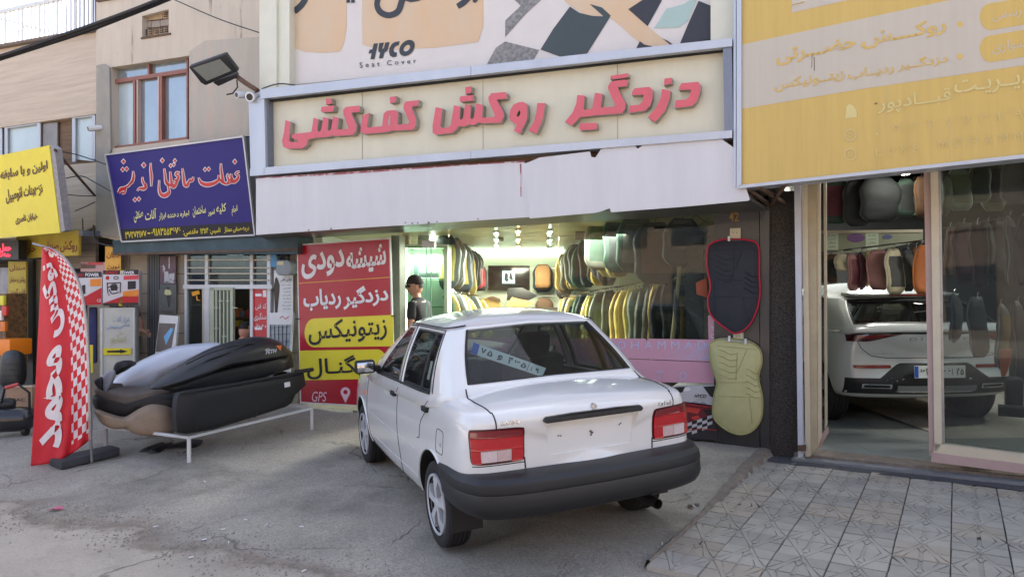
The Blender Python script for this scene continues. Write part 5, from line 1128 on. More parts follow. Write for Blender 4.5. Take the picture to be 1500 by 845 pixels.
# reflected / stored car door inside window: steering wheel shape
# product boxes below the pink strip
bx = MAIN.shift(-.02)
def prod(label, pts, d, m, prints, th=.35):
    t = thing('product_box', label, 'product box', bx.at(*pts[3], d))
    mb = MB(); px_poly(bx, pts, d, th, mb); mb.build('carton', m, t)
    for pp, pm in prints: mb = MB(); px_poly(bx, pp, d + .002, .001, mb); mb.build('print', pm, t)
    return t
K_lg = flat('box_light_grey', (190, 188, 192))
t = prod('grey product box with black lettering and black side under the pink strip', [(985, 566), (1048, 564), (1050, 594), (987, 586)], .05, K_lg, [([(985, 567), (1004, 566), (1000, 574), (987, 578)], K_black), ([(1030, 566), (1048, 565), (1050, 585), (1040, 580)], K_black), ([(1001, 567.5), (1011, 567), (1011, 572), (1001, 573)], K_white)])
letter(bx, 'HYCO', [(1018, 577), (1035, 577.5), (1034, 583), (1017, 582)], K_black, t, .055, bold=.03, fa=False, shear=.2); letter(bx, 'روکش صندلی', [(1014, 586), (1034, 588), (1034, 592), (1014, 590)], K_char, t, .055); letter(bx, 'صندلی', [(1020, 583), (1032, 584), (1032, 586.5), (1020, 586)], flat('print_green', (110, 150, 50)), t, .055)
t = prod('red and black product box, middle of the stack under the pink strip', [(988, 588), (1050, 596), (1051, 618), (990, 622)], .06, K_maroon, [([(999, 595), (1026, 599), (1022, 606), (1002, 602)], flat('box_red', (196, 60, 50))), ([(1012, 611), (1022, 608), (1026, 611), (1018, 616)], flat('box_red', (196, 60, 50))), ([(1028, 598), (1050, 597), (1051, 612), (1034, 606)], K_black)])
chk = []; 
for i in range(5):
    for j in range(4):
        a = [(1006 + i * 7.5 + (0), 620 - i * 2.6 + j * 4.6)]; x, y = a[0]; chk.append(([(x, y), (x + 7.5, y - 2.6), (x + 7.5, y + 2), (x, y + 4.6)], K_black if (i + j) % 2 else K_lg))
t = prod('box with a black and white checkered flag print, bottom of the stack', [(988, 621), (1050, 617), (1051, 645), (990, 642)], .07, flat('box_dark', (40, 38, 44)), chk)
mb = MB(); stroke(bx, [(988, 583), (1010, 592), (1040, 596), (1050, 595)], 1.4, mb, .075); stroke(bx, [(988, 587), (1010, 596), (1040, 599), (1050, 598)], .8, mb, .075); stroke(bx, [(990, 634), (1020, 628), (1050, 630)], 1, mb, .085); mb.build('print', flat('box_stripe_red', (170, 40, 50)), t, fix=False)

# ---------------- the two seat covers on the granite pillar + sockets
def big_cover(label, out, d, cmain, cpip, pads, seams, Yd=0):
    t = thing('hanging_seat_cover', label, 'seat cover', MAIN.at(*out[len(out) // 2], d))
    C_ = [(sum(p[0] for p in out) / len(out), sum(p[1] for p in out) / len(out))][0]
    n = len(out); K = 7; mb = MB(); rings = []
    for k in range(K):
        s = 1 - k / (K - 1) * .97; bul = .055 * math.sqrt(max(0, 1 - s ** 2.6)); rings.append([MAIN.at(C_[0] + (x - C_[0]) * s, C_[1] + (y - C_[1]) * s, d + bul) for x, y in out])
    mb.add([p for r_ in rings for p in r_], [(i * n + q, i * n + (q + 1) % n, (i + 1) * n + (q + 1) % n, (i + 1) * n + q) for i in range(K - 1) for q in range(n)] + [tuple((K - 1) * n + q for q in range(n))])
    mb.add([MAIN.at(x, y, d) for x, y in out] + [MAIN.at(x, y, d - .02) for x, y in out], [(q, (q + 1) % n, n + (q + 1) % n, n + q) for q in range(n)])
    mb.build('cover_body', cmain, t, smooth=70)
    mb = MB(); mb.tube([MAIN.at(x, y, d + .004) for x, y in out + [out[0]]], .009, 6); mb.build('piping', cpip, t, smooth=60)
    def bulge(x, y):
        # distance factor from centre toward the outline
        s = 0
        ang = math.atan2(y - C_[1], x - C_[0]); best = 1e9
        for i in range(n):
            (ax, ay), (bx_, by) = out[i], out[(i + 1) % n]; dx, dy = cos(ang), sin(ang); ex, ey = bx_ - ax, by - ay; den = dx * ey - dy * ex
            if abs(den) < 1e-9: continue
            tt = ((ax - C_[0]) * ey - (ay - C_[1]) * ex) / den; uu = ((ax - C_[0]) * dy - (ay - C_[1]) * dx) / den
            if tt > 0 and -1e-6 <= uu <= 1.000001: best = min(best, tt)
        s = min(1, math.hypot(x - C_[0], y - C_[1]) / best); return .055 * math.sqrt(max(0, 1 - s ** 2.6))
    for pts, r_ in seams:
        P = [MAIN.at(x, y, d + bulge(x, y) + .001) for x, y in dens(pts, 3)]
        mb = MB(); mb.tube(P, r_, 6); mb.build('stitched_seam', pads, t, smooth=60)
    return t
def sp(P, n=6):
    out = []; L = len(P)
    for i in range(L):
        a, b, c, e = P[(i - 1) % L], P[i], P[(i + 1) % L], P[(i + 2) % L]
        for k in range(n):
            u = k / n; out.append(tuple(.5 * (2 * b[q] + (c[q] - a[q]) * u + (2 * a[q] - 5 * b[q] + 4 * c[q] - e[q]) * u * u + (3 * b[q] - a[q] - 3 * c[q] + e[q]) * u ** 3) for q in (0, 1)))
    return out
M_cb = mat('black_quilted_cloth', (40, 43, 52), .8, var=.1, scale=12, bump=.2, bscale=90); M_cs = mat('beige_quilted_cloth', (178, 176, 128), .8, var=.06, scale=12, bump=.2, bscale=90)
M_cb2 = mat('black_seam', (36, 40, 50), .85); M_cs2 = mat('beige_seam', (160, 156, 108), .85); M_cr = mat('crimson_piping', (186, 36, 66), .5)
oA = sp([(1040, 358), (1060, 351), (1098, 352), (1111, 362), (1112, 400), (1113, 430), (1108, 455), (1096, 478), (1078, 488), (1062, 480), (1042, 462), (1037, 440), (1041, 420), (1036, 392), (1036, 370)])
wv = lambda x0, x1, y: [(x0, y), (x0 + (x1 - x0) * .25, y + 2), (x0 + (x1 - x0) * .6, y + 7), (x1, y + 6)]
seA = [(wv(1047, 1072, 374 + i * 8), .004) for i in range(5)] + [(wv(1090, 1110, 398 + i * 8)[::1], .007) for i in range(4)] + [([(1046, 409), (1088, 411)], .0035), ([(1046, 408), (1047, 460)], .0035), ([(1088, 366), (1070, 410)], .0035), ([(1040, 436), (1070, 434), (1110, 437)], .0035), ([(1088, 436), (1098, 470)], .0035), ([(1046, 366), (1104, 364), (1108, 372)], .0035), ([(1076, 366), (1074, 408)], .0035)]
big_cover('black quilted seat cover with crimson piping hanging high on the granite pillar', oA, .10, M_cb, M_cr, M_cb2, seA)
oB = sp([(1042, 502), (1058, 496), (1092, 498), (1112, 510), (1116, 530), (1111, 552), (1117, 585), (1114, 615), (1100, 632), (1082, 636), (1062, 628), (1045, 610), (1046, 580), (1050, 560), (1042, 535), (1040, 515)])
seB = [(wv(1053, 1080, 512 + i * 9), .004) for i in range(5)] + [(wv(1093, 1114, 540 + i * 9), .004) for i in range(5)] + [([(1050, 506), (1108, 512)], .0035), ([(1052, 560), (1095, 560)], .0035), ([(1052, 580), (1115, 582)], .0035), ([(1094, 512), (1080, 545)], .0035), ([(1098, 582), (1102, 620)], .0035), ([(1080, 516), (1078, 558)], .0035)]
big_cover('beige-green quilted seat cover hanging low on the granite pillar, below the black one', oB, .10, M_cs, M_cs2, M_cs2, seB)
for k, (x0, y0, x1, y1) in enumerate(((1069, 334, 1085, 351), (1074, 487, 1089, 500))):
    t = thing('socket_box', 'small cream wall socket box above the %s seat cover' % ('black' if k == 0 else 'beige'), 'socket box', MAIN.at(x0, y1, .05)); mb = MB(); px_poly(MAIN, rect(x0, y0, x1, y1), .07, .04, mb); bevel_obj(mb.build('box_body', flat('socket_cream', (190, 184, 160), .4), t), .006)
    mb = MB()
    for a, b in ((.3, .4), (.6, .4)): px_poly(MAIN, rect(x0 + (x1 - x0) * a - .7, y0 + (y1 - y0) * b - .7, x0 + (x1 - x0) * a + .7, y0 + (y1 - y0) * b + .7), .072, .001, mb)
    mb.build('screw', M_rust, t)
t = thing('clip_hanger', 'metal clip hanger holding the beige seat cover', 'hanger', MAIN.at(1080, 500, .1)); mb = MB(); mb.tube([MAIN.at(1058, 497, .14), MAIN.at(1098, 502, .14)], .004, 6); mb.build('hanger_bar', M_chrome, t)
for x, y in ((1068, 497), (1092, 501)): mb = MB(); px_poly(MAIN, rect(x - 1.5, y - 5, x + 1.5, y + 3), .16, .04, mb); mb.build('clip', M_whitep, t)
t = thing('clip_hanger', 'small red-ended clip above the black seat cover', 'hanger', MAIN.at(1072, 352, .1)); mb = MB(); mb.tube([MAIN.at(1064, 352, .13), MAIN.at(1086, 352, .13)], .004, 6); mb.build('hanger_bar', M_chrome, t)
mb = MB(); px_poly(MAIN, rect(1066, 346, 1069, 353), .15, .03, mb); mb.build('clip', M_whitep, t)

# ---------------- right hand showroom contents
K2 = [((44, 48, 50), (44, 48, 50)), ((52, 72, 62), (44, 48, 50)), ((64, 66, 64), (44, 48, 50))]
for k, (x, y0, Y, w, h, c1, c2, nm) in enumerate(((1222, 262, 7.9, .36, .5, (52, 72, 62), (104, 52, 62), 'dark cover with a wine red centre'), (1255, 262, 7.8, .36, .52, (44, 48, 50), (44, 48, 50), 'black round-bottomed cover'), (1288, 258, 7.7, .5, .50, (44, 48, 50), (44, 48, 50), 'wide black cover behind the ceiling lamp'), (1326, 262, 7.7, .2, .42, (52, 72, 62), (44, 48, 50), 'narrow dark green cover'), (1338, 265, 7.9, .16, .38, (140, 160, 140), (140, 160, 140), 'small pale green cover'), (1350, 258, 7.6, .14, .45, (90, 64, 44), (90, 64, 44), 'brown cover at the door post'),
        (1384, 250, 6.9, .12, .44, (96, 98, 90), (110, 122, 96), 'thin olive cover'), (1405, 246, 6.9, .24, .42, (140, 160, 140), (110, 122, 96), 'pale green cover with a light bottom'), (1433, 240, 6.9, .22, .38, (96, 98, 90), (52, 72, 62), 'grey-green ribbed cover'), (1455, 236, 7.0, .22, .50, (110, 122, 96), (64, 66, 64), 'dark cover with an olive hem'), (1485, 230, 6.6, .30, .44, (96, 98, 90), (96, 98, 90), 'grey cover with a metal clip'), (1530, 225, 6.5, .30, .44, (64, 66, 64), (96, 98, 90), 'grey cover beyond the frame edge'))):
    put_cover(W(x, y0, Y), R(-10 + 5 * (k % 4)), w, h, c1, c2, nm + ' on the high rail of the right showroom', None, 1200 + k, th=.08)
sh = thing('display_shelf', 'long pale shelf board with handwritten notes across the right showroom', 'shelf', W(1280, 365, 8.4))
SB = Plane(W(1280, 350, 8.4), (1, 0, 0)); mb = MB(); px_poly(SB, [(1196, 340), (1352, 338), (1352, 352), (1290, 366), (1196, 374)], 0, .06, mb); mb.build('shelf_board', mat('shelf_sage', (140, 146, 122), .5, var=.06), sh)
mb = MB(); px_poly(SB, [(1196, 338), (1352, 336), (1352, 340), (1196, 342)], .03, .3, mb); mb.build('shelf_top', M_cream, sh)
for k, x in enumerate((1209, 1268)):
    t = thing('handwritten_note', '%s handwritten paper note taped on the shelf board' % ('left' if k == 0 else 'right'), 'note', SB.at(x + 9, 367, .01)); mb = MB(); px_poly(SB, rect(x, 341, x + 19, 366), .004, .002, mb); mb.build('paper', flat('note_paper', (196, 214, 190)), t)
    for j, w_ in enumerate(('روکش نانو', 'با نصب', 'رایگان', 'تخفیف')): letter(SB, w_, (x + 4, 343 + j * 5.5, x + 15, 346.5 + j * 5.5), flat('note_ink', (90, 90, 90)), t, .008)
for k, (x, y, a, b) in enumerate(((1254, 348.5, 13, 6.5), (1300, 347, 7, 3.5))):
    t = thing('oval_sticker', '%s oval sticker on the shelf board' % ('large purple' if k == 0 else 'small blue'), 'sticker', SB.at(x, y, .004)); mb = MB(); px_poly(SB, [(x + a * cos(q), y + b * sin(q)) for q in [PI * i / 8 for i in range(16)]], .006, .003, mb); mb.build('oval', mat('oval_purple' if k == 0 else 'oval_blue', (110, 70, 130) if k == 0 else (70, 84, 130), .4, var=.3, scale=20), t)
for k, (x, Y, w, h, c1, c2) in enumerate(((1208, 8.3, .12, .34, (44, 48, 50), (44, 48, 50)), (1218, 8.3, .12, .34, (90, 64, 44), (44, 48, 50)), (1232, 8.2, .14, .2, (188, 180, 150), (188, 180, 150)), (1250, 8.2, .22, .44, (150, 110, 108), (104, 52, 62)), (1262, 8.2, .12, .44, (74, 44, 52), (74, 44, 52)), (1270, 8.25, .1, .42, (176, 160, 104), (128, 108, 60)), (1286, 8.1, .26, .46, (150, 110, 108), (150, 110, 108)), (1310, 8.0, .26, .52, (188, 180, 150), (64, 66, 64)), (1330, 8.05, .18, .5, (44, 48, 50), (64, 66, 64)), (1342, 8.1, .14, .5, (90, 64, 44), (44, 48, 50)), (1350, 7.9, .18, .55, (166, 96, 48), (166, 96, 48)))):
    y0 = 372 - max(0, (k - 2)) * 1.6
    put_cover(W(x, y0, Y), R(15), w, h, c1, c2, '%s cover, %s from the left on the low rail behind the white SUV roof' % (NAMES[c1], ORD[k]), 'covers on the low rail behind the SUV', 1300 + k)
mb = MB(); mb.tube([W(1200, 371, 8.35), W(1354, 352, 8.0)], .01, 6); tag(mb.build('hanging_rail', M_chrome), 'low chrome rail behind the SUV roof in the right showroom', 'rail')
for k, (x, y0, Y, w, h, c1, c2) in enumerate(((1392, 332, 6.9, .26, .5, (90, 64, 44), (134, 96, 56)), (1412, 326, 6.7, .30, .58, (74, 44, 52), (104, 52, 62)), (1432, 326, 6.6, .20, .60, (74, 44, 52), (74, 44, 52)), (1448, 324, 6.6, .18, .6, (44, 48, 50), (52, 72, 62)), (1462, 324, 6.6, .18, .56, (44, 48, 50), (64, 66, 64)), (1480, 316, 6.3, .20, .62, (96, 98, 90), (64, 66, 64)), (1500, 316, 6.3, .24, .62, (64, 66, 64), (44, 48, 50)))):
    put_cover(W(x, y0, Y), R(25), w, h, c1, c2, '%s cover, %s from the left on the rail right of the white door post' % (NAMES[c1], ORD[k]), 'covers on the rail right of the door post', 1400 + k)
mb = MB(); mb.tube([W(1376, 336, 7.1), W(1520, 310, 6.2)], .01, 6); tag(mb.build('hanging_rail', M_chrome), 'chrome rail right of the white door post in the right showroom', 'rail')
for k, (x, y0, Y, w, h, c1, c2, nm) in enumerate(((1398, 430, 7.2, .2, .5, (44, 48, 50), (64, 66, 64), 'black pad with bright hook beside the SUV window'), (1432, 434, 7.0, .24, .6, (64, 66, 64), (44, 48, 50), 'dark netted cover above the SUV shoulder'), (1466, 445, 6.7, .2, .62, (96, 98, 90), (128, 108, 60), 'grey-brown shiny cover above the orange panel'), (1492, 440, 6.5, .2, .8, (64, 66, 64), (64, 66, 64), 'charcoal cover at the right picture edge'))):
    put_cover(W(x, y0, Y), R(20), w, h, c1, c2, nm, None, 1500 + k)
SW = RD.shift(-.35)
mb = MB(); px_poly(SW, [(1464, 512), (1483, 511), (1481, 530), (1474, 550), (1467, 552), (1465, 540)], 0, .04, mb); tag(bevel_obj(mb.build('orange_board', flat('panel_orange', (214, 104, 40), .4)), .01), 'orange plastic panel hanging at the right end of the SUV', 'panel')
mb = MB(); mb.tube([RD.at(1462, 600, -.3), RD.at(1500, 603, -.3)], .05, 10); tag(mb.build('dark_cushion_roll', cm((44, 48, 50))), 'dark roll lying on the showroom floor at the right', 'roll')
px_box('dark_storage_tub', 'dark blue-black tub standing right of the SUV', 'tub', 1474, 556, 1500, 608, -.5, .3, flat('tub_dark', (34, 40, 52)), pl=RD, bev=.03)
lm = thing('round_ceiling_lamp', 'glowing round white ceiling lamp under the mustard sign in the right showroom', 'ceiling lamp', W(1326, 256, 7.4))
mb = MB(); mb.lathe([(0, -.03), (.045, -.025), (.07, 0), (.07, .03)], c=W(1326, 252, 7.4), n=20); mb.build('lamp_glass', lamp_mat('lamp_white', (255, 250, 235), 14), lm, smooth=60)
for i, (p, e) in enumerate(((W(1326, 262, 6.9), .5), ((4.8, 9.6, 2.9), 34), ((6.0, 6.8, 2.9), 12))):  # the last two lights have no fitting, added to brighten the showroom
    l = bpy.data.lights.new('interior_light', 'AREA'); l.energy = e * 1.1; l.color = (1, .98, .92); l.size = .4; o = bpy.data.objects.new('interior_light', l); COL.objects.link(o); o.location = p
# ================================================================ cars
M_paint = mat('white_car_paint', (222, 222, 220), .2, var=.025, scale=1.5, coat=.9, spot=.66, spotcol=(206, 203, 196), spotscale=2.5); M_paint2 = mat('pearl_white_paint', (196, 202, 202), .25, var=0, coat=.8)
M_rubber = mat('black_rubber', (24, 24, 25), .6, var=.1); M_tyre = mat('tyre_rubber', (38, 38, 39), .85, var=.15, scale=20, bump=.2)
M_bump = mat('grained_black_bumper', (30, 31, 34), .48, var=.08, scale=12, bump=.12, bscale=220, spot=.69, spotcol=(78, 78, 80), spotscale=7)
M_rim = mat('silver_wheel_paint', (206, 208, 212), .38, .35, var=.05); M_cg = glass_mat('car_glass', (214, 224, 220), .8, 0, .01)
M_gap = mat('panel_gap_dark', (30, 32, 36), .8, var=0); M_int = mat('dark_car_trim', (40, 40, 42), .8, var=.1); M_seat = mat('grey_seat_cloth', (66, 64, 62), .95, var=.2, scale=20)
M_lr = mat('red_lens', (178, 8, 20), .12, var=.18, scale=60, stretch=(8, 1, 1), coat=1); M_lc = mat('clear_ribbed_lens', (196, 170, 168), .15, var=.25, scale=60, stretch=(6, 1, 1), coat=1); M_lr2 = mat('dark_red_lens', (120, 8, 20), .1, var=.12, scale=40, coat=1); M_lc2 = mat('frosted_ribbed_lens', (206, 188, 190), .2, var=.3, scale=90, stretch=(1, 1, 8), coat=1); M_lh = mat('lamp_housing', (70, 12, 20), .3)
M_wellm = mat('wheel_well', (20, 20, 20), .95, var=.1)

def loft_body(stations, root, paint, bow, name='body', rear_y=None):
    """stations: (y, zb, w, zs, zt, wf) rear to front; closed hull, left/right symmetric"""
    rows = []
    for (y, zb, w, zs, zt, lowf) in stations:
        zm = lambda f: zb + (zs - zb) * f
        half = [(0, zb), (.55 * w, zb), (.90 * w * lowf, zb + .01), (.958 * w, zm(.08)), (.985 * w, zm(.22)), (.998 * w, zm(.40)), (1.0 * w, zm(.52)), (.995 * w, zm(.66)), (.98 * w, zm(.80)), (.962 * w, zm(.93)), (.93 * w, zs + (zt - zs) * .1), (.86 * w, zs + (zt - zs) * .45), (.5 * w, zs + (zt - zs) * .85), (0, zt)]
        ring = [V((-x, y + bow(y, x), z)) for x, z in half] + [V((x, y + bow(y, x), z)) for x, z in reversed(half[1:-1])]
        rows.append(ring)
    n = len(rows[0]); mb = MB()
    for r_ in (rows[0], rows[-1]):
        c = V((0, r_[0].y, (r_[0].z + r_[13].z) / 2)); inner = [c + V((p.x, (p.y - c.y), p.z - c.z)) * .55 for p in r_]
        for i, p in enumerate(inner): p.y = r_[i].y * .5 + (c.y + (r_[i].y - c.y) * .6) * .5
        if r_ is rows[0]: first = inner
        else: last = inner
    allr = [first] + rows + [last]; vs = [p for r_ in allr for p in r_]
    fs = [(i * n + k, i * n + (k + 1) % n, (i + 1) * n + (k + 1) % n, (i + 1) * n + k) for i in range(len(allr) - 1) for k in range(n)]
    fs += [tuple(range(n - 1, -1, -1)), tuple((len(allr) - 1) * n + k for k in range(n))]
    mb.add(vs, fs); o = mb.build(name, [paint, M_wellm, M_int], root, local=True)
    md = o.modifiers.new('s', 'SUBSURF'); md.levels = md.render_levels = 2
    return o
def bool_cut(o, cutters):
    for c in cutters:
        c.hide_render = True
        md = o.modifiers.new('b', 'BOOLEAN'); md.operation = 'DIFFERENCE'; md.object = c; md.solver = 'EXACT'
        try: md.material_mode = 'TRANSFER'
        except Exception: pass
def finish(o, ang=38):
    evaluated(o); bm = bmesh.new(); bm.from_mesh(o.data)
    for f in bm.faces: f.smooth = True
    for e in bm.edges:
        if len(e.link_faces) == 2: e.smooth = e.calc_face_angle(0) < R(ang)
    bm.to_mesh(o.data); bm.free()
def cutter(mb, m, parent): 
    o = mb.build('cutter', m, parent, local=True); return o
def wheel(root, x, y, r=.275, w=.165, rim_r=.19, side=-1, spokes=5, zc=None, dark=False, steer=0):
    zc = zc or r; s = side; t = bpy.data.objects.new('wheel', None); COL.objects.link(t); attach(t, root, True); t.location = (x, y, zc); t.rotation_euler = (0, 0, steer)
    mb = MB(); h = w / 2; pr = [(rim_r, -h * .8), (rim_r + .012, -h * .93), (rim_r + .04, -h), (r - .02, -h * .97), (r - .006, -h * .85)]
    for g in (-.5, -.17, .17, .5): pr += [(r, h * (g - .1)), (r - .009, h * (g - .06)), (r - .009, h * (g + .06)), (r, h * (g + .1))]
    pr += [(r - .006, h * .85), (r - .02, h * .97), (rim_r + .04, h), (rim_r + .012, h * .93), (rim_r, h * .8)]
    mb.lathe(pr, axis='X', n=48); mb.build('tyre', M_tyre, t, smooth=35, local=True)
    mb = MB(); o = s * h
    mb.lathe([(rim_r + .004, o * .9), (rim_r - .006, o * 1.0), (rim_r - .018, o * .92), (rim_r - .022, o * .5), (rim_r - .03, o * .2), (.0, o * .15)], axis='X', n=48, mi=1)
    mb.lathe([(rim_r + .005, o * .85), (rim_r + .003, o * 1.02), (rim_r - .012, o * 1.02), (rim_r - .02, o * .75)], axis='X', n=48)
    mb.lathe([(.0, o * 1.0), (.03, o * 1.0), (.045, o * .92), (.05, o * .6)], axis='X', n=24)
    for k in range(spokes):
        a = 2 * PI * k / spokes + .3
        def pt(rr, da, ox): return V((ox, rr * cos(a + da), rr * sin(a + da)))
        r1 = rim_r - .012; ws = 1.15 / spokes
        f = [pt(.035, -.55, o * .93), pt(.035, .55, o * .93), pt(r1 * .6, ws * 1.05, o * 1.0), pt(r1, ws * 1.35, o * .9), pt(r1, 0, o * .9), pt(r1, -ws * 1.35, o * .9), pt(r1 * .6, -ws * 1.05, o * 1.0)]
        mb.prism(f, [p - V((s * .03, 0, 0)) for p in f])
    mb.build('rim', [M_rim, M_wellm], t, smooth=30, local=True)
    mb = MB(); mb.lathe([(0, -s * h * .3), (rim_r, -s * h * .3), (rim_r, -s * h * .6), (0, -s * h * .6)], axis='X', n=24); mb.build('brake_disc', M_wellm, t, local=True)
    return t
class Surf:
    """ray casts onto a finished body in the car's own frame"""
    def __init__(s, objs):
        s.t = []
        for o in objs: bm = bmesh.new(); bm.from_mesh(o.data); s.t.append(BVHTree.FromBMesh(bm)); bm.free()
    def cast(s, p, d, off=0.0):
        best = None
        for t in s.t:
            h = t.ray_cast(V(p), V(d), 6)
            if h[0] is not None and (best is None or h[3] < best[3]): best = h
        if best is None: return None, None
        return best[0] + best[1] * off, best[1]
    def side(s, y, z, off=0, sg=-1): return s.cast((sg * 2, y, z), (-sg, 0, 0), off)[0]
    def rear(s, x, z, off=0): return s.cast((x, -3, z), (0, 1, 0), off)[0]
    def top(s, x, y, off=0): return s.cast((x, y, 3), (0, 0, -1), off)[0]
def line_on(fn, pts, r, name, m, root, step=.03, **k):
    P = [fn(*p, **k) for p in dens(pts, step)]; P = [p for p in P if p is not None]
    if len(P) < 2: return
    mb = MB(); mb.tube(P, r, 6); return mb.build(name, m, root, smooth=60, local=True)
def patch(fn, x0, x1, z0, z1, nx, nz, off, th_dir, th, mats, root, name, mif=None, corner=0):
    """thick patch laid on the body; fn(x,z,off)->point"""
    mb = MB(); g = {}
    for j in range(nz + 1):
        for i in range(nx + 1):
            u, v = i / nx, j / nz; x = x0 + (x1 - x0) * u; z = z0 + (z1 - z0) * v
            p = fn(x, z, off)
            if p is None: return None
            g[i, j] = p
    vs = [g[i, j] for j in range(nz + 1) for i in range(nx + 1)]; n = len(vs); vs2 = [p + V(th_dir) * th for p in vs]; fs = []; fm = []
    for j in range(nz):
        for i in range(nx):
            a = j * (nx + 1) + i; f = (a, a + 1, a + nx + 2, a + nx + 1); fs.append(f); fm.append(mif(i, j) if mif else 0); fs.append(tuple(q + n for q in reversed(f))); fm.append(0)
    edge = [j * (nx + 1) for j in range(nz, -1, -1)] + [i for i in range(1, nx + 1)] + [j * (nx + 1) + nx for j in range(1, nz + 1)] + [nz * (nx + 1) + i for i in range(nx - 1, 0, -1)]
    for a, b in zip(edge, edge[1:] + edge[:1]): fs.append((a, b, b + n, a + n)); fm.append(0)
    return mesh(name, vs + vs2, fs, mats, root, 40, True, fm)

def cabin(root, N, wins, crown, yc, paint, bulge=.02, tlo=.05, thi=.93, rear_t=(.03, .95)):
    """N: list of (belt, roof); wins: {segment: kind}; builds pillars, roof, rubber and glass"""
    cols = []; seg_of = []
    for s in range(len(N) - 1):
        fr = [0, .035, .2, .4, .6, .8, .965] if s in wins else [0, .33, .66]
        if s in wins and wins[s] == 'quarter': fr = [0, .1, .5, .9]
        for f in fr:
            cols.append((s, f)); 
    cols.append((len(N) - 2, 1.0))
    tl = sorted(set([-.16, 0, rear_t[0], tlo, tlo + .04, .2, .35, .5, .65, .8, thi - .03, thi, 1.0]))
    def cr(a, b, c, d, t): return .5 * ((2 * b) + (c - a) * t + (2 * a - 5 * b + 4 * c - d) * t * t + (3 * b - a - 3 * c + d) * t ** 3)
    def pt(s, f, t):
        i0, i1, i2, i3 = max(s - 1, 0), s, s + 1, min(s + 2, len(N) - 1)
        # straight along flat runs, smooth at corners
        b = V(N[i1][0]).lerp(V(N[i2][0]), f); r_ = V(N[i1][1]).lerp(V(N[i2][1]), f); p = b.lerp(r_, t)
        if s == 0: p.y -= .035 * (1 - f * f) * 1.0
        if s == len(N) - 2: p.y += .08 * (f * (2 - f)) * (1 - .5 * t) 
        p.x += (bulge * sin(PI * t) if t > 0 else -.09 * t) * min(1, p.x * 1.6)
        return p
    n = len(cols); m = len(tl)
    for sg, nm in ((-1, 'l'), (1, 'r')): pass
    vs = []; 
    for sg in (-1, 1):
        for t in tl:
            for (s, f) in cols:
                p = pt(s, f, t); vs.append(V((sg * p.x, p.y, p.z)))
    paintf, rub, glass = [], [], {}
    for h, sg in enumerate((-1, 1)):
        for j in range(m - 1):
            tm = (tl[j] + tl[j + 1]) / 2
            for i in range(n - 1):
                s = cols[i][0]; a = h * n * m + j * n + i; f = (a, a + 1, a + n + 1, a + n)
                if s in wins:
                    lo, hi = (rear_t if wins[s] in ('rear', 'wind') else (tlo, thi))
                    if tm < lo or tm > hi: paintf.append(f); continue
                    k = cols[i][1]; last = (i + 1 >= n - 1) or cols[i + 1][0] != s
                    edge_b = tl[j] <= lo + 1e-6; edge_t = tl[j + 1] >= hi - 1e-6
                    left_edge = k == 0 and not (wins[s] == 'rear'); right_edge = last and not (wins[s] == 'wind' and s == len(N) - 2)
                    if edge_b or edge_t or left_edge or right_edge: rub.append(f)
                    else: glass.setdefault((s if wins[s] not in ('rear', 'wind') else 99 + s, sg if wins[s] not in ('rear',) and not (wins[s] == 'wind') else 0), []).append(f)
                else: paintf.append(f)
    def sub(fl, name, m_, thick=None, smooth=50):
        used = sorted({i for f in fl for i in f}); mp = {k: i for i, k in enumerate(used)}
        me = bpy.data.meshes.new(name); me.from_pydata([tuple(vs[i]) for i in used], [], [tuple(mp[i] for i in f) for f in fl]); me.materials.append(m_)
        bm = bmesh.new(); bm.from_mesh(me); bmesh.ops.remove_doubles(bm, verts=bm.verts, dist=.0008); bmesh.ops.recalc_face_normals(bm, faces=bm.faces)
        # normals outward
        c = V((0, .8, 1.1)); s_ = sum((f.calc_center_median() - c).dot(f.normal) for f in bm.faces)
        if s_ < 0: bmesh.ops.reverse_faces(bm, faces=bm.faces)
        for f in bm.faces: f.smooth = True
        bm.to_mesh(me); bm.free(); o = obm(name, me, root, True)
        if thick: md = o.modifiers.new('t', 'SOLIDIFY'); md.thickness = thick; md.offset = -1; evaluated(o)
        return o
    body = sub(paintf, 'pillars', paint, .03); r2 = sub(rub, 'window_seal', M_rubber, .03)
    gl = []
    for k, fl in glass.items(): gl.append(sub(fl, 'rear_window' if k[0] == 99 else 'windscreen' if k[0] > 99 else 'side_window', M_cg))
    # roof
    half = [pt(s, f, 1.0) for (s, f) in cols]; loop = [V((-p.x, p.y, p.z)) for p in half] + [V((p.x, p.y, p.z)) for p in reversed(half[1:-1])]
    mb = MB(); K = 9; L = len(loop); rings = []
    for q in range(K):
        s = 1 - q / (K - 1) * .97; rings.append([V((p.x * s, yc + (p.y - yc) * s, p.z + (crown - p.z) * (1 - s ** 2.2) + (.012 * min(1, q) ))) for p in loop])
    mb.add([p for r_ in rings for p in r_], [(i * L + k, i * L + (k + 1) % L, (i + 1) * L + (k + 1) % L, (i + 1) * L + k) for i in range(K - 1) for k in range(L)] + [tuple((K - 1) * L + k for k in range(L))])
    mb.build('roof', paint, root, smooth=60, local=True)
    return pt, cols, gl

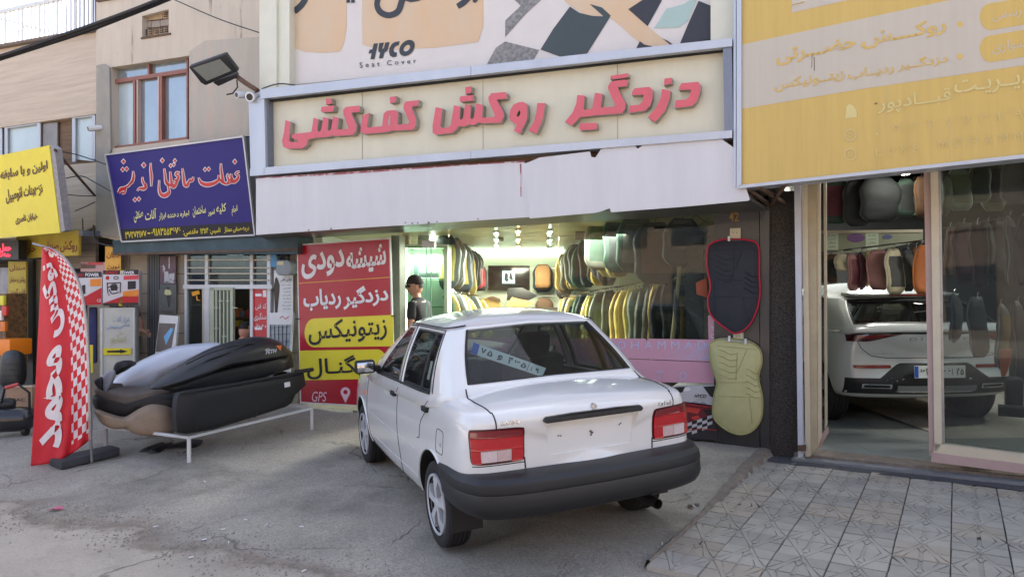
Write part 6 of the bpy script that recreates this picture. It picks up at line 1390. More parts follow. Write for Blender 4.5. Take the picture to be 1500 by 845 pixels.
# ---------------------------------------------------------------- the white sedan
car = thing('white_sedan', 'white compact sedan parked nose-in on the worn asphalt, black bumper, plate lying in rear window', 'car', CAR_O)
car.rotation_mode = 'QUATERNION'; car.rotation_quaternion = CARM.to_quaternion()
def bow(y, x):
    k = max(0, min(1, (-.25 - y) / .45)); f = max(0, min(1, (y - 2.6) / .4))
    return .115 * k * (abs(x) / .75) ** 2.6 - .16 * f * (abs(x) / .75) ** 2.4
ST = [(-.738, .44, .66, .86, .90, 1), (-.735, .41, .715, .885, .925, 1), (-.715, .39, .755, .91, .957, 1), (-.655, .38, .785, .93, .985, 1), (-.54, .37, .795, .935, 1.005, 1), (-.35, .34, .80, .94, 1.03, 1), (-.1, .22, .80, .935, 1.045, 1), (.25, .20, .80, .925, .98, 1),
      (.8, .20, .802, .915, .96, 1), (1.4, .20, .802, .90, .95, 1), (1.95, .21, .80, .89, .95, 1), (2.3, .24, .79, .865, .93, 1), (2.7, .26, .775, .82, .87, 1), (2.93, .28, .74, .76, .80, 1), (3.03, .32, .70, .68, .73, 1), (3.05, .38, .64, .62, .66, 1)]
body = loft_body(ST, car, M_paint, bow)
cuts = []
for y in (0, 2.345):
    for sg in (-1, 1):
        mb = MB(); mb.lathe([(0, .55 * sg), (.335, .55 * sg), (.335, .95 * sg), (0, .95 * sg)], c=(0, y, .285), axis='X', n=40)
        cuts.append(cutter(mb, M_wellm, car))
mb = MB(); mb.box((0, .90, .80), (1.40, 2.15, .9)); cuts.append(cutter(mb, M_int, car))
mb = MB(); fr_ = [V((-.335, -.80, .872)), V((.335, -.80, .872)), V((.30, -.80, .648)), V((-.30, -.80, .648))]; bk_ = [V((-.30, -.672, .85)), V((.30, -.672, .85)), V((.275, -.672, .672)), V((-.275, -.672, .672))]
mb.prism(fr_, bk_); cuts.append(cutter(mb, M_paint, car))
bool_cut(body, cuts); finish(body)
N_ = [((0, -.19, 1.045), (0, .215, 1.405)), ((.60, -.205, 1.035), (.455, .19, 1.388)), ((.668, -.165, 1.02), (.508, .215, 1.38)), ((.722, -.03, .975), (.55, .255, 1.374)), ((.742, .165, .945), (.572, .285, 1.37)), ((.748, .37, .938), (.578, .40, 1.372)),
      ((.75, .86, .928), (.58, .875, 1.372)), ((.75, .99, .926), (.58, .985, 1.37)), ((.745, 1.74, .905), (.565, 1.15, 1.362)), ((.72, 2.06, .915), (.54, 1.26, 1.358)), ((.64, 2.12, .93), (.50, 1.29, 1.362)), ((0, 2.14, .945), (0, 1.30, 1.378))]
ptf, cols_, gl_ = cabin(car, N_, {0: 'rear', 4: 'quarter', 5: 'side', 7: 'side', 10: 'wind'}, 1.452, .75, M_paint)
S_ = Surf([body] + [o for o in car.children if o.name.startswith('pillars')])
# dark gutters and door frame joints
for sg in (-1, 1):
    P = [ptf(s, f, 1.0) for s, f in cols_ if 1 <= s <= 9]; P = [V((sg * (p.x + .004), p.y, p.z + .004)) for p in P]
    mb = MB(); mb.tube(P, .0045, 6); mb.build('roof_gutter', M_gap, car, local=True)
    P = [ptf(1, .3, t) for t in (0, .2, .4, .6, .8, 1)]
    for s, f, t0, t1 in ((6, .45, .0, .99), (3, .75, .02, .98)):
        P = [ptf(s, f, t0 + (t1 - t0) * k / 8) for k in range(9)]; P = [V((sg * (p.x + .0015), p.y, p.z)) for p in P]
        mb = MB(); mb.tube(P, .0035, 6); mb.build('door_gap', M_gap, car, local=True)
    P = [ptf(s, f, .975) for s, f in cols_ if (s == 3 and f > .7) or 4 <= s <= 8]; P = [V((sg * (p.x + .002), p.y, p.z)) for p in P]
    mb = MB(); mb.tube(P, .0035, 6); mb.build('door_gap', M_gap, car, local=True)
    L = lambda pts, r=.0035, n='door_gap', m=M_gap: line_on(S_.side, pts, r, n, m, car, sg=sg)
    L([(.93, .90), (.91, .75), (.87, .55), (.84, .40), (.86, .30), (.90, .245)]); L([(.15, .915), (.17, .84), (.25, .775), (.27, .73), (.272, .652), (.33, .64)])
    L([(2.02, .88), (2.03, .6), (2.0, .34), (1.93, .245)]); L([(1.93, .245), (.38, .245)])
    L([(1.98, .555), (.34, .555)], .0035, 'swage_line', M_paint); L([(1.95, .36), (.36, .36)], .004, 'swage_line', M_paint)
    fl = [(-.185 + .075 * (abs(cos(t)) ** .35) * (1 if cos(t) > 0 else -1), .715 + .072 * (abs(sin(t)) ** .35) * (1 if sin(t) > 0 else -1)) for t in [2 * PI * k / 28 for k in range(28)]]
    if sg == -1: L(fl + [fl[0]], .0025, 'fuel_flap_gap'); 
    if sg == -1:
        mb = MB(); p = S_.side(-.215, .70, .002, -1); mb.box(p, (.006, .014, .022)); mb.build('fuel_flap_catch', M_chrome, car, local=True)
    # handles
    for y, z in ((1.02, .845), (.155, .862)):
        p = S_.side(y, z, 0, sg); mb = MB(); mb.box(p + V((sg * .012, 0, 0)), (.03, .105, .036)); h = mb.build('door_handle', M_rubber, car, local=True); bevel_obj(h, .009, 2)
        mb = MB(); p2 = S_.side(y - .075 * (-1 if y < .5 else 1) * 0 - .065, z - .002, 0, sg); mb.lathe([(.0, .006 * sg), (.009, .006 * sg), (.009, -.004 * sg)], c=p2, axis='X', n=10); mb.build('door_lock', M_chrome, car, local=True)
    p = S_.side(2.12, .70, 0, sg); mb = MB(); mb.box(p + V((sg * .004, 0, 0)), (.014, .04, .028)); h = mb.build('side_indicator', flat('indicator_orange', (226, 120, 70)), car, local=True); bevel_obj(h, .006)
    # belt rubber
    P = [ptf(s, f, .035) for s, f in cols_ if 4 <= s <= 8]; P = [V((sg * (p.x + .006), p.y, p.z)) for p in P]
    mb = MB(); mb.tube(P, .009, 6); mb.build('belt_moulding', M_rubber, car, local=True)
    # mirror
    mc = V((sg * .865, 1.66, .985)); mb = MB(); mb.box(mc + V((0, .03, 0)), (.17, .085, .115)); h = mb.build('door_mirror', M_rubber, car, local=True); bevel_obj(h, .028, 3)
    mb = MB(); mb.box(mc + V((sg * .003, -.014, 0)), (.135, .004, .082)); g_ = mb.build('mirror_glass', M_chrome, h, local=True); bevel_obj(g_, .0015, 1)
    mb = MB(); mb.box(V((sg * .765, 1.72, .96)), (.07, .09, .05)); g_ = mb.build('mirror_foot', M_rubber, h, local=True); bevel_obj(g_, .012)
    # arch lip
    mb = MB(); 
    for y in (0, 2.345):
        P = []
        for k in range(25):
            a = R(-2 + k * 184 / 24); q = S_.side(y + .343 * cos(a), .285 + .343 * sin(a), .002, sg)
            if q is not None and q.z > .24: P.append(q)
        m2 = MB(); m2.tube(P, .008, 6); m2.build('arch_lip', M_paint, car, smooth=60, local=True)
# boot lid joint
for sg in (-1, 1):
    line_on(S_.top, [(sg * .615, -.21), (sg * .635, -.30), (sg * .635, -.42), (sg * .62, -.55), (sg * .612, -.62)], .0045, 'boot_gap', M_gap, car)
    line_on(S_.rear, [(sg * .605, .945), (sg * .60, .86)], .0045, 'boot_gap', M_gap, car, step=.015)
    line_on(S_.rear, [(sg * .435, .68), (sg * .432, .615)], .0045, 'boot_gap', M_gap, car, step=.015)
    # tail lamp
    x0, x1 = sg * .435, sg * .742
    tl_ = bpy.data.objects.new('tail_lamp', None); COL.objects.link(tl_); attach(tl_, car, True)
    def f_(x, z, off, sg=sg):
        u = (abs(x) - .5885) / .1535; v = (z - .761) / .101; k = .10
        uu = max(-1, min(1, u)); vv = max(-1, min(1, v))
        u2 = u * math.sqrt(1 - k * vv ** 6); v2 = v * math.sqrt(1 - k * uu ** 6)
        return S_.rear(sg * (.5885 + u2 * .1535), .761 + v2 * .101, off)
    patch(f_, x0, x1, .660, .862, 20, 14, .003, (0, 1, 0), .03, [M_lh], tl_, 'lamp_housing')
    def rib(x, z, off): return f_(x, z, off + .0015 * (int(round((z - .66) / .0115)) % 2))
    patch(rib, sg * .445, sg * .733, .812, .853, 16, 4, .010, (0, 1, 0), .01, [M_lr2], tl_, 'red_lens'); patch(rib, sg * .445, sg * .733, .742, .8105, 16, 6, .011, (0, 1, 0), .01, [M_lr], tl_, 'red_lens')
    patch(rib, sg * .445, sg * .513, .668, .7405, 5, 6, .011, (0, 1, 0), .01, [M_lr], tl_, 'red_lens')
    patch(f_, sg * .515, sg * .600, .674, .738, 6, 5, .009, (0, 1, 0), .01, [M_lc], tl_, 'clear_lens'); patch(f_, sg * .602, sg * .690, .674, .738, 6, 5, .010, (0, 1, 0), .01, [M_lc2], tl_, 'clear_lens'); patch(rib, sg * .692, sg * .733, .668, .7405, 4, 6, .011, (0, 1, 0), .01, [M_lr], tl_, 'red_lens')
line_on(S_.rear, [(-.735, .652), (-.43, .652)], .003, 'panel_gap', M_gap, car); line_on(S_.rear, [(.735, .652), (.43, .652)], .003, 'panel_gap', M_gap, car)
# garnish, lock, badges, bolts
gp = [(-.335, .884), (-.318, .905), (-.15, .913), (.15, .913), (.318, .905), (.335, .884), (.318, .870), (-.318, .870)]
mb = MB(); ft = [S_.rear(x, .89, 0) for x, z in gp]; mb.prism([V((p.x, p.y - .03, z)) for p, (x, z) in zip(ft, gp)], [V((p.x, p.y + .01, z)) for p, (x, z) in zip(ft, gp)]); g_ = mb.build('plate_garnish', M_bump, car, local=True); bevel_obj(g_, .008, 2)
q = S_.rear(0.0, .932, 0); mb = MB(); mb.lathe([(.0, -.006), (.009, -.006), (.010, -.012), (.017, -.012), (.018, .01)], c=q, axis='Y', n=20); mb.build('boot_lock', M_chrome, car, smooth=30, local=True)
for txt, a, b, z0, z1 in (('SAIPA', -.575, -.465, .878, .902), ('131SE', .475, .585, .872, .898)):
    vs, fs = glyphs(txt, .012, False, 0, 1.15); P = [S_.rear(a + (b - a) * u, z0 + (z1 - z0) * v, .003) for u, v in vs]
    mesh('badge', P, fs, M_chrome, car, local=True, fix=False)
mb = MB(); q = V((0, -.692, 0))
for x, z, r_ in ((0, .775, .006), (.008, .765, .007), (.002, .752, .005)): mb.box((x, -.674, z), (r_ * 2.4, .003, r_ * 1.6), rot=None)
mb.build('rust_mark', M_rust, car, local=True)
for x, z in ((-.215, .775), (-.2, .772), (.2, .79), (.21, .797)): mb = MB(); mb.lathe([(0, -.003), (.004, -.003), (.004, .002)], c=(x, -.6735, z), axis='Y', n=8); mb.build('bolt_hole', M_gap, car, local=True)
# rear bumper
path = [(.802, .30), (.806, .0), (.815, -.15), (.826, -.32), (.828, -.45), (.816, -.57), (.785, -.67), (.73, -.752), (.62, -.805), (.42, -.842), (0, -.86)]
prof = [(.20, .612), (.075, .614), (.03, .604), (.006, .575), (.0, .53), (.003, .522), (.006, .518), (.004, .512), (.0, .45), (.010, .42), (.03, .39), (.06, .372), (.09, .36), (.16, .352), (.24, .36)]
def smooth_path(p, n=5):
    out = []
    for i in range(len(p) - 1):
        a, b, c, d = p[max(i - 1, 0)], p[i], p[i + 1], p[min(i + 2, len(p) - 1)]
        for k in range(n):
            t = k / n; out.append(tuple(.5 * ((2 * b[q]) + (c[q] - a[q]) * t + (2 * a[q] - 5 * b[q] + 4 * c[q] - d[q]) * t * t + (3 * b[q] - a[q] - 3 * c[q] + d[q]) * t ** 3) for q in (0, 1)))
    out.append(p[-1]); return out
hp = smooth_path(path); full = [(-x, y) for x, y in hp] + [(x, y) for x, y in reversed(hp[:-1])]
mb = MB(); rows = []
for i, (x, y) in enumerate(full):
    a = full[max(i - 1, 0)]; b = full[min(i + 1, len(full) - 1)]; tx, ty = b[0] - a[0], b[1] - a[1]; l = math.hypot(tx, ty); nx, ny = -ty / l, tx / l
    if nx * x + ny * (y - .3) > 0: nx, ny = -nx, -ny
    rows.append([V((x + nx * d, y + ny * d, z)) for d, z in prof])
m_ = len(prof); mb.add([p for r_ in rows for p in r_], [(i * m_ + k, i * m_ + (k + 1) % m_, (i + 1) * m_ + (k + 1) % m_, (i + 1) * m_ + k) for i in range(len(rows) - 1) for k in range(m_)] + [tuple(range(m_)), tuple((len(rows) - 1) * m_ + k for k in reversed(range(m_)))])
bmp = mb.build('rear_bumper', [M_bump], car, local=True); bool_cut(bmp, cuts[:2]); 
for sg in (-1, 1):
    mb = MB(); mb.box((sg * .8, .55, .5), (.5, .9, .9)); c_ = cutter(mb, M_bump, car); cuts.append(c_)
    md = bmp.modifiers.new('b', 'BOOLEAN'); md.operation = 'DIFFERENCE'; md.object = c_; md.solver = 'EXACT'
finish(bmp, 30)
# front bumper, lamps (seen only from the side)
mb = MB(); fp = [(.66, 2.88), (.70, 2.92), (.69, 3.0), (.62, 3.09), (.3, 3.13), (0, 3.14)]; hp = smooth_path(fp); full = [(-x, y) for x, y in hp] + [(x, y) for x, y in reversed(hp[:-1])]
mb.add([V((x, y, z)) for z in (.30, .55) for x, y in full] + [V((x * .9, y - .08, z)) for z in (.28, .57) for x, y in full], [])
L = len(full)
mb.f += [(i, i + 1, L + i + 1, L + i) for i in range(L - 1)] + [(L + i, L + i + 1, 3 * L + i + 1, 3 * L + i) for i in range(L - 1)] + [(i, i + 1, 2 * L + i + 1, 2 * L + i) for i in range(L - 1)]; mb.m += [0] * (3 * (L - 1))
mb.build('front_bumper', M_bump, car, smooth=40, local=True)
fcast = lambda x, z, off: S_.cast((x, 5, z), (0, -1, 0), off)[0]
for sg in (-1, 1): patch(fcast, sg * .42, sg * .70, .59, .70, 8, 4, .006, (0, -1, 0), .02, [M_lc], car, 'headlamp')
patch(fcast, -.38, .38, .60, .69, 8, 3, .005, (0, -1, 0), .02, [M_rubber], car, 'grille')
for c_ in cuts: me = c_.data; bpy.data.objects.remove(c_); bpy.data.meshes.remove(me)
for x, y, sg in ((-.70, 0, -1), (.70, 0, 1), (-.695, 2.345, -1), (.695, 2.345, 1)): wheel(car, x, y, side=sg, zc=.272)
mb = MB(); mb.tube([(.37, -.25, .31), (.37, -.70, .31), (.375, -.80, .307)], .031, 16, cap=False); mb.tube([(.37, -.70, .31), (.375, -.799, .307)], .026, 16, cap=False); mb.lathe([(.0, 0), (.029, 0)], c=(.37, -.62, .31), axis='Y', n=16); mb.build('exhaust', mat('sooty_exhaust', (52, 50, 50), .5, .6), car, smooth=40, local=True)
for sg in (-1, 1): mb = MB(); mb.box((sg * .68, -.315, .27), (.2, .012, .17)); mb.build('mud_flap', M_rubber, car, local=True)
# interior
def seat(x, y, rear=False):
    w = .52 if not rear else 1.25; s_ = bpy.data.objects.new('rear_seat' if rear else 'front_seat', None); COL.objects.link(s_); attach(s_, car, True)
    mb = MB(); mb.box((x, y, .46), (w, .5, .16)); bevel_obj(mb.build('seat_cushion', M_seat, s_, local=True), .05, 2)
    mb = MB(); Mx = Matrix.Rotation(R(14), 3, 'X'); mb.box((x, y - .30, .76 if not rear else .70), (w, .13, .62 if not rear else .5), rot=Mx); bevel_obj(mb.build('seat_back', M_seat, s_, local=True), .05, 2)
    if not rear:
        mb = MB(); mb.box((x, y - .375, 1.15), (.27, .10, .20), rot=Mx); bevel_obj(mb.build('headrest', M_seat, s_, local=True), .045, 2)
seat(-.36, 1.25); seat(.36, 1.25); seat(0, .45, True)
mb = MB(); mb.box((0, -.02, .945), (1.28, .34, .02)); mb.build('parcel_shelf', M_int, car, local=True)
mb = MB(); mb.box((0, 1.85, .84), (1.36, .3, .22)); bevel_obj(mb.build('dashboard', M_int, car, local=True), .05, 2)
mb = MB(); P = []
for k in range(21): a = 2 * PI * k / 20; P.append(V((-.36 + .18 * cos(a), 1.66 + .08 * sin(a), .92 + .16 * sin(a))))
mb.tube(P, .014, 6, cap=False); mb.bar((-.54, 1.66, .92), (-.18, 1.66, .92), .03, .02); mb.bar((-.36, 1.66, .92), (-.36, 1.8, .86), .05); mb.build('steering_wheel', M_rubber, car, smooth=40, local=True)
# sticker in the quarter window, wiper-like strap
q0 = ptf(4, .45, .22); q1 = ptf(4, .45, .5); 
mb = MB(); a = V((-(q0.x - .002), q0.y - .03, q0.z)); b = V((-(q1.x - .002), q1.y - .03, q1.z)); mb.add([a, a + V((0, .055, 0)), b + V((0, .055, 0)), b], [(0, 1, 2, 3)]); mb.build('window_sticker', K_white, car, local=True)
# loose plate behind the rear window
gp0 = CARM @ V((0, -.19, 1.045)); gp1 = CARM @ V((0, .2, 1.405)); ux = (CARM.to_3x3() @ V((1, 0, 0))).normalized(); vy = (gp1 - gp0).normalized()
class _P: pass
RG = Plane(gp0, ux, Vv=vy)
if (EYE - gp0).dot(RG.N) < 0: RG.N = -RG.N
lp = thing('loose_licence_plate', 'white licence plate with blue end leaning diagonally inside the sedan rear window', 'licence plate', RG.at(745, 525, -.05))
qd = [(694, 501), (800, 539), (794, 551.5), (690, 517)]
mb = MB(); px_poly(RG, qd, -.045, .004, mb); mb.build('plate', flat('plate_white', (220, 226, 222), .35), lp)
def qsub(u0, v0, u1, v1): return [quad_px(qd, u0, v1), quad_px(qd, u1, v1), quad_px(qd, u1, v0), quad_px(qd, u0, v0)]
mb = MB(); px_poly(RG, qsub(.0, .02, .085, .98), -.0435, .001, mb); mb.build('blue_band', flat('plate_blue', (30, 90, 190)), lp)
mb = MB(); px_poly(RG, qsub(.775, .04, .782, .96), -.0435, .001, mb); mb.build('divider_line', K_black, lp)
for t, u0, u1, v0, v1 in (('۷', .12, .19, .25, .8), ('۵', .21, .28, .25, .8), ('و', .35, .42, .18, .7), ('۴', .50, .565, .2, .85), ('۳', .585, .66, .2, .85), ('۵', .68, .75, .25, .8), ('۱', .82, .835, .2, .68), ('۹', .88, .93, .2, .68)):
    letter(RG, t, qsub(u0, v0, u1, v1), K_black, lp, -.0425, bold=.03, fa=t == 'و')
# ---------------------------------------------------------------- white SUV in the right showroom
suv = thing('white_suv', 'pearl white SUV parked inside the right showroom behind the door post', 'car', (4.53, 8.4, .055), (0, 0, R(.3)))
def bow2(y, x):
    k = max(0, min(1, (-.3 - y) / .5)); f = max(0, min(1, (y - 3.0) / .5)); return .20 * k * (abs(x) / .9) ** 2.4 - .22 * f * (abs(x) / .9) ** 2.2
ST2 = [(-.86, .52, .82, .98, 1.04, 1), (-.85, .46, .88, 1.01, 1.07, 1), (-.82, .40, .92, 1.035, 1.105, 1), (-.74, .34, .955, 1.05, 1.135, 1), (-.6, .32, .97, 1.06, 1.15, 1), (-.3, .30, .975, 1.06, 1.15, 1), (.3, .26, .97, 1.05, 1.12, 1), (1.3, .26, .96, 1.0, 1.06, 1), (2.2, .26, .965, .99, 1.05, 1), (2.7, .28, .965, .99, 1.06, 1), (3.3, .30, .93, .92, .98, 1), (3.6, .36, .86, .82, .86, 1), (3.68, .44, .78, .70, .74, 1)]
sb = loft_body(ST2, suv, M_paint2, bow2); cuts2 = []
for y in (0, 2.75):
    for sg in (-1, 1):
        mb = MB(); mb.lathe([(0, .66 * sg), (.41, .66 * sg), (.41, 1.15 * sg), (0, 1.15 * sg)], c=(0, y, .37), axis='X', n=40); cuts2.append(cutter(mb, M_wellm, suv))
mb = MB(); mb.box((0, 1.05, .95), (1.6, 2.7, .9)); cuts2.append(cutter(mb, M_int, suv)); bool_cut(sb, cuts2); finish(sb)
for c_ in cuts2: me = c_.data; bpy.data.objects.remove(c_); bpy.data.meshes.remove(me)
N2 = [((0, -.76, 1.135), (0, -.12, 1.455)), ((.80, -.64, 1.12), (.62, -.08, 1.44)), ((.85, -.56, 1.10), (.66, 0, 1.435)), ((.875, -.34, 1.09), (.67, .10, 1.435)), ((.875, .0, 1.08), (.69, .30, 1.445)), ((.88, 1.0, 1.05), (.71, 1.0, 1.47)), ((.88, 1.12, 1.05), (.71, 1.10, 1.47)), ((.88, 2.15, 1.01), (.69, 1.65, 1.46)), ((.84, 2.55, 1.02), (.66, 1.8, 1.45)), ((.74, 2.68, 1.03), (.60, 1.9, 1.45)), ((0, 2.7, 1.05), (0, 1.9, 1.48))]
cabin(suv, N2, {0: 'rear', 4: 'side', 6: 'side', 9: 'wind'}, 1.60, .8, M_paint2, rear_t=(.05, .90))
mb = MB(); mb.prism([V((-.60, -.26, 1.462)), V((.60, -.26, 1.462)), V((.62, .05, 1.485)), V((-.62, .05, 1.485))], [V((-.60, -.24, 1.437)), V((.60, -.24, 1.437)), V((.62, .05, 1.445)), V((-.62, .05, 1.445))]); bevel_obj(mb.build('roof_spoiler', M_paint2, suv, local=True), .008)
mb = MB(); mb.box((0, -.264, 1.45), (.42, .012, .02)); mb.build('brake_light_strip', M_lr2, suv, local=True)
mb = MB(); mb.prism([V((-.03, .45, 1.585)), V((.03, .45, 1.585)), V((.0, .38, 1.64))], [V((-.03, .55, 1.58)), V((.03, .55, 1.58)), V((.0, .54, 1.63))]); mb.build('shark_fin_antenna', M_paint2, suv, local=True)
T_ = Surf([sb]); rf = lambda x, z, off: T_.rear(x, z, off)
def pq(x0, x1, z0, z1, m, n, off=.006, nx=10, nz=3): return patch(rf, x0, x1, z0, z1, nx, nz, off, (0, 1, 0), .02, [m], suv, n)
pq(-.88, .88, 1.035, 1.075, mat('gloss_black_trim', (14, 12, 14), .1, coat=1), 'light_bar', nx=24)
for sg in (-1, 1):
    def wing(x, z, off): 
        u = (abs(x) - .38) / .5; return T_.rear(x, 1.035 - (1.035 - z) * min(1, max(.05, u * 1.6)), off)
    patch(wing, sg * .38, sg * .88, .955, 1.034, 12, 4, .006, (0, 1, 0), .02, [mat('smoked_red_lens', (60, 12, 18), .08, coat=1)], suv, 'tail_lamp')
    patch(wing, sg * .50, sg * .80, .985, 1.018, 8, 2, .012, (0, 1, 0), .02, [M_lr2], suv, 'tail_lamp_element')
    pq(sg * .46, sg * .84, .665, .700, M_lr2, 'reflector', nx=8)
    pq(sg * .48, sg * .76, .455, .500, M_chrome, 'exhaust_trim', .012, 8); pq(sg * .50, sg * .74, .465, .490, M_black, 'exhaust_outlet', .018, 8)
    pq(sg * .06, sg * .42, .43, .485, flat('diffuser_grey', (130, 132, 134), .35), 'diffuser', .010, 6)
def lowtrim(x, z, off):
    zt = .72 if abs(x) < .38 else .72 - (abs(x) - .38) / .2 * .16 if abs(x) < .58 else .56; return T_.rear(x, .39 + (z - .39) * (zt - .39) / .33, off)
patch(lowtrim, -.90, .90, .39, .72, 40, 5, .004, (0, 1, 0), .02, [mat('black_bumper_trim', (22, 23, 25), .5)], suv, 'bumper_trim')
line_on(T_.rear, [(-.80, .96), (-.76, .88), (-.66, .80), (-.5, .775), (.5, .775), (.66, .80), (.76, .88), (.80, .96)], .004, 'tailgate_gap', M_gap, suv)
for txt, a, b, z0, z1 in (('DIGNITY', -.30, .32, .965, 1.0), ('BAHMAN', -.66, -.44, .815, .832), ('PRIME', .56, .66, .815, .832)):
    vs, fs = glyphs(txt, .01, False, 0, 1.5); mesh('badge', [T_.rear(a + (b - a) * u, z0 + (z1 - z0) * v, .004) for u, v in vs], fs, M_steel, suv, local=True, fix=False)
mb = MB(); p = T_.rear(0, .64, 0); mb.box((0, p.y - .02, .635), (.54, .012, .13)); pl_ = mb.build('licence_plate', flat('plate_white', (220, 226, 222), .35), suv, local=True)
mb = MB(); mb.box((-.25, p.y - .027, .635), (.04, .003, .12)); mb.build('plate_band', flat('plate_blue', (30, 90, 190)), pl_, local=True)
for t, u0, u1 in (('۳', -.21, -.16), ('۴', -.15, -.10), ('ب', -.07, -.01), ('۶', .02, .06), ('۶', .07, .11), ('۱', .125, .135), ('۲', .175, .205), ('۵', .215, .25)):
    vs, fs = glyphs(t, .03, t == 'ب'); mesh('plate_digit', [V((u0 + (u1 - u0) * u, p.y - .029, .60 + .075 * v)) for u, v in vs], fs, K_black, pl_, local=True, fix=False)
for x, y, sg in ((-.83, 0, -1), (.83, 0, 1), (-.83, 2.75, -1), (.83, 2.75, 1)): wheel(suv, x, y, r=.36, w=.24, rim_r=.24, side=sg)
mb = MB(); mb.box((0, 1.3, .75), (1.4, .3, .7)); bevel_obj(mb.build('rear_seat', M_seat, suv, local=True), .06)
mb = MB(); P = [V((-.1, -.55, 1.255)), V((.05, -.53, 1.27)), V((.28, -.51, 1.28))]; mb.tube(P, .007, 5); mb.build('rear_wiper', M_rubber, suv, local=True)
# ================================================================ red banner board
rbn = thing('red_price_banner', 'red and yellow upright banner with large Persian words, GPS and a map pin', 'banner', MAIN.at(505, 592, .15))
mb = MB(); px_poly(MAIN, [(434.5, 358), (571, 348), (578, 598), (439.5, 590)], .16, .03, mb); mb.build('frame', M_whitep, rbn)
def rbp(pts, m, d=.164, n='panel'): mb = MB(); px_poly(MAIN, pts, d, .003, mb); mb.build(n, m, rbn)
rbp([(436, 360), (569.5, 350.5), (576.5, 596), (441, 588)], mat('glossy_red_print', (170, 26, 44), .25, var=.06, scale=2), .162)
rbp([(576, 461), (576.5, 507)] + [(460 + 14 * cos(t), 487.5 + 21 * sin(t)) for t in [PI / 2 + k * PI / 10 for k in range(11)]], K_yellow); rbp([(439, 513.5), (439.5, 557)] + [(553 + 14 * cos(t), 533 - 21.5 * sin(t)) for t in [-PI / 2 + k * PI / 10 for k in range(11)]], K_yellow)
mb = MB(); px_poly(MAIN, [(436, 414.5), (571, 405.5), (571, 406.6), (436, 415.6)], .164, .002, mb); mb.build('print', flat('line_gold', (210, 160, 60)), rbn)
for w, q, m in (('دودی', [(441, 372), (504, 364), (505, 401), (442, 410)], K_white), ('و', [(485, 375), (489, 374), (489, 400), (486, 400)], None), ('شیشه', [(507, 366), (565, 356), (566, 395), (508, 403)], K_white), ('ردیاب', [(444, 425), (499, 421), (500, 452), (445, 457)], K_white), ('دزدگیر', [(502, 421), (568, 415), (569, 446), (503, 454)], K_white), ('زیتونیکس', [(452, 470), (566, 462), (567, 498), (452, 506)], K_black), ('سیگنـال', [(449, 522), (563, 518), (563, 550), (450, 556)], K_black)):
    if m: letter(MAIN, w, q, m, rbn, .169, bold=.03 if m is K_white else .015)
K_pp = flat('print_pale_pink', (226, 190, 200)); letter(MAIN, 'GPS', [(458, 573), (479, 574), (477, 588), (456, 588)], K_pp, rbn, .167, bold=.0, fa=False)
mb = MB(); px_poly(MAIN, [[(506 + 7 * cos(t), 574 + 7 * sin(t)) for t in [PI * .15 - k * PI * 1.3 / 14 for k in range(15)]] + [(506, 590)], [(506 + 3.3 * cos(t), 574 + 3.3 * sin(t)) for t in [k * PI / 6 for k in range(12)]]], .167, .001, mb); mb.build('map_pin', K_pp, rbn)
for x, y in ((436, 467), (576, 463)): mb = MB(); mb.tube([MAIN.at(x - 3, y, .2), MAIN.at(x + 3, y, .2)], .006, 5); mb.build('tie', M_cable, rbn)

# ================================================================ people
M_skin = mat('skin_tan', (186, 136, 112), .55, var=.06, scale=8); M_shirt = mat('charcoal_tshirt', (38, 37, 40), .9, var=.1, scale=8); M_trou = mat('dark_trousers', (44, 46, 56), .9, var=.1); M_cap = mat('black_cap_cloth', (36, 28, 30), .85, var=.1); M_capr = mat('cap_red_panel', (110, 34, 40), .85); M_hair = mat('dark_hair', (34, 28, 24), .8, var=.3, scale=40)
def skinmesh(name, chains, m, parent, sub=1, root=None):
    """chains: lists of (point, radius) ; points with the same coordinates are joined"""
    vs, rs, es, ix = [], [], [], {}
    for ch in chains:
        pv = None
        for p, r_ in ch:
            k = tuple(round(c, 4) for c in p)
            if k not in ix: ix[k] = len(vs); vs.append(k); rs.append(r_ if isinstance(r_, tuple) else (r_, r_))
            if pv is not None and pv != ix[k]: es.append((pv, ix[k]))
            pv = ix[k]
    me = bpy.data.meshes.new(name); me.from_pydata(vs, es, []); me.materials.append(m); o = obm(name, me, parent, True)
    md = o.modifiers.new('skin', 'SKIN'); md.use_smooth_shade = True; md.branch_smoothing = .5
    for i, r_ in enumerate(rs): me.skin_vertices[0].data[i].radius = r_; me.skin_vertices[0].data[i].use_root = (i == 0)
    md = o.modifiers.new('s', 'SUBSURF'); md.levels = md.render_levels = sub
    evaluated(o)
    if not o.data.materials: o.data.materials.append(m)
    return o
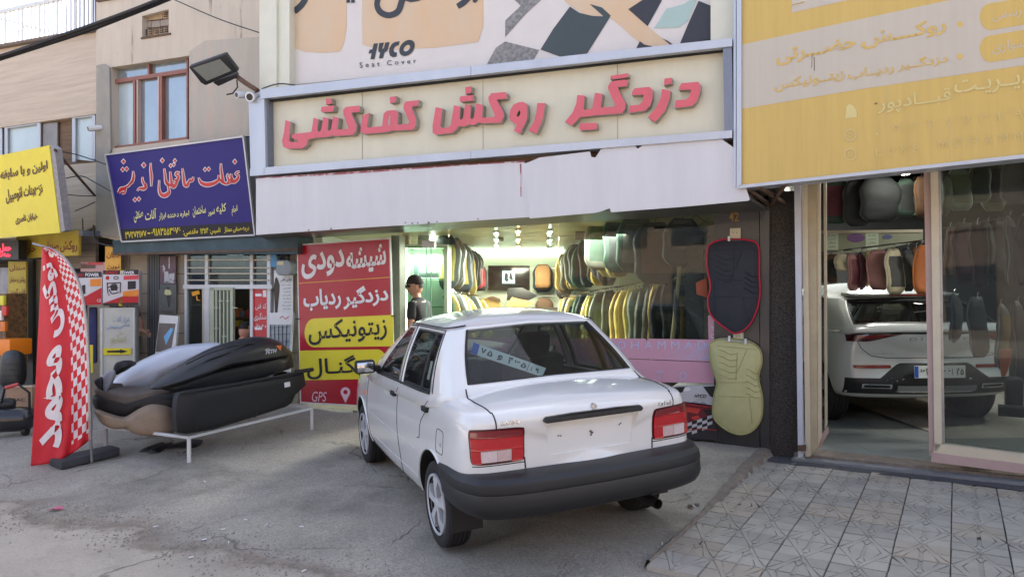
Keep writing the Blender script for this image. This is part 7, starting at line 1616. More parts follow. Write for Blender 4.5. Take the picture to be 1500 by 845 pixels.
def hand_chains(wr, d, side_ax, s=1.0, curl=.35):
    """palm + five separate fingers; d: direction of the fingers, side_ax: toward the thumb"""
    wr, d, a = V(wr), V(d).normalized(), V(side_ax).normalized(); n = d.cross(a).normalized(); ch = []; palm = wr + d * .045 * s
    ch.append([(wr, .022 * s), (palm, (.026 * s, .017 * s))])
    for k, (off, L) in enumerate(((.027, .070), (.009, .080), (-.009, .074), (-.026, .058))):
        b = wr + d * .085 * s + a * off * s; p1 = b + (d * cos(curl) + n * sin(curl)) * L * .45 * s; p2 = p1 + (d * cos(curl * 2) + n * sin(curl * 2)) * L * .33 * s; p3 = p2 + (d * cos(curl * 2.8) + n * sin(curl * 2.8)) * L * .24 * s
        ch.append([(palm, (.026 * s, .017 * s)), (b, .0095 * s), (p1, .009 * s), (p2, .008 * s), (p3, .007 * s)])
    t0 = wr + d * .03 * s + a * .028 * s; ch.append([(palm, (.026 * s, .017 * s)), (t0, .011 * s), (t0 + (d * .7 + a * .6) * .035 * s, .010 * s), (t0 + (d * .9 + a * .55 + n * .2) * .058 * s, .008 * s)])
    return ch
def head(parent, c, yaw, cap=True, bald=False):
    """c: centre of the head (local), face toward local -Y rotated by yaw"""
    hd = bpy.data.objects.new('head', None); COL.objects.link(hd); attach(hd, parent, True); hd.location = c; hd.rotation_euler = (R(4), 0, yaw)
    bm = bmesh.new(); bmesh.ops.create_uvsphere(bm, u_segments=32, v_segments=24, radius=1)
    for v in bm.verts:
        x, y, z = v.co
        w = .074 * (1 - .22 * max(0, -z) ** 1.3); dpt = .096; X, Yc, Z = x * w, y * dpt, z * .118
        if y < 0:
            Yc *= (1 - .10 * max(0, -z - .1)); 
            nose = math.exp(-((x / .17) ** 2) - ((z + .12) / .20) ** 2); Yc -= .026 * nose * (1 if z > -.3 else .5)
            Yc += .010 * (math.exp(-((abs(x) - .38) / .16) ** 2 - ((z - .06) / .12) ** 2)); Yc -= .006 * math.exp(-((x / .35) ** 2) - ((z + .45) / .05) ** 2) + .006 * math.exp(-((x / .3) ** 2) - ((z + .58) / .05) ** 2); Yc -= .012 * math.exp(-((x / .3) ** 2) - ((z + .85) / .14) ** 2); Yc -= .006 * math.exp(-((abs(x) - .35) / .25) ** 2 - ((z - .22) / .07) ** 2)
        v.co = (X, Yc, Z)
    me = bpy.data.meshes.new('face'); bm.to_mesh(me); bm.free(); me.materials.append(M_skin)
    for p in me.polygons: p.use_smooth = True
    obm('face', me, hd, True)
    for s in (-1, 1):
        mb = MB(); mb.lathe([(0, .004), (.017, .003), (.022, 0), (.018, -.006)], axis='X', n=12); o = mb.build('ear', M_skin, hd, smooth=60, local=True); o.location = (s * .076, .012, -.012); o.scale = (1.6, .8, 1.45)
        mb = MB(); mb.lathe([(0, -.006), (.006, -.005), (.011, 0)], axis='Y', n=10); o = mb.build('eye', mat('eye_white', (210, 206, 200), .3), hd, smooth=60, local=True); o.location = (s * .029, -.0815, .008); mb = MB(); mb.lathe([(0, -.0075), (.005, -.006)], axis='Y', n=8); p = mb.build('pupil', K_black, hd, local=True); p.location = (s * .029, -.081, .008)
        mb = MB(); mb.tube([(s * .014, -.091, .026), (s * .03, -.091, .031), (s * .047, -.082, .026)], .0035, 5); mb.build('eyebrow', M_hair, hd, local=True)
    mb = MB(); mb.tube([(-.024, -.083, -.055), (0, -.094, -.056), (.024, -.083, -.055)], .003, 5); mb.build('mouth', flat('lip', (150, 90, 84)), hd, local=True)
    def shell(name, m, zc_, zmin, k, mf=None):
        bm = bmesh.new(); bmesh.ops.create_uvsphere(bm, u_segments=28, v_segments=18, radius=1)
        bmesh.ops.delete(bm, geom=[v for v in bm.verts if v.co.z < zmin(v.co)], context='VERTS')
        for v in bm.verts: v.co = (v.co.x * .0785 * k, v.co.y * .101 * k + .002, v.co.z * .122 * k + zc_)
        me = bpy.data.meshes.new(name); bm.to_mesh(me); bm.free(); me.materials.append(m)
        for p in me.polygons: p.use_smooth = True
        return obm(name, me, hd, True)
    if not bald: shell('hair', M_hair, 0, lambda c: (.38 if c.y < -.2 else -.28 if c.y > .25 else .05), 1.0)
    else: shell('hair', M_hair, 0, lambda c: .62 if c.y < 0 else .1, 1.0)
    if cap:
        shell('cap', M_cap, .010, lambda c: .16, 1.16); mb = MB()
        def brim(u, v):
            a = R(-62 + 124 * u); r0, r1 = .104, .185 - .035 * (2 * u - 1) ** 2; r_ = r0 + (r1 - r0) * v; return V((sin(a) * r_ * .8, -cos(a) * r_, .034 - .02 * v - .02 * (2 * u - 1) ** 2))
        mb.grid(brim, 14, 4); o = mb.build('cap_brim', M_cap, hd, smooth=60, local=True); md = o.modifiers.new('t', 'SOLIDIFY'); md.thickness = .004; evaluated(o)
        mb = MB(); mb.lathe([(0, .128), (.008, .126), (.008, .118)], n=8, c=(0, 0, .012)); mb.build('cap_button', M_capr, hd, local=True)
        mb = MB(); mb.grid(lambda u, v: V((sin(R(-26 + 52 * u)) * .0885 * cos(R(18 + 40 * v)), -.002 - cos(R(-26 + 52 * u)) * .1135 * cos(R(18 + 40 * v)), .007 + .137 * sin(R(18 + 40 * v)))), 6, 5); mb.build('cap_front_panel', M_capr, hd, smooth=60, local=True)
    return hd
def person(label, loc, yaw, J, cap, shirt, bald=False, hy=0):
    t = thing('person', label, 'person', loc, (0, 0, yaw)); j = lambda k: V(J[k]); mirror = lambda k, s: V(J[k + ('L' if s < 0 else 'R')])
    pel, ch_, nk = j('pelvis'), j('chest'), j('neck'); ch = [[(pel, (.15, .11)), (pel.lerp(ch_, .5), (.13, .10)), (ch_, (.165, .11)), (nk, .06), (nk + (j('head') - nk) * .55, .052)]]
    sh_, tr_, sho = [[(pel, (.16, .125)), (pel.lerp(ch_, .5), (.15, .12)), (ch_, (.175, .125)), (ch_.lerp(nk, .72), (.14, .105)), (ch_.lerp(nk, .98), (.082, .078))]], [], []
    for s in (-1, 1):
        S, E, Wr, Hp, Kn, An, Toe = (mirror(k, s) for k in ('sho', 'elb', 'wri', 'hip', 'kne', 'ank', 'toe'))
        ch.append([(ch_, (.165, .11)), (S, .055), (S.lerp(E, .5), .047), (E, .040), (E.lerp(Wr, .4), .040), (Wr, .025)]); d = (Wr - E).normalized(); ax = V((0, -1, 0)) if abs(d.z) > .6 else V((0, 0, 1)); 
        for c in hand_chains(Wr, d, ax - d * ax.dot(d), .95): ch.append(c)
        ch.append([(pel, (.15, .11)), (Hp, .085), (Hp.lerp(Kn, .5), .074), (Kn, .055), (Kn.lerp(An, .35), .055), (An, .036)])
        sh_.append([(ch_, (.175, .125)), (S, .068), (S.lerp(E, .75), .062)]); tr_ += [[(pel, (.155, .12)), (Hp, .098), (Hp.lerp(Kn, .5), .088), (Kn, .07), (Kn.lerp(An, .5), .064), (An + V((0, 0, .02)), .056)]]
        f = [(An + V((0, .03, -.045)), .042), (An.lerp(Toe, .5) + V((0, 0, -.02)), .045), (Toe, .036)]; sho.append(f)
    skinmesh('body', ch, M_skin, t, 1); skinmesh('shirt', sh_, shirt, t, 2); skinmesh('trousers', tr_, M_trou, t, 2)
    for f in sho: skinmesh('shoe', [f], M_black, t, 2)
    head(t, j('head'), hy, cap, bald); return t
def stand(**kw):
    J = dict(pelvis=(0, 0, .93), chest=(0, .01, 1.28), neck=(0, .01, 1.44), head=(0, -.015, 1.57))
    for s, k in ((-1, 'L'), (1, 'R')):
        J['sho' + k] = (s * .185, .01, 1.36); J['elb' + k] = (s * .225, .02, 1.07); J['wri' + k] = (s * .235, -.05, .83); J['hip' + k] = (s * .09, 0, .86); J['kne' + k] = (s * .10, -.01, .48); J['ank' + k] = (s * .105, .02, .085); J['toe' + k] = (s * .12, -.13, .035)
    J.update(kw); return J
q = W(613, 425, 8.75)
person('man in a dark T-shirt and black cap standing at the shop entrance, facing left', (q.x, q.y, .10), R(-112), stand(neck=(0, -.015, 1.44), head=(0, -.05, 1.565)), True, M_shirt, hy=R(32))
q = W(178, 500, 9.9)
pm = person('man hidden behind the white cabinet, only his outstretched bare forearm showing', (q.x, q.y, .08), R(75), stand(elbL=(-.12, -.22, 1.14), wriL=(-.10, -.47, 1.02), elbR=(.2, -.15, 1.12)), False, mat('brown_shirt', (90, 70, 58), .9))
q = W(347, 500, 9.25)
J = stand(pelvis=(0, 0, .42), chest=(0, -.06, .74), neck=(0, -.10, .89), head=(0, -.14, 1.0))
for s, k in ((-1, 'L'), (1, 'R')): J['sho' + k] = (s * .18, -.07, .82); J['elb' + k] = (s * .25, -.22, .60); J['wri' + k] = (s * .16, -.40, .50); J['hip' + k] = (s * .10, -.02, .40); J['kne' + k] = (s * .15, -.42, .45); J['ank' + k] = (s * .15, -.40, .08); J['toe' + k] = (s * .16, -.55, .035)
person('seated person behind the black roof box, only the top of the head showing', (q.x, q.y, .115), R(150), J, False, mat('blue_work_shirt', (60, 70, 92), .9), True)
mb = MB(); mb.box((q.x, q.y, .24), (.34, .34, .18)); tag(bevel_obj(mb.build('stool', M_wood), .01), 'low stool under the seated person behind the roof boxes', 'stool')

# ================================================================ roof boxes and liners on the stand
A_, B_ = G(277, 677), G(457, 628); C_ = G(155, 659); dx = (B_ - A_); dx.z = 0
STP = Plane(A_, dx.normalized())
if (EYE - A_).dot(STP.N) < 0: STP.N = -STP.N
sd_t = thing('low_metal_stand', 'low white square-tube metal stand carrying the roof boxes', 'stand', A_)
D_ = C_ + (B_ - A_); zt = .235; tops = [V((p.x, p.y, p.z + zt)) for p in (A_, B_, D_, C_)]
for i, p in enumerate((A_, B_, D_, C_)): mb = MB(); mb.bar(V((p.x, p.y, gz(p.x, p.y))), tops[i] - V((0, 0, .012)), .028); mb.build('leg', M_whitep, sd_t)
for i in range(4): mb = MB(); mb.bar(tops[i], tops[(i + 1) % 4], .026); mb.build('frame_bar', M_whitep, sd_t)
mb = MB(); mb.bar(tops[0].lerp(tops[1], .5), tops[3].lerp(tops[2], .5), .025); mb.build('frame_bar', M_whitep, sd_t)
Z = lambda pts: P2(pts, 120, 470, 3.675)
M_tub = mat('black_liner_plastic', (24, 25, 28), .6, var=.15, scale=5, bump=.15, bscale=150); M_rb = mat('satin_black_roofbox', (38, 40, 44), .42, var=.2, scale=4, coat=.08); M_silv = mat('silver_white_roofbox', (196, 202, 214), .3, var=.04, scale=3, coat=.3); M_tan = mat('dusty_tan_liner', (142, 124, 106), .7, var=.22, scale=4); M_dus = mat('dusty_grey_liner', (92, 84, 78), .7, var=.25, scale=4)
t = thing('black_liner_tub', 'big black plastic pickup bed liner on its side, front of the pile on the stand', 'bed liner', STP.at(330, 640, -.2))
bulged(STP, Z([(525, 388), (600, 372), (800, 340), (1000, 305), (1150, 285), (1195, 280), (1205, 345), (1150, 395), (1130, 440), (1100, 462), (900, 525), (700, 585), (560, 608), (512, 600), (505, 500), (512, 420)]), 0, .30, .06, M_tub, 'tub_shell', t, pw=8, smooth=45)
for pts in ([(525, 392), (700, 362), (1000, 308), (1240, 262)], [(612, 500), (690, 480), (910, 437)], [(612, 500), (615, 590)], [(815, 455), (815, 520)], [(760, 470), (780, 462), (785, 520)], [(930, 520), (960, 440), (1120, 400)]):
    mb = MB(); mb.tube([STP.at(*p, .052) for p in dens(Z(pts), 6)], .012 if pts[0][1] < 400 else .006, 6); mb.build('moulded_rib', M_tub, t, smooth=60)
mb = MB(); mb.tube([STP.at(*p, -.02) for p in Z([(1150, 275), (1243, 260)])], .022, 8); mb.build('rim_end', M_tub, t)
mb = MB(); px_poly(STP, Z([(1090, 332), (1120, 326), (1122, 352), (1092, 358)]), .065, .004, mb); mb.build('label_sticker', K_white, t)
t = thing('black_roof_box', 'satin black roof box with white FETH lettering and an orange triangle', 'roof box', STP.at(330, 600, -.4))
Q_ = STP.shift(-.30)
bulged(Q_, spl(Z([(372, 362), (440, 305), (520, 250), (620, 190), (720, 140), (850, 100), (960, 84), (1050, 104), (1110, 150), (1128, 178), (1000, 205), (800, 240), (640, 285), (500, 350), (430, 368)]), 4), 0, .16, .20, M_rb, 'lid', t, K=12, pw=2.2)
bulged(Q_, Z([(430, 366), (640, 285), (800, 240), (1000, 205), (1128, 178), (1140, 250), (1000, 300), (800, 345), (600, 390), (520, 392)]), -.02, .18, .05, M_rb, 'base', t, pw=6)
mb = MB(); mb.tube([Q_.at(*p, .03) for p in dens(Z([(432, 366), (640, 286), (800, 242), (1000, 206), (1128, 180)]), 6)], .010, 6); mb.build('rim', M_tub, t)
letter(Q_, 'FETH', Z([(990, 158), (1048, 148), (1048, 170), (990, 180)]), flat('logo_pale', (190, 192, 200)), t, .215, bold=.03, fa=False, shear=.15)
mb = MB(); px_poly(Q_, Z([(1046, 134), (1076, 130), (1070, 160)]), .20, .004, mb); mb.build('logo_triangle', flat('logo_orange', (226, 120, 50)), t)
mb = MB(); stroke(Q_, [p + (.9,) for p in Z([(986, 158), (1000, 150), (1012, 152)])], 1, mb, .22); mb.build('logo', flat('logo_pale', (190, 192, 200)), t, fix=False)
SBP = yaw_plane(200, 560, 7.75, -25)
t = thing('silver_roof_box', 'silver-white roof box lying behind the black one', 'roof box', SBP.at(210, 600))
bulged(SBP, spl(Z([(150, 368), (155, 340), (200, 290), (300, 225), (420, 170), (520, 138), (640, 124), (745, 126), (640, 200), (520, 262), (430, 310), (372, 362), (300, 378), (200, 378)]), 4), 0, .6, .16, M_silv, 'lid', t, K=12, pw=2.2)
mb = MB(); mb.tube([SBP.at(*p, .03) for p in dens(Z([(150, 350), (220, 362), (372, 356)]), 4)], .008, 6); mb.tube([SBP.at(*p, .05) for p in dens(Z([(165, 338), (240, 348), (372, 340)]), 4)], .004, 6); mb.build('lid_ridge', M_silv, t)
TNP = yaw_plane(200, 600, 7.05, -12)
def liner(label, pts, d, th, bl, m, **k): return tag(bulged(TNP, spl(Z(pts), 3), d, th, bl, m, 'moulded_liner', **k), label, 'liner')
liner('dusty tan moulded liner at the bottom left of the stand pile', [(66, 482), (130, 500), (220, 520), (300, 475), (370, 450), (450, 462), (495, 495), (500, 560), (480, 612), (400, 622), (300, 612), (240, 580), (160, 580), (100, 545)], .1, .5, .12, M_tan)
liner('dark dusty liner in the middle of the stand pile', [(62, 400), (130, 425), (220, 440), (330, 410), (430, 392), (520, 420), (510, 480), (430, 462), (330, 470), (230, 520), (150, 505), (70, 470)], .0, .5, .06, M_tub)
liner('grey dusty curved liner under the silver roof box', [(75, 350), (110, 400), (150, 370), (300, 380), (420, 362), (470, 390), (430, 440), (350, 452), (250, 480), (170, 470), (100, 430), (66, 380)], -.05, .5, .10, M_dus)
liner('black folded liner corner left of the silver roof box', [(66, 318), (110, 305), (112, 380), (120, 400), (75, 345)], -.1, .3, .03, M_tub)
liner('grey upright liner flap in front of the white cabinet', [(110, 300), (165, 262), (170, 300), (140, 370), (118, 388)], -.12, .1, .02, mat('flap_grey', (150, 154, 164), .4))
liner('black rounded plastic arch behind the silver roof box', [(168, 262), (180, 228), (215, 216), (250, 228), (262, 242), (230, 262), (190, 288), (170, 290)], -.25, .3, .05, M_tub)
# scraps under the stand
SC = yaw_plane(240, 665, 7.15, 0)
for k, (pts, d, l) in enumerate((([(295, 715), (330, 685), (370, 680), (410, 700), (408, 735), (300, 742)], 0, 'black rounded plastic scrap under the stand, left'), ([(355, 735), (370, 690), (410, 685), (425, 730)], .06, 'small black arched scrap under the stand'), ([(400, 735), (430, 690), (480, 668), (560, 660), (620, 672), (560, 720), (470, 738)], -.1, 'long black plastic sheet scrap under the stand'))):
    o = bulged(SC, spl(Z(pts), 3), d, .35, .06, M_tub, 'plastic_scrap'); tag(o, l, 'plastic scrap')
mb = MB(); mb.tube([SC.at(*p, .1) for p in dens(spl(Z([(300, 765), (380, 735), (450, 745), (520, 720), (560, 700)]), 4, False), 4)], .008, 5); tag(mb.build('thin_hose', mat('hose_dusty', (84, 80, 74), .8)), 'thin dusty hose lying by the black scraps under the stand', 'hose')

# ================================================================ feather flag
ff = thing('feather_flag', 'tall red feather flag with white Persian lettering and a red-white checkered edge', 'flag', G(133, 680))
Rt = spl([(133, 643), (131, 560), (127, 480), (117, 420), (100, 385), (80, 367), (62, 361)], 8, False); Lf = spl([(45, 682), (50, 600), (54, 520), (58, 440), (61, 375), (61.5, 362)], 8, False)
def on(path, t):
    f = t * (len(path) - 1); i = min(int(f), len(path) - 2); f -= i; return path[i][0] * (1 - f) + path[i + 1][0] * f, path[i][1] * (1 - f) + path[i + 1][1] * f
def fxyz(u, v, off=0):
    a, b = on(Lf, v), on(Rt, v); px_ = a[0] * (1 - u) + b[0] * u; py = a[1] * (1 - u) + b[1] * u + 10 * sin(PI * u) * (1 - v) ** 4
    w = .035 * sin(u * 9 + v * 4) * (1 - .5 * v) + .03 * sin(u * 22 - v * 26) * max(0, 1 - v * 3.2) * u + .02 * sin(v * 11 + u * 3) + .012 * sin(u * 30 + v * 60) * max(0, u - .6) * 2
    return W(px_, py, 6.72 + w - off)
nu, nv = 28, 84; mb = MB()
def fm_(i, j):
    u = i / nu; v = j / nv
    if i >= nu - 1: return 2
    lim = .66 if v < .66 else .66 + (v - .66) * 1.5
    if u > lim and v > .03 and v < .93: return 1 if ((i // 2) + (j // 1 if False else j // 2)) % 2 == 0 else 0
    return 0
mb.grid(lambda u, v: fxyz(u, v), nu, nv, mif=fm_)
M_fr = mat('flag_red_cloth', (206, 34, 48), .55, var=.08, scale=6); M_fw = mat('flag_white_cloth', (226, 216, 216), .6); o = mb.build('cloth', [M_fr, M_fw, mat('flag_sleeve', (200, 186, 180), .7, var=.25, scale=60)], ff, smooth=80); md = o.modifiers.new('t', 'SOLIDIFY'); md.thickness = .003; evaluated(o)
for w_, v0, v1, u0, u1 in (('اتو', .76, .92, .22, .86), ('لوکس', .40, .74, .08, .60), ('محمد', .05, .37, .12, .52)):
    letter(None, w_, (0, 0, 1, 1), M_fw, ff, fn=lambda a, b, v0=v0, v1=v1, u0=u0, u1=u1: fxyz(u1 - (u1 - u0) * b, v0 + (v1 - v0) * a, .012), bold=.045)
P = [W(134.5, 677, 6.75), W(133, 640, 6.75)] + [W(on(Rt, t)[0] + 1, on(Rt, t)[1], 6.73) for t in [k / 20 for k in range(1, 21)]] + [W(48, 357, 6.73)]
mb = MB(); mb.tube(P, [.012] * 3 + [.009] * (len(P) - 4) + [.012], 8); mb.build('pole', M_steel, ff, smooth=60)
fb0, fb1 = G(90, 686), G(176, 666); fbp = Plane(fb0 + V((0, 0, 0)), (fb1 - fb0).normalized())
mb = MB(); dirx = (fb1 - fb0).normalized(); bk = V((-dirx.y, dirx.x, 0)) * .30; fb0.z -= .01
c0_ = [fb0, fb1, fb1 + bk * .7, fb0 + bk]; mb.prism([p + V((0, 0, .075)) for p in c0_], [p for p in c0_]); o = mb.build('flag_base_slab', mat('dark_stone_slab', (62, 62, 66), .8, var=.2, scale=8, bump=.4)); bevel_obj(o, .012); tag(o, 'dark stone slab weighing down the red feather flag pole', 'weight')

# ================================================================ goods at the left
EP = yaw_plane(180, 440, 9.1, -22)
def epb(label, x0, x1, y0, y1, parts, d=0):
    t = thing('generator_carton', label, 'carton', EP.at((x0 + x1) / 2, y1, -.1)); mb = MB(); px_poly(EP, [(x0, y0 + 1), (x1, y0), (x1, y1 - .6), (x0, y1)], d, .35, mb); bevel_obj(mb.build('carton', mat('carton_print_white', (206, 202, 204), .5, var=.03), t), .005)
    for pts, m in parts: mb = MB(); px_poly(EP, pts, d + .003, .001, mb); mb.build('print', m, t)
    return t
K_or = flat('print_orange', (232, 140, 50)); K_bk2 = flat('print_soft_black', (40, 36, 38)); K_yt = flat('tape_yellow', (222, 200, 40))
t = epb('white and red EAST POWER carton with yellow tape, right one on the white cabinet', 150.5, 203.5, 396, 448, [([(151, 396), (203, 395), (203, 402), (151, 402)], K_bk2), ([(151, 444), (203, 443), (203, 447), (151, 448)], K_bk2), ([(151, 444), (180, 434), (203, 432), (203, 443)], K_red), ([(180, 427), (203, 424), (203, 434), (180, 435)], K_or), ([(181, 404), (203, 403), (203, 409), (181, 410)], flat('print_salmon', (216, 70, 80))), ([(187, 412), (199, 411.5), (199, 423), (187, 424)], K_bk2), ([(176, 396), (181, 396), (180.5, 402), (176, 402)], K_yt), ([(174, 436), (179, 436), (179, 448), (174, 448)], K_yt)])
letter(EP, 'EAST', (155, 397, 173, 401.5), K_red, t, .006, bold=.03, fa=False); letter(EP, 'POWER', (176, 397, 197, 401.5), K_white, t, .007, bold=.03, fa=False)
mb = MB()
for pts in ([(156, 415), (177, 414)], [(157, 415), (158, 430)], [(176.5, 414), (176, 429)], [(158, 421), (166, 419), (173, 422)], [(160, 424), (164, 430), (174, 428)], [(163, 417), (170, 417), (171, 426)], [(160, 431), (159, 433)]): stroke(EP, pts, 1.5, mb, .006)
px_poly(EP, [(161, 418), (172, 417), (171, 425), (163, 426)], .005, .001, mb); mb.build('generator_picture', K_bk2, t, fix=False)
mb = MB(); px_poly(EP, [(157.5 + 3 * cos(a) , 407 + 3 * sin(a)) for a in [k * PI / 5 for k in range(10)]], .004, .001, mb); mb.build('print', K_red, t)
mb = MB(); px_poly(EP, [[(170 + 4 * cos(a), 407 + 2.6 * sin(a)) for a in [k * PI / 6 for k in range(12)]], [(170 + 2.6 * cos(a), 407 + 1.4 * sin(a)) for a in [k * PI / 6 for k in range(12)]]], .004, .001, mb); mb.build('print', K_bk2, t)
t = epb('white and red EAST POWER carton, left one half behind the flag', 112, 149.5, 398, 447, [([(112, 399), (149, 398), (149, 406), (112, 407)], K_bk2), ([(125, 434), (149, 421), (149, 446), (112, 447), (112, 440)], K_red), ([(132, 409), (148, 408), (148, 419), (132, 419)], K_or), ([(120, 418), (125, 417), (125, 430), (121, 431)], K_bk2)])
letter(EP, 'EAST', (112, 401, 123, 405.5), K_red, t, .006, bold=.03, fa=False); letter(EP, 'POWER', (125, 400, 145, 405), K_white, t, .006, bold=.03, fa=False); letter(EP, 'CE', (142, 438, 148, 442), K_white, t, .006, bold=.0, fa=False)
t = thing('white_metal_cabinet', 'worn white metal cabinet with faded blue writing and a black arrow on yellow', 'cabinet', EP.at(172, 600, -.2))
mb = MB(); px_poly(EP, [(146, 451), (198, 450), (199, 598), (146, 604)], -.02, .45, mb); bevel_obj(mb.build('cabinet_body', mat('worn_white_metal', (190, 190, 180), .5, var=.08, scale=4, spot=.6, spotcol=(168, 160, 130), spotscale=3), t), .008)
for x in (148, 195): mb = MB(); px_poly(EP, rect(x, 452, x + 2, 598), -.0, .02, mb); mb.build('cabinet_edge', M_whitep, t)
mb = MB(); px_poly(EP, [(151, 510), (192, 510), (192, 519), (151, 520)], .0, .02, mb); mb.build('arrow_sticker', K_yellow, t)
mb = MB(); px_poly(EP, [(157, 513.5), (176, 512.8), (176, 511.5), (187, 514.6), (176, 517.5), (176, 516.2), (157, 516.2)], .003, .002, mb); mb.build('arrow', K_black, t)
K_bl = flat('faded_blue_ink', (96, 130, 176)); letter(EP, 'ابزار آلات', (166, 463, 189, 473), K_bl, t, .0, bold=0); letter(EP, 'ساختمانی', (156, 475, 178, 483), K_bl, t, .0, bold=0); letter(EP, 'صنعتی', (178, 473, 190, 480), K_bl, t, .0, bold=0)
letter(EP, 'اجاره', (163, 492, 184, 503), flat('faded_olive_ink', (176, 172, 120)), t, .0, bold=.01)
px_box('blue_cloth_bag', 'dark blue hanging bag with white cable between flag and cabinet', 'bag', 130, 450, 141, 532, -.15, .12, mat('navy_bag', (48, 52, 96), .8, var=.2), pl=EP, bev=.02)
px_box('yellow_strip_sign', 'narrow yellow strip standing between the flag and the white cabinet', 'strip', 129, 505, 136, 546, .05, .02, K_yellow, pl=EP, bev=0)
LP_ = yaw_plane(20, 600, 8.55, 20)
t = thing('compressor_carton', 'brown carton with black print behind the black compressor', 'carton', LP_.at(30, 625)); mb = MB(); px_poly(LP_, [(8, 568), (47, 567), (47, 624), (8, 628)], 0, .4, mb); bevel_obj(mb.build('carton', mat('brown_card', (150, 118, 92), .8, var=.08), t), .006); letter(LP_, 'FAC', (19, 583, 37, 588), K_bk2, t, .004, bold=.03, fa=False); mb = MB(); mb.bar(LP_.at(9, 566, 0), LP_.at(48, 565.5, 0), .02); mb.build('carton_flap', mat('card_pale', (186, 170, 150), .8), t)
CP_ = G(18, 640); t = thing('air_compressor', 'black air compressor with a red tubular handle at the left edge', 'compressor', CP_)
b0 = W(17, 614, CP_.y + .05); mb = MB(); ax = V((.95, .3, 0)).normalized()
def lat(c, ax, prof, n=20):
    m2 = MB(); m2.lathe(prof, axis='X', n=n); ang = math.atan2(ax.y, ax.x); return [c + Matrix.Rotation(ang, 3, 'Z') @ v for v in m2.v], m2.f
v_, f_2 = lat(b0, ax, [(0, -.24), (.08, -.23), (.13, -.18), (.14, -.1), (.14, .1), (.13, .18), (.08, .23), (0, .24)]); mb.add(v_, f_2); mb.build('air_tank', mat('compressor_black', (30, 30, 36), .25, coat=.5), t, smooth=50)
v_, f_2 = lat(b0 + V((-.08, 0, .17)), ax, [(0, -.10), (.06, -.10), (.07, -.06), (.07, .06), (.05, .10), (0, .11)]); mb = MB(); mb.add(v_, f_2); mb.build('motor', M_black, t, smooth=40)
mb = MB(); mb.tube([b0 + V((-.1, -.05, .12)), b0 + V((-.02, -.08, .36)), b0 + V((.12, -.06, .40)), b0 + V((.2, 0, .30)), b0 + V((.19, .02, .1))], .014, 8); mb.build('handle', M_black, t, smooth=60); mb = MB(); mb.tube([b0 + V((-.01, -.08, .365)), b0 + V((.12, -.06, .402))], .02, 8); mb.build('grip', flat('grip_red', (190, 70, 70)), t)
for s in (-1, 1): mb = MB(); mb.lathe([(0, -.02), (.05, -.02), (.05, .02), (0, .02)], c=b0 + ax * s * .17 + V((0, -.06, -.13)), axis='X', n=14); mb.build('wheel', M_rubber, t)
LP2 = yaw_plane(15, 540, 8.9, 20)
t = thing('car_seat_pad', 'black ribbed seat pad leaning on the brown carton', 'seat pad', LP2.at(18, 566)); bulged(LP2, spl([(3, 566), (1, 540), (4, 520), (10, 514), (20, 513), (27, 519), (29, 540), (28, 565), (18, 568)], 3), 0, .12, .06, M_black, 'pad', t)
for k in range(4): mb = MB(); mb.tube([LP2.at(5, 534 + k * 8, .055), LP2.at(26, 533 + k * 8, .055)], .006, 5); mb.build('rib', M_tub, t)
px_box('orange_case', 'orange case behind the black seat pad at the left edge', 'case', -20, 497, 14, 521, -.1, .3, flat('case_orange', (240, 130, 20), .35), pl=LP2, bev=.02)
px_box('steel_rack_goods', 'dark rack with small goods at the left picture edge', 'rack', -40, 430, 8, 560, -.5, .3, mat('rack_goods', (50, 44, 40), .6, col2=(150, 110, 60), scale=16), pl=LP2, bev=0)
for i, (x, y, c) in enumerate(((2, 440, (220, 210, 60)), (-1, 462, (230, 220, 220)), (4, 478, (220, 120, 40)), (6, 455, (200, 60, 50)))): px_box('hanging_good', '%s small packet on the rack at the left picture edge' % ('yellow', 'white', 'orange', 'red')[i], 'packet', x - 4, y - 7, x + 3, y + 7, -.45, .04, flat('packet_%d' % i, c), pl=LP2, bev=.004)

# ================================================================ lamps, cameras, cables on the facade
FP = Plane(W(312, 104, 8.0), V((cos(R(8)), sin(R(8)), 0)), Vv=V((-.12, -.62, .78)))
fl = thing('floodlight', 'large black LED floodlight on a bent pipe arm left of the light box sign', 'floodlight', W(378, 134, 8.1))
mb = MB(); px_poly(FP, [(276, 99), (330, 80), (349, 105), (301, 126), (294, 122)], 0, .10, mb); bevel_obj(mb.build('lamp_housing', M_blackm, fl), .015)
mb = MB(); px_poly(FP, [(282, 100), (322, 87), (339, 104), (303, 119)], .004, .004, mb); mb.build('lamp_glass', mat('floodlight_glass', (120, 124, 118), .12, var=.1, scale=30, coat=.6), fl)
mb = MB(); px_poly(FP, [(312, 122), (345, 110), (348, 114), (320, 127)], -.03, .12, mb); bevel_obj(mb.build('driver_box', M_blackm, fl), .01)
mb = MB(); mb.tube([W(346, 112, 8.15), W(360, 122, 8.1), W(377, 133, 8.05)], .028, 10); mb.build('pipe_arm', M_rust, fl, smooth=60)
mb = MB(); mb.tube([W(347, 118, 8.0), W(348, 128, 8.0), W(341, 137, 8.0), W(332, 139, 8.0)], .008, 6); mb.build('loose_cable', M_cable, fl, smooth=60)
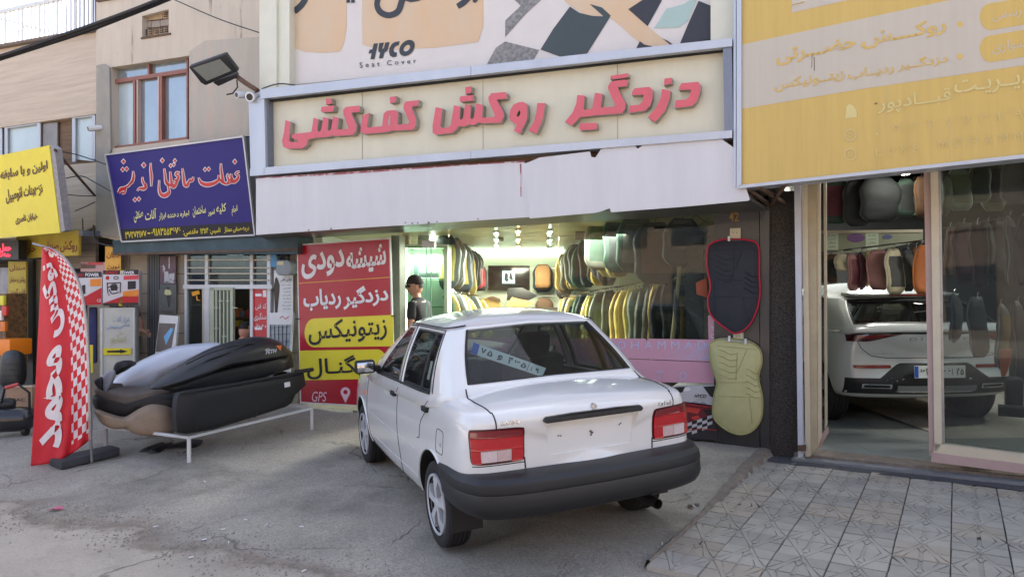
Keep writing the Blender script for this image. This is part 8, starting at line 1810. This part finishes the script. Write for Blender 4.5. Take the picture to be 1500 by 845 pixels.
def cctv(label, x, y, Y, dx_, r_=.045):
    c = W(x, y, Y); t = thing('security_camera', label, 'camera', c); d = V((dx_, -.8, -.25)).normalized(); mb = MB(); mb.tube([c - d * .09, c + d * .05, c + d * .09], [r_ * .85, r_, r_], 14); mb.build('camera_body', flat('camera_white', (216, 218, 222), .35), t, smooth=40)
    mb = MB(); mb.tube([c + d * .085, c + d * .093], [r_ * .7, r_ * .7], 12); mb.build('lens', M_black, t); mb = MB(); mb.tube([c - d * .04, c + V((.03, .08, .02)), c + V((.05, .14, .04))], .016, 8); mb.build('bracket', M_whitep, t)
cctv('white dome-nosed security camera at the upper left corner of the light box sign', 371, 142, 8.1, -.1, .055); cctv('second white security camera just below the floodlight arm', 357, 139, 8.15, -.7, .04); cctv('white security camera with a black lens on the travertine building corner', 139, 188, 10.3, -.9)
def cable(label, pts, r_, Y=None, m=None):
    P = [W(*p) for p in pts]; P = [V(p) for p in spl([tuple(p) for p in P], 6, False)]; mb = MB(); mb.tube(P, r_, 7); tag(mb.build('overhead_cable', m or M_cable, smooth=60), label, 'cable')
cable('thick black twisted overhead cable crossing the upper left', [(-900, 330, 10.5), (-400, 200, 9.4), (-60, 103, 8.6), (0, 85, 8.6), (60, 66, 8.5), (130, 43, 8.4), (190, 20, 8.3), (250, -4, 8.2), (420, -76, 7.9), (700, -220, 7.4)], .035); cable('second strand of the thick overhead cable', [(-900, 327, 10.46), (-400, 197, 9.36), (-60, 100, 8.56), (0, 83, 8.56), (60, 63, 8.46), (130, 39, 8.36), (190, 17, 8.26), (250, -7, 8.16), (420, -79, 7.86), (700, -223, 7.36)], .025)
cable('thin wire from the roof to the main shop', [(255, 0, 9.6), (320, 28, 9.2), (379, 48, 8.7)], .007)
cable('black wire coil along the left of the light box frame', [(374, 136, 8.1), (390, 128, 8.0), (410, 123, 8.0), (432, 125, 7.9)], .007); cable('thin black wire along the top right of the light box frame', [(980, 68, 6.35), (1015, 74, 6.3), (1050, 70, 6.25), (1072, 62, 6.2)], .006); cable('thick dark wire end at the top right of the banner', [(1030, 61, 6.3), (1050, 56, 6.25), (1068, 61, 6.2), (1080, 68, 6.15)], .010)
cable('black wire sagging behind the blue sign', [(83, 222, 10.2), (110, 226, 10.3), (155, 241, 10.0)], .008); cable('wire between the yellow sign strut and the blue sign', [(85, 264, 10.3), (118, 258, 10.3), (140, 268, 10.2), (165, 282, 9.9)], .008); cable('lower wire under the yellow sign strut', [(88, 284, 10.3), (120, 287, 10.3), (139, 287, 10.3)], .007); cable('loose wire on the stucco corner', [(139, 296, 10.2), (120, 305, 10.3), (110, 309, 10.4)], .007)
cable('wire hanging beside the orange banner', [(121, 320, 10.5), (122, 360, 10.6), (121, 395, 10.7)], .007); cable('thick black wire around the stucco corner base', [(137, 330, 10.0), (140, 352, 9.9), (152, 358, 9.8), (165, 361, 9.7)], .012)

# ================================================================ litter and gravel
for k, (x, y) in enumerate(((360, 762), (327, 776), (442, 772), (299, 791), (280, 817), (335, 795), (300, 706), (445, 837), (228, 772), (390, 770), (1017, 742), (970, 797))):
    p = G(x, y); a = random.Random(k).random() * 3; mb = MB(); c, s = cos(a), sin(a); mb.tube([p + V((-.016 * c, -.016 * s, .007)), p + V((.016 * c, .016 * s, .007))], .005, 6); tag(mb.build('cigarette_butt', K_white), 'tiny white cigarette butt lying on the street, one of a scattered dozen', 'litter', 'cigarette butts on the street')
p = G(82, 748); mb = MB(); mb.add([p + V((-.06, 0, .01)), p + V((0, -.03, .025)), p + V((.06, .01, .012)), p + V((.01, .04, .03))], [(0, 1, 2, 3)]); tag(mb.build('paper_scrap', flat('scrap_pink', (196, 90, 120))), 'small pink paper scrap on the street, lower left', 'litter')
p = G(1015, 742); mb = MB(); rr_ = random.Random(4)
for k in range(5): q = p + V((rr_.uniform(-.04, .04), rr_.uniform(-.04, .04), .008)); mb.box(q, (.03, .02, .016), rot=rr_.random() * 3)
tag(mb.build('plaster_crumbs', M_kerb), 'pale plaster crumbs at the edge of the tile paving', 'litter', kind='stuff')
mb = MB(); rr_ = random.Random(8); a, c = G(40, 742), G(520, 845)
for k in range(2200):
    t = rr_.random(); x = a.x + (c.x - a.x) * t * 1.05 + rr_.gauss(0, .22); y = a.y + (c.y - a.y) * t * 1.05 + rr_.gauss(0, .16)
    if k > 1500: q = G(rr_.uniform(820, 1000), rr_.uniform(805, 850)); x, y = q.x, q.y
    if on_paving(x, y): continue
    s = rr_.uniform(.003, .009) * (1.5 if rr_.random() < .06 else 1); z = gz0(x, y); mb.add([(x - s, y - s, z), (x + s, y - s * .7, z), (x, y + s, z), (x + rr_.uniform(-s, s) * .4, y, z + s * 1.1)], [(0, 1, 3), (1, 2, 3), (2, 0, 3)])
o = mb.build('gravel', mat('gravel_grey', (136, 128, 120), .95, var=.3, scale=40)); tag(o, kind='stuff')

# ================================================================ the other side of the street (reflected in glass and paint)
M_opp = mat('brown_brick_facade', (112, 88, 72), .9, var=.2, scale=2); M_opp2 = mat('grey_brown_facade', (120, 108, 98), .9, var=.15, scale=2)
for k, (x0, x1, h, m, nf) in enumerate(((-34, -17, 7.5, M_opp, 2), (-16.8, -4, 9.5, M_opp2, 3), (-3.8, 9, 6.5, M_opp, 2), (9.2, 24, 9.0, M_opp2, 3), (24.2, 40, 7.0, M_opp, 2))):
    t = thing('opposite_building', 'building across the street behind the camera, %s in the row' % ('first', 'second', 'third', 'fourth', 'fifth')[k], 'building', ((x0 + x1) / 2, -15, -.3)); mb = MB(); mb.box(((x0 + x1) / 2, -18, h / 2 - .3), (x1 - x0, 6, h)); mb.build('wall', m, t)
    for f in range(nf):
        n = int((x1 - x0) / 2.6)
        for i in range(n):
            xc = x0 + (i + .5) * (x1 - x0) / n; z = 1.3 + f * 3.0; hh = 2.3 if f == 0 else 1.4; mb = MB(); mb.box((xc, -14.97, z if f == 0 else z + .2), (1.8, .1, hh)); mb.build('window' if f else 'shop_window', flat('far_window_dark', (50, 58, 66), .15) if (i + f) % 3 else flat('far_window_painted_lit', (120, 112, 96), .3), t)  # some panes coloured paler to look lit, they give no light
# ridges pressed into the black roof box lid
for o in list(sc.objects):
    if o.name.startswith('black_roof_box'):
        for k in range(3):
            pts = Z([(560 + 18 * k, 232 + 34 * k), (700, 168 + 32 * k), (850, 128 + 30 * k), (1000, 118 + 26 * k)]); mb = MB()
            cx_, cy_ = Z([(760, 225)])[0]
            mb.tube([Q_.at(x, y, .205 - .03 * k - .0009 * abs(x - cx_) ** 1.15) for x, y in dens(spl(pts, 4, False), 3)], .010, 6); mb.build('lid_ridge', M_rb, o, smooth=60)
# ================================================================ tidy: origins of single-mesh things at their own base
for o in list(sc.objects):
    if o.type == 'MESH' and o.parent is None and o.data.users == 1 and o.get('kind') != 'structure' and o.location.length < 1e-6 and not o.children:
        vs = [v.co for v in o.data.vertices]
        if not vs: continue
        c = V((sum(v.x for v in vs) / len(vs), sum(v.y for v in vs) / len(vs), min(v.z for v in vs)))
        o.data.transform(Matrix.Translation(-c)); o.location = c
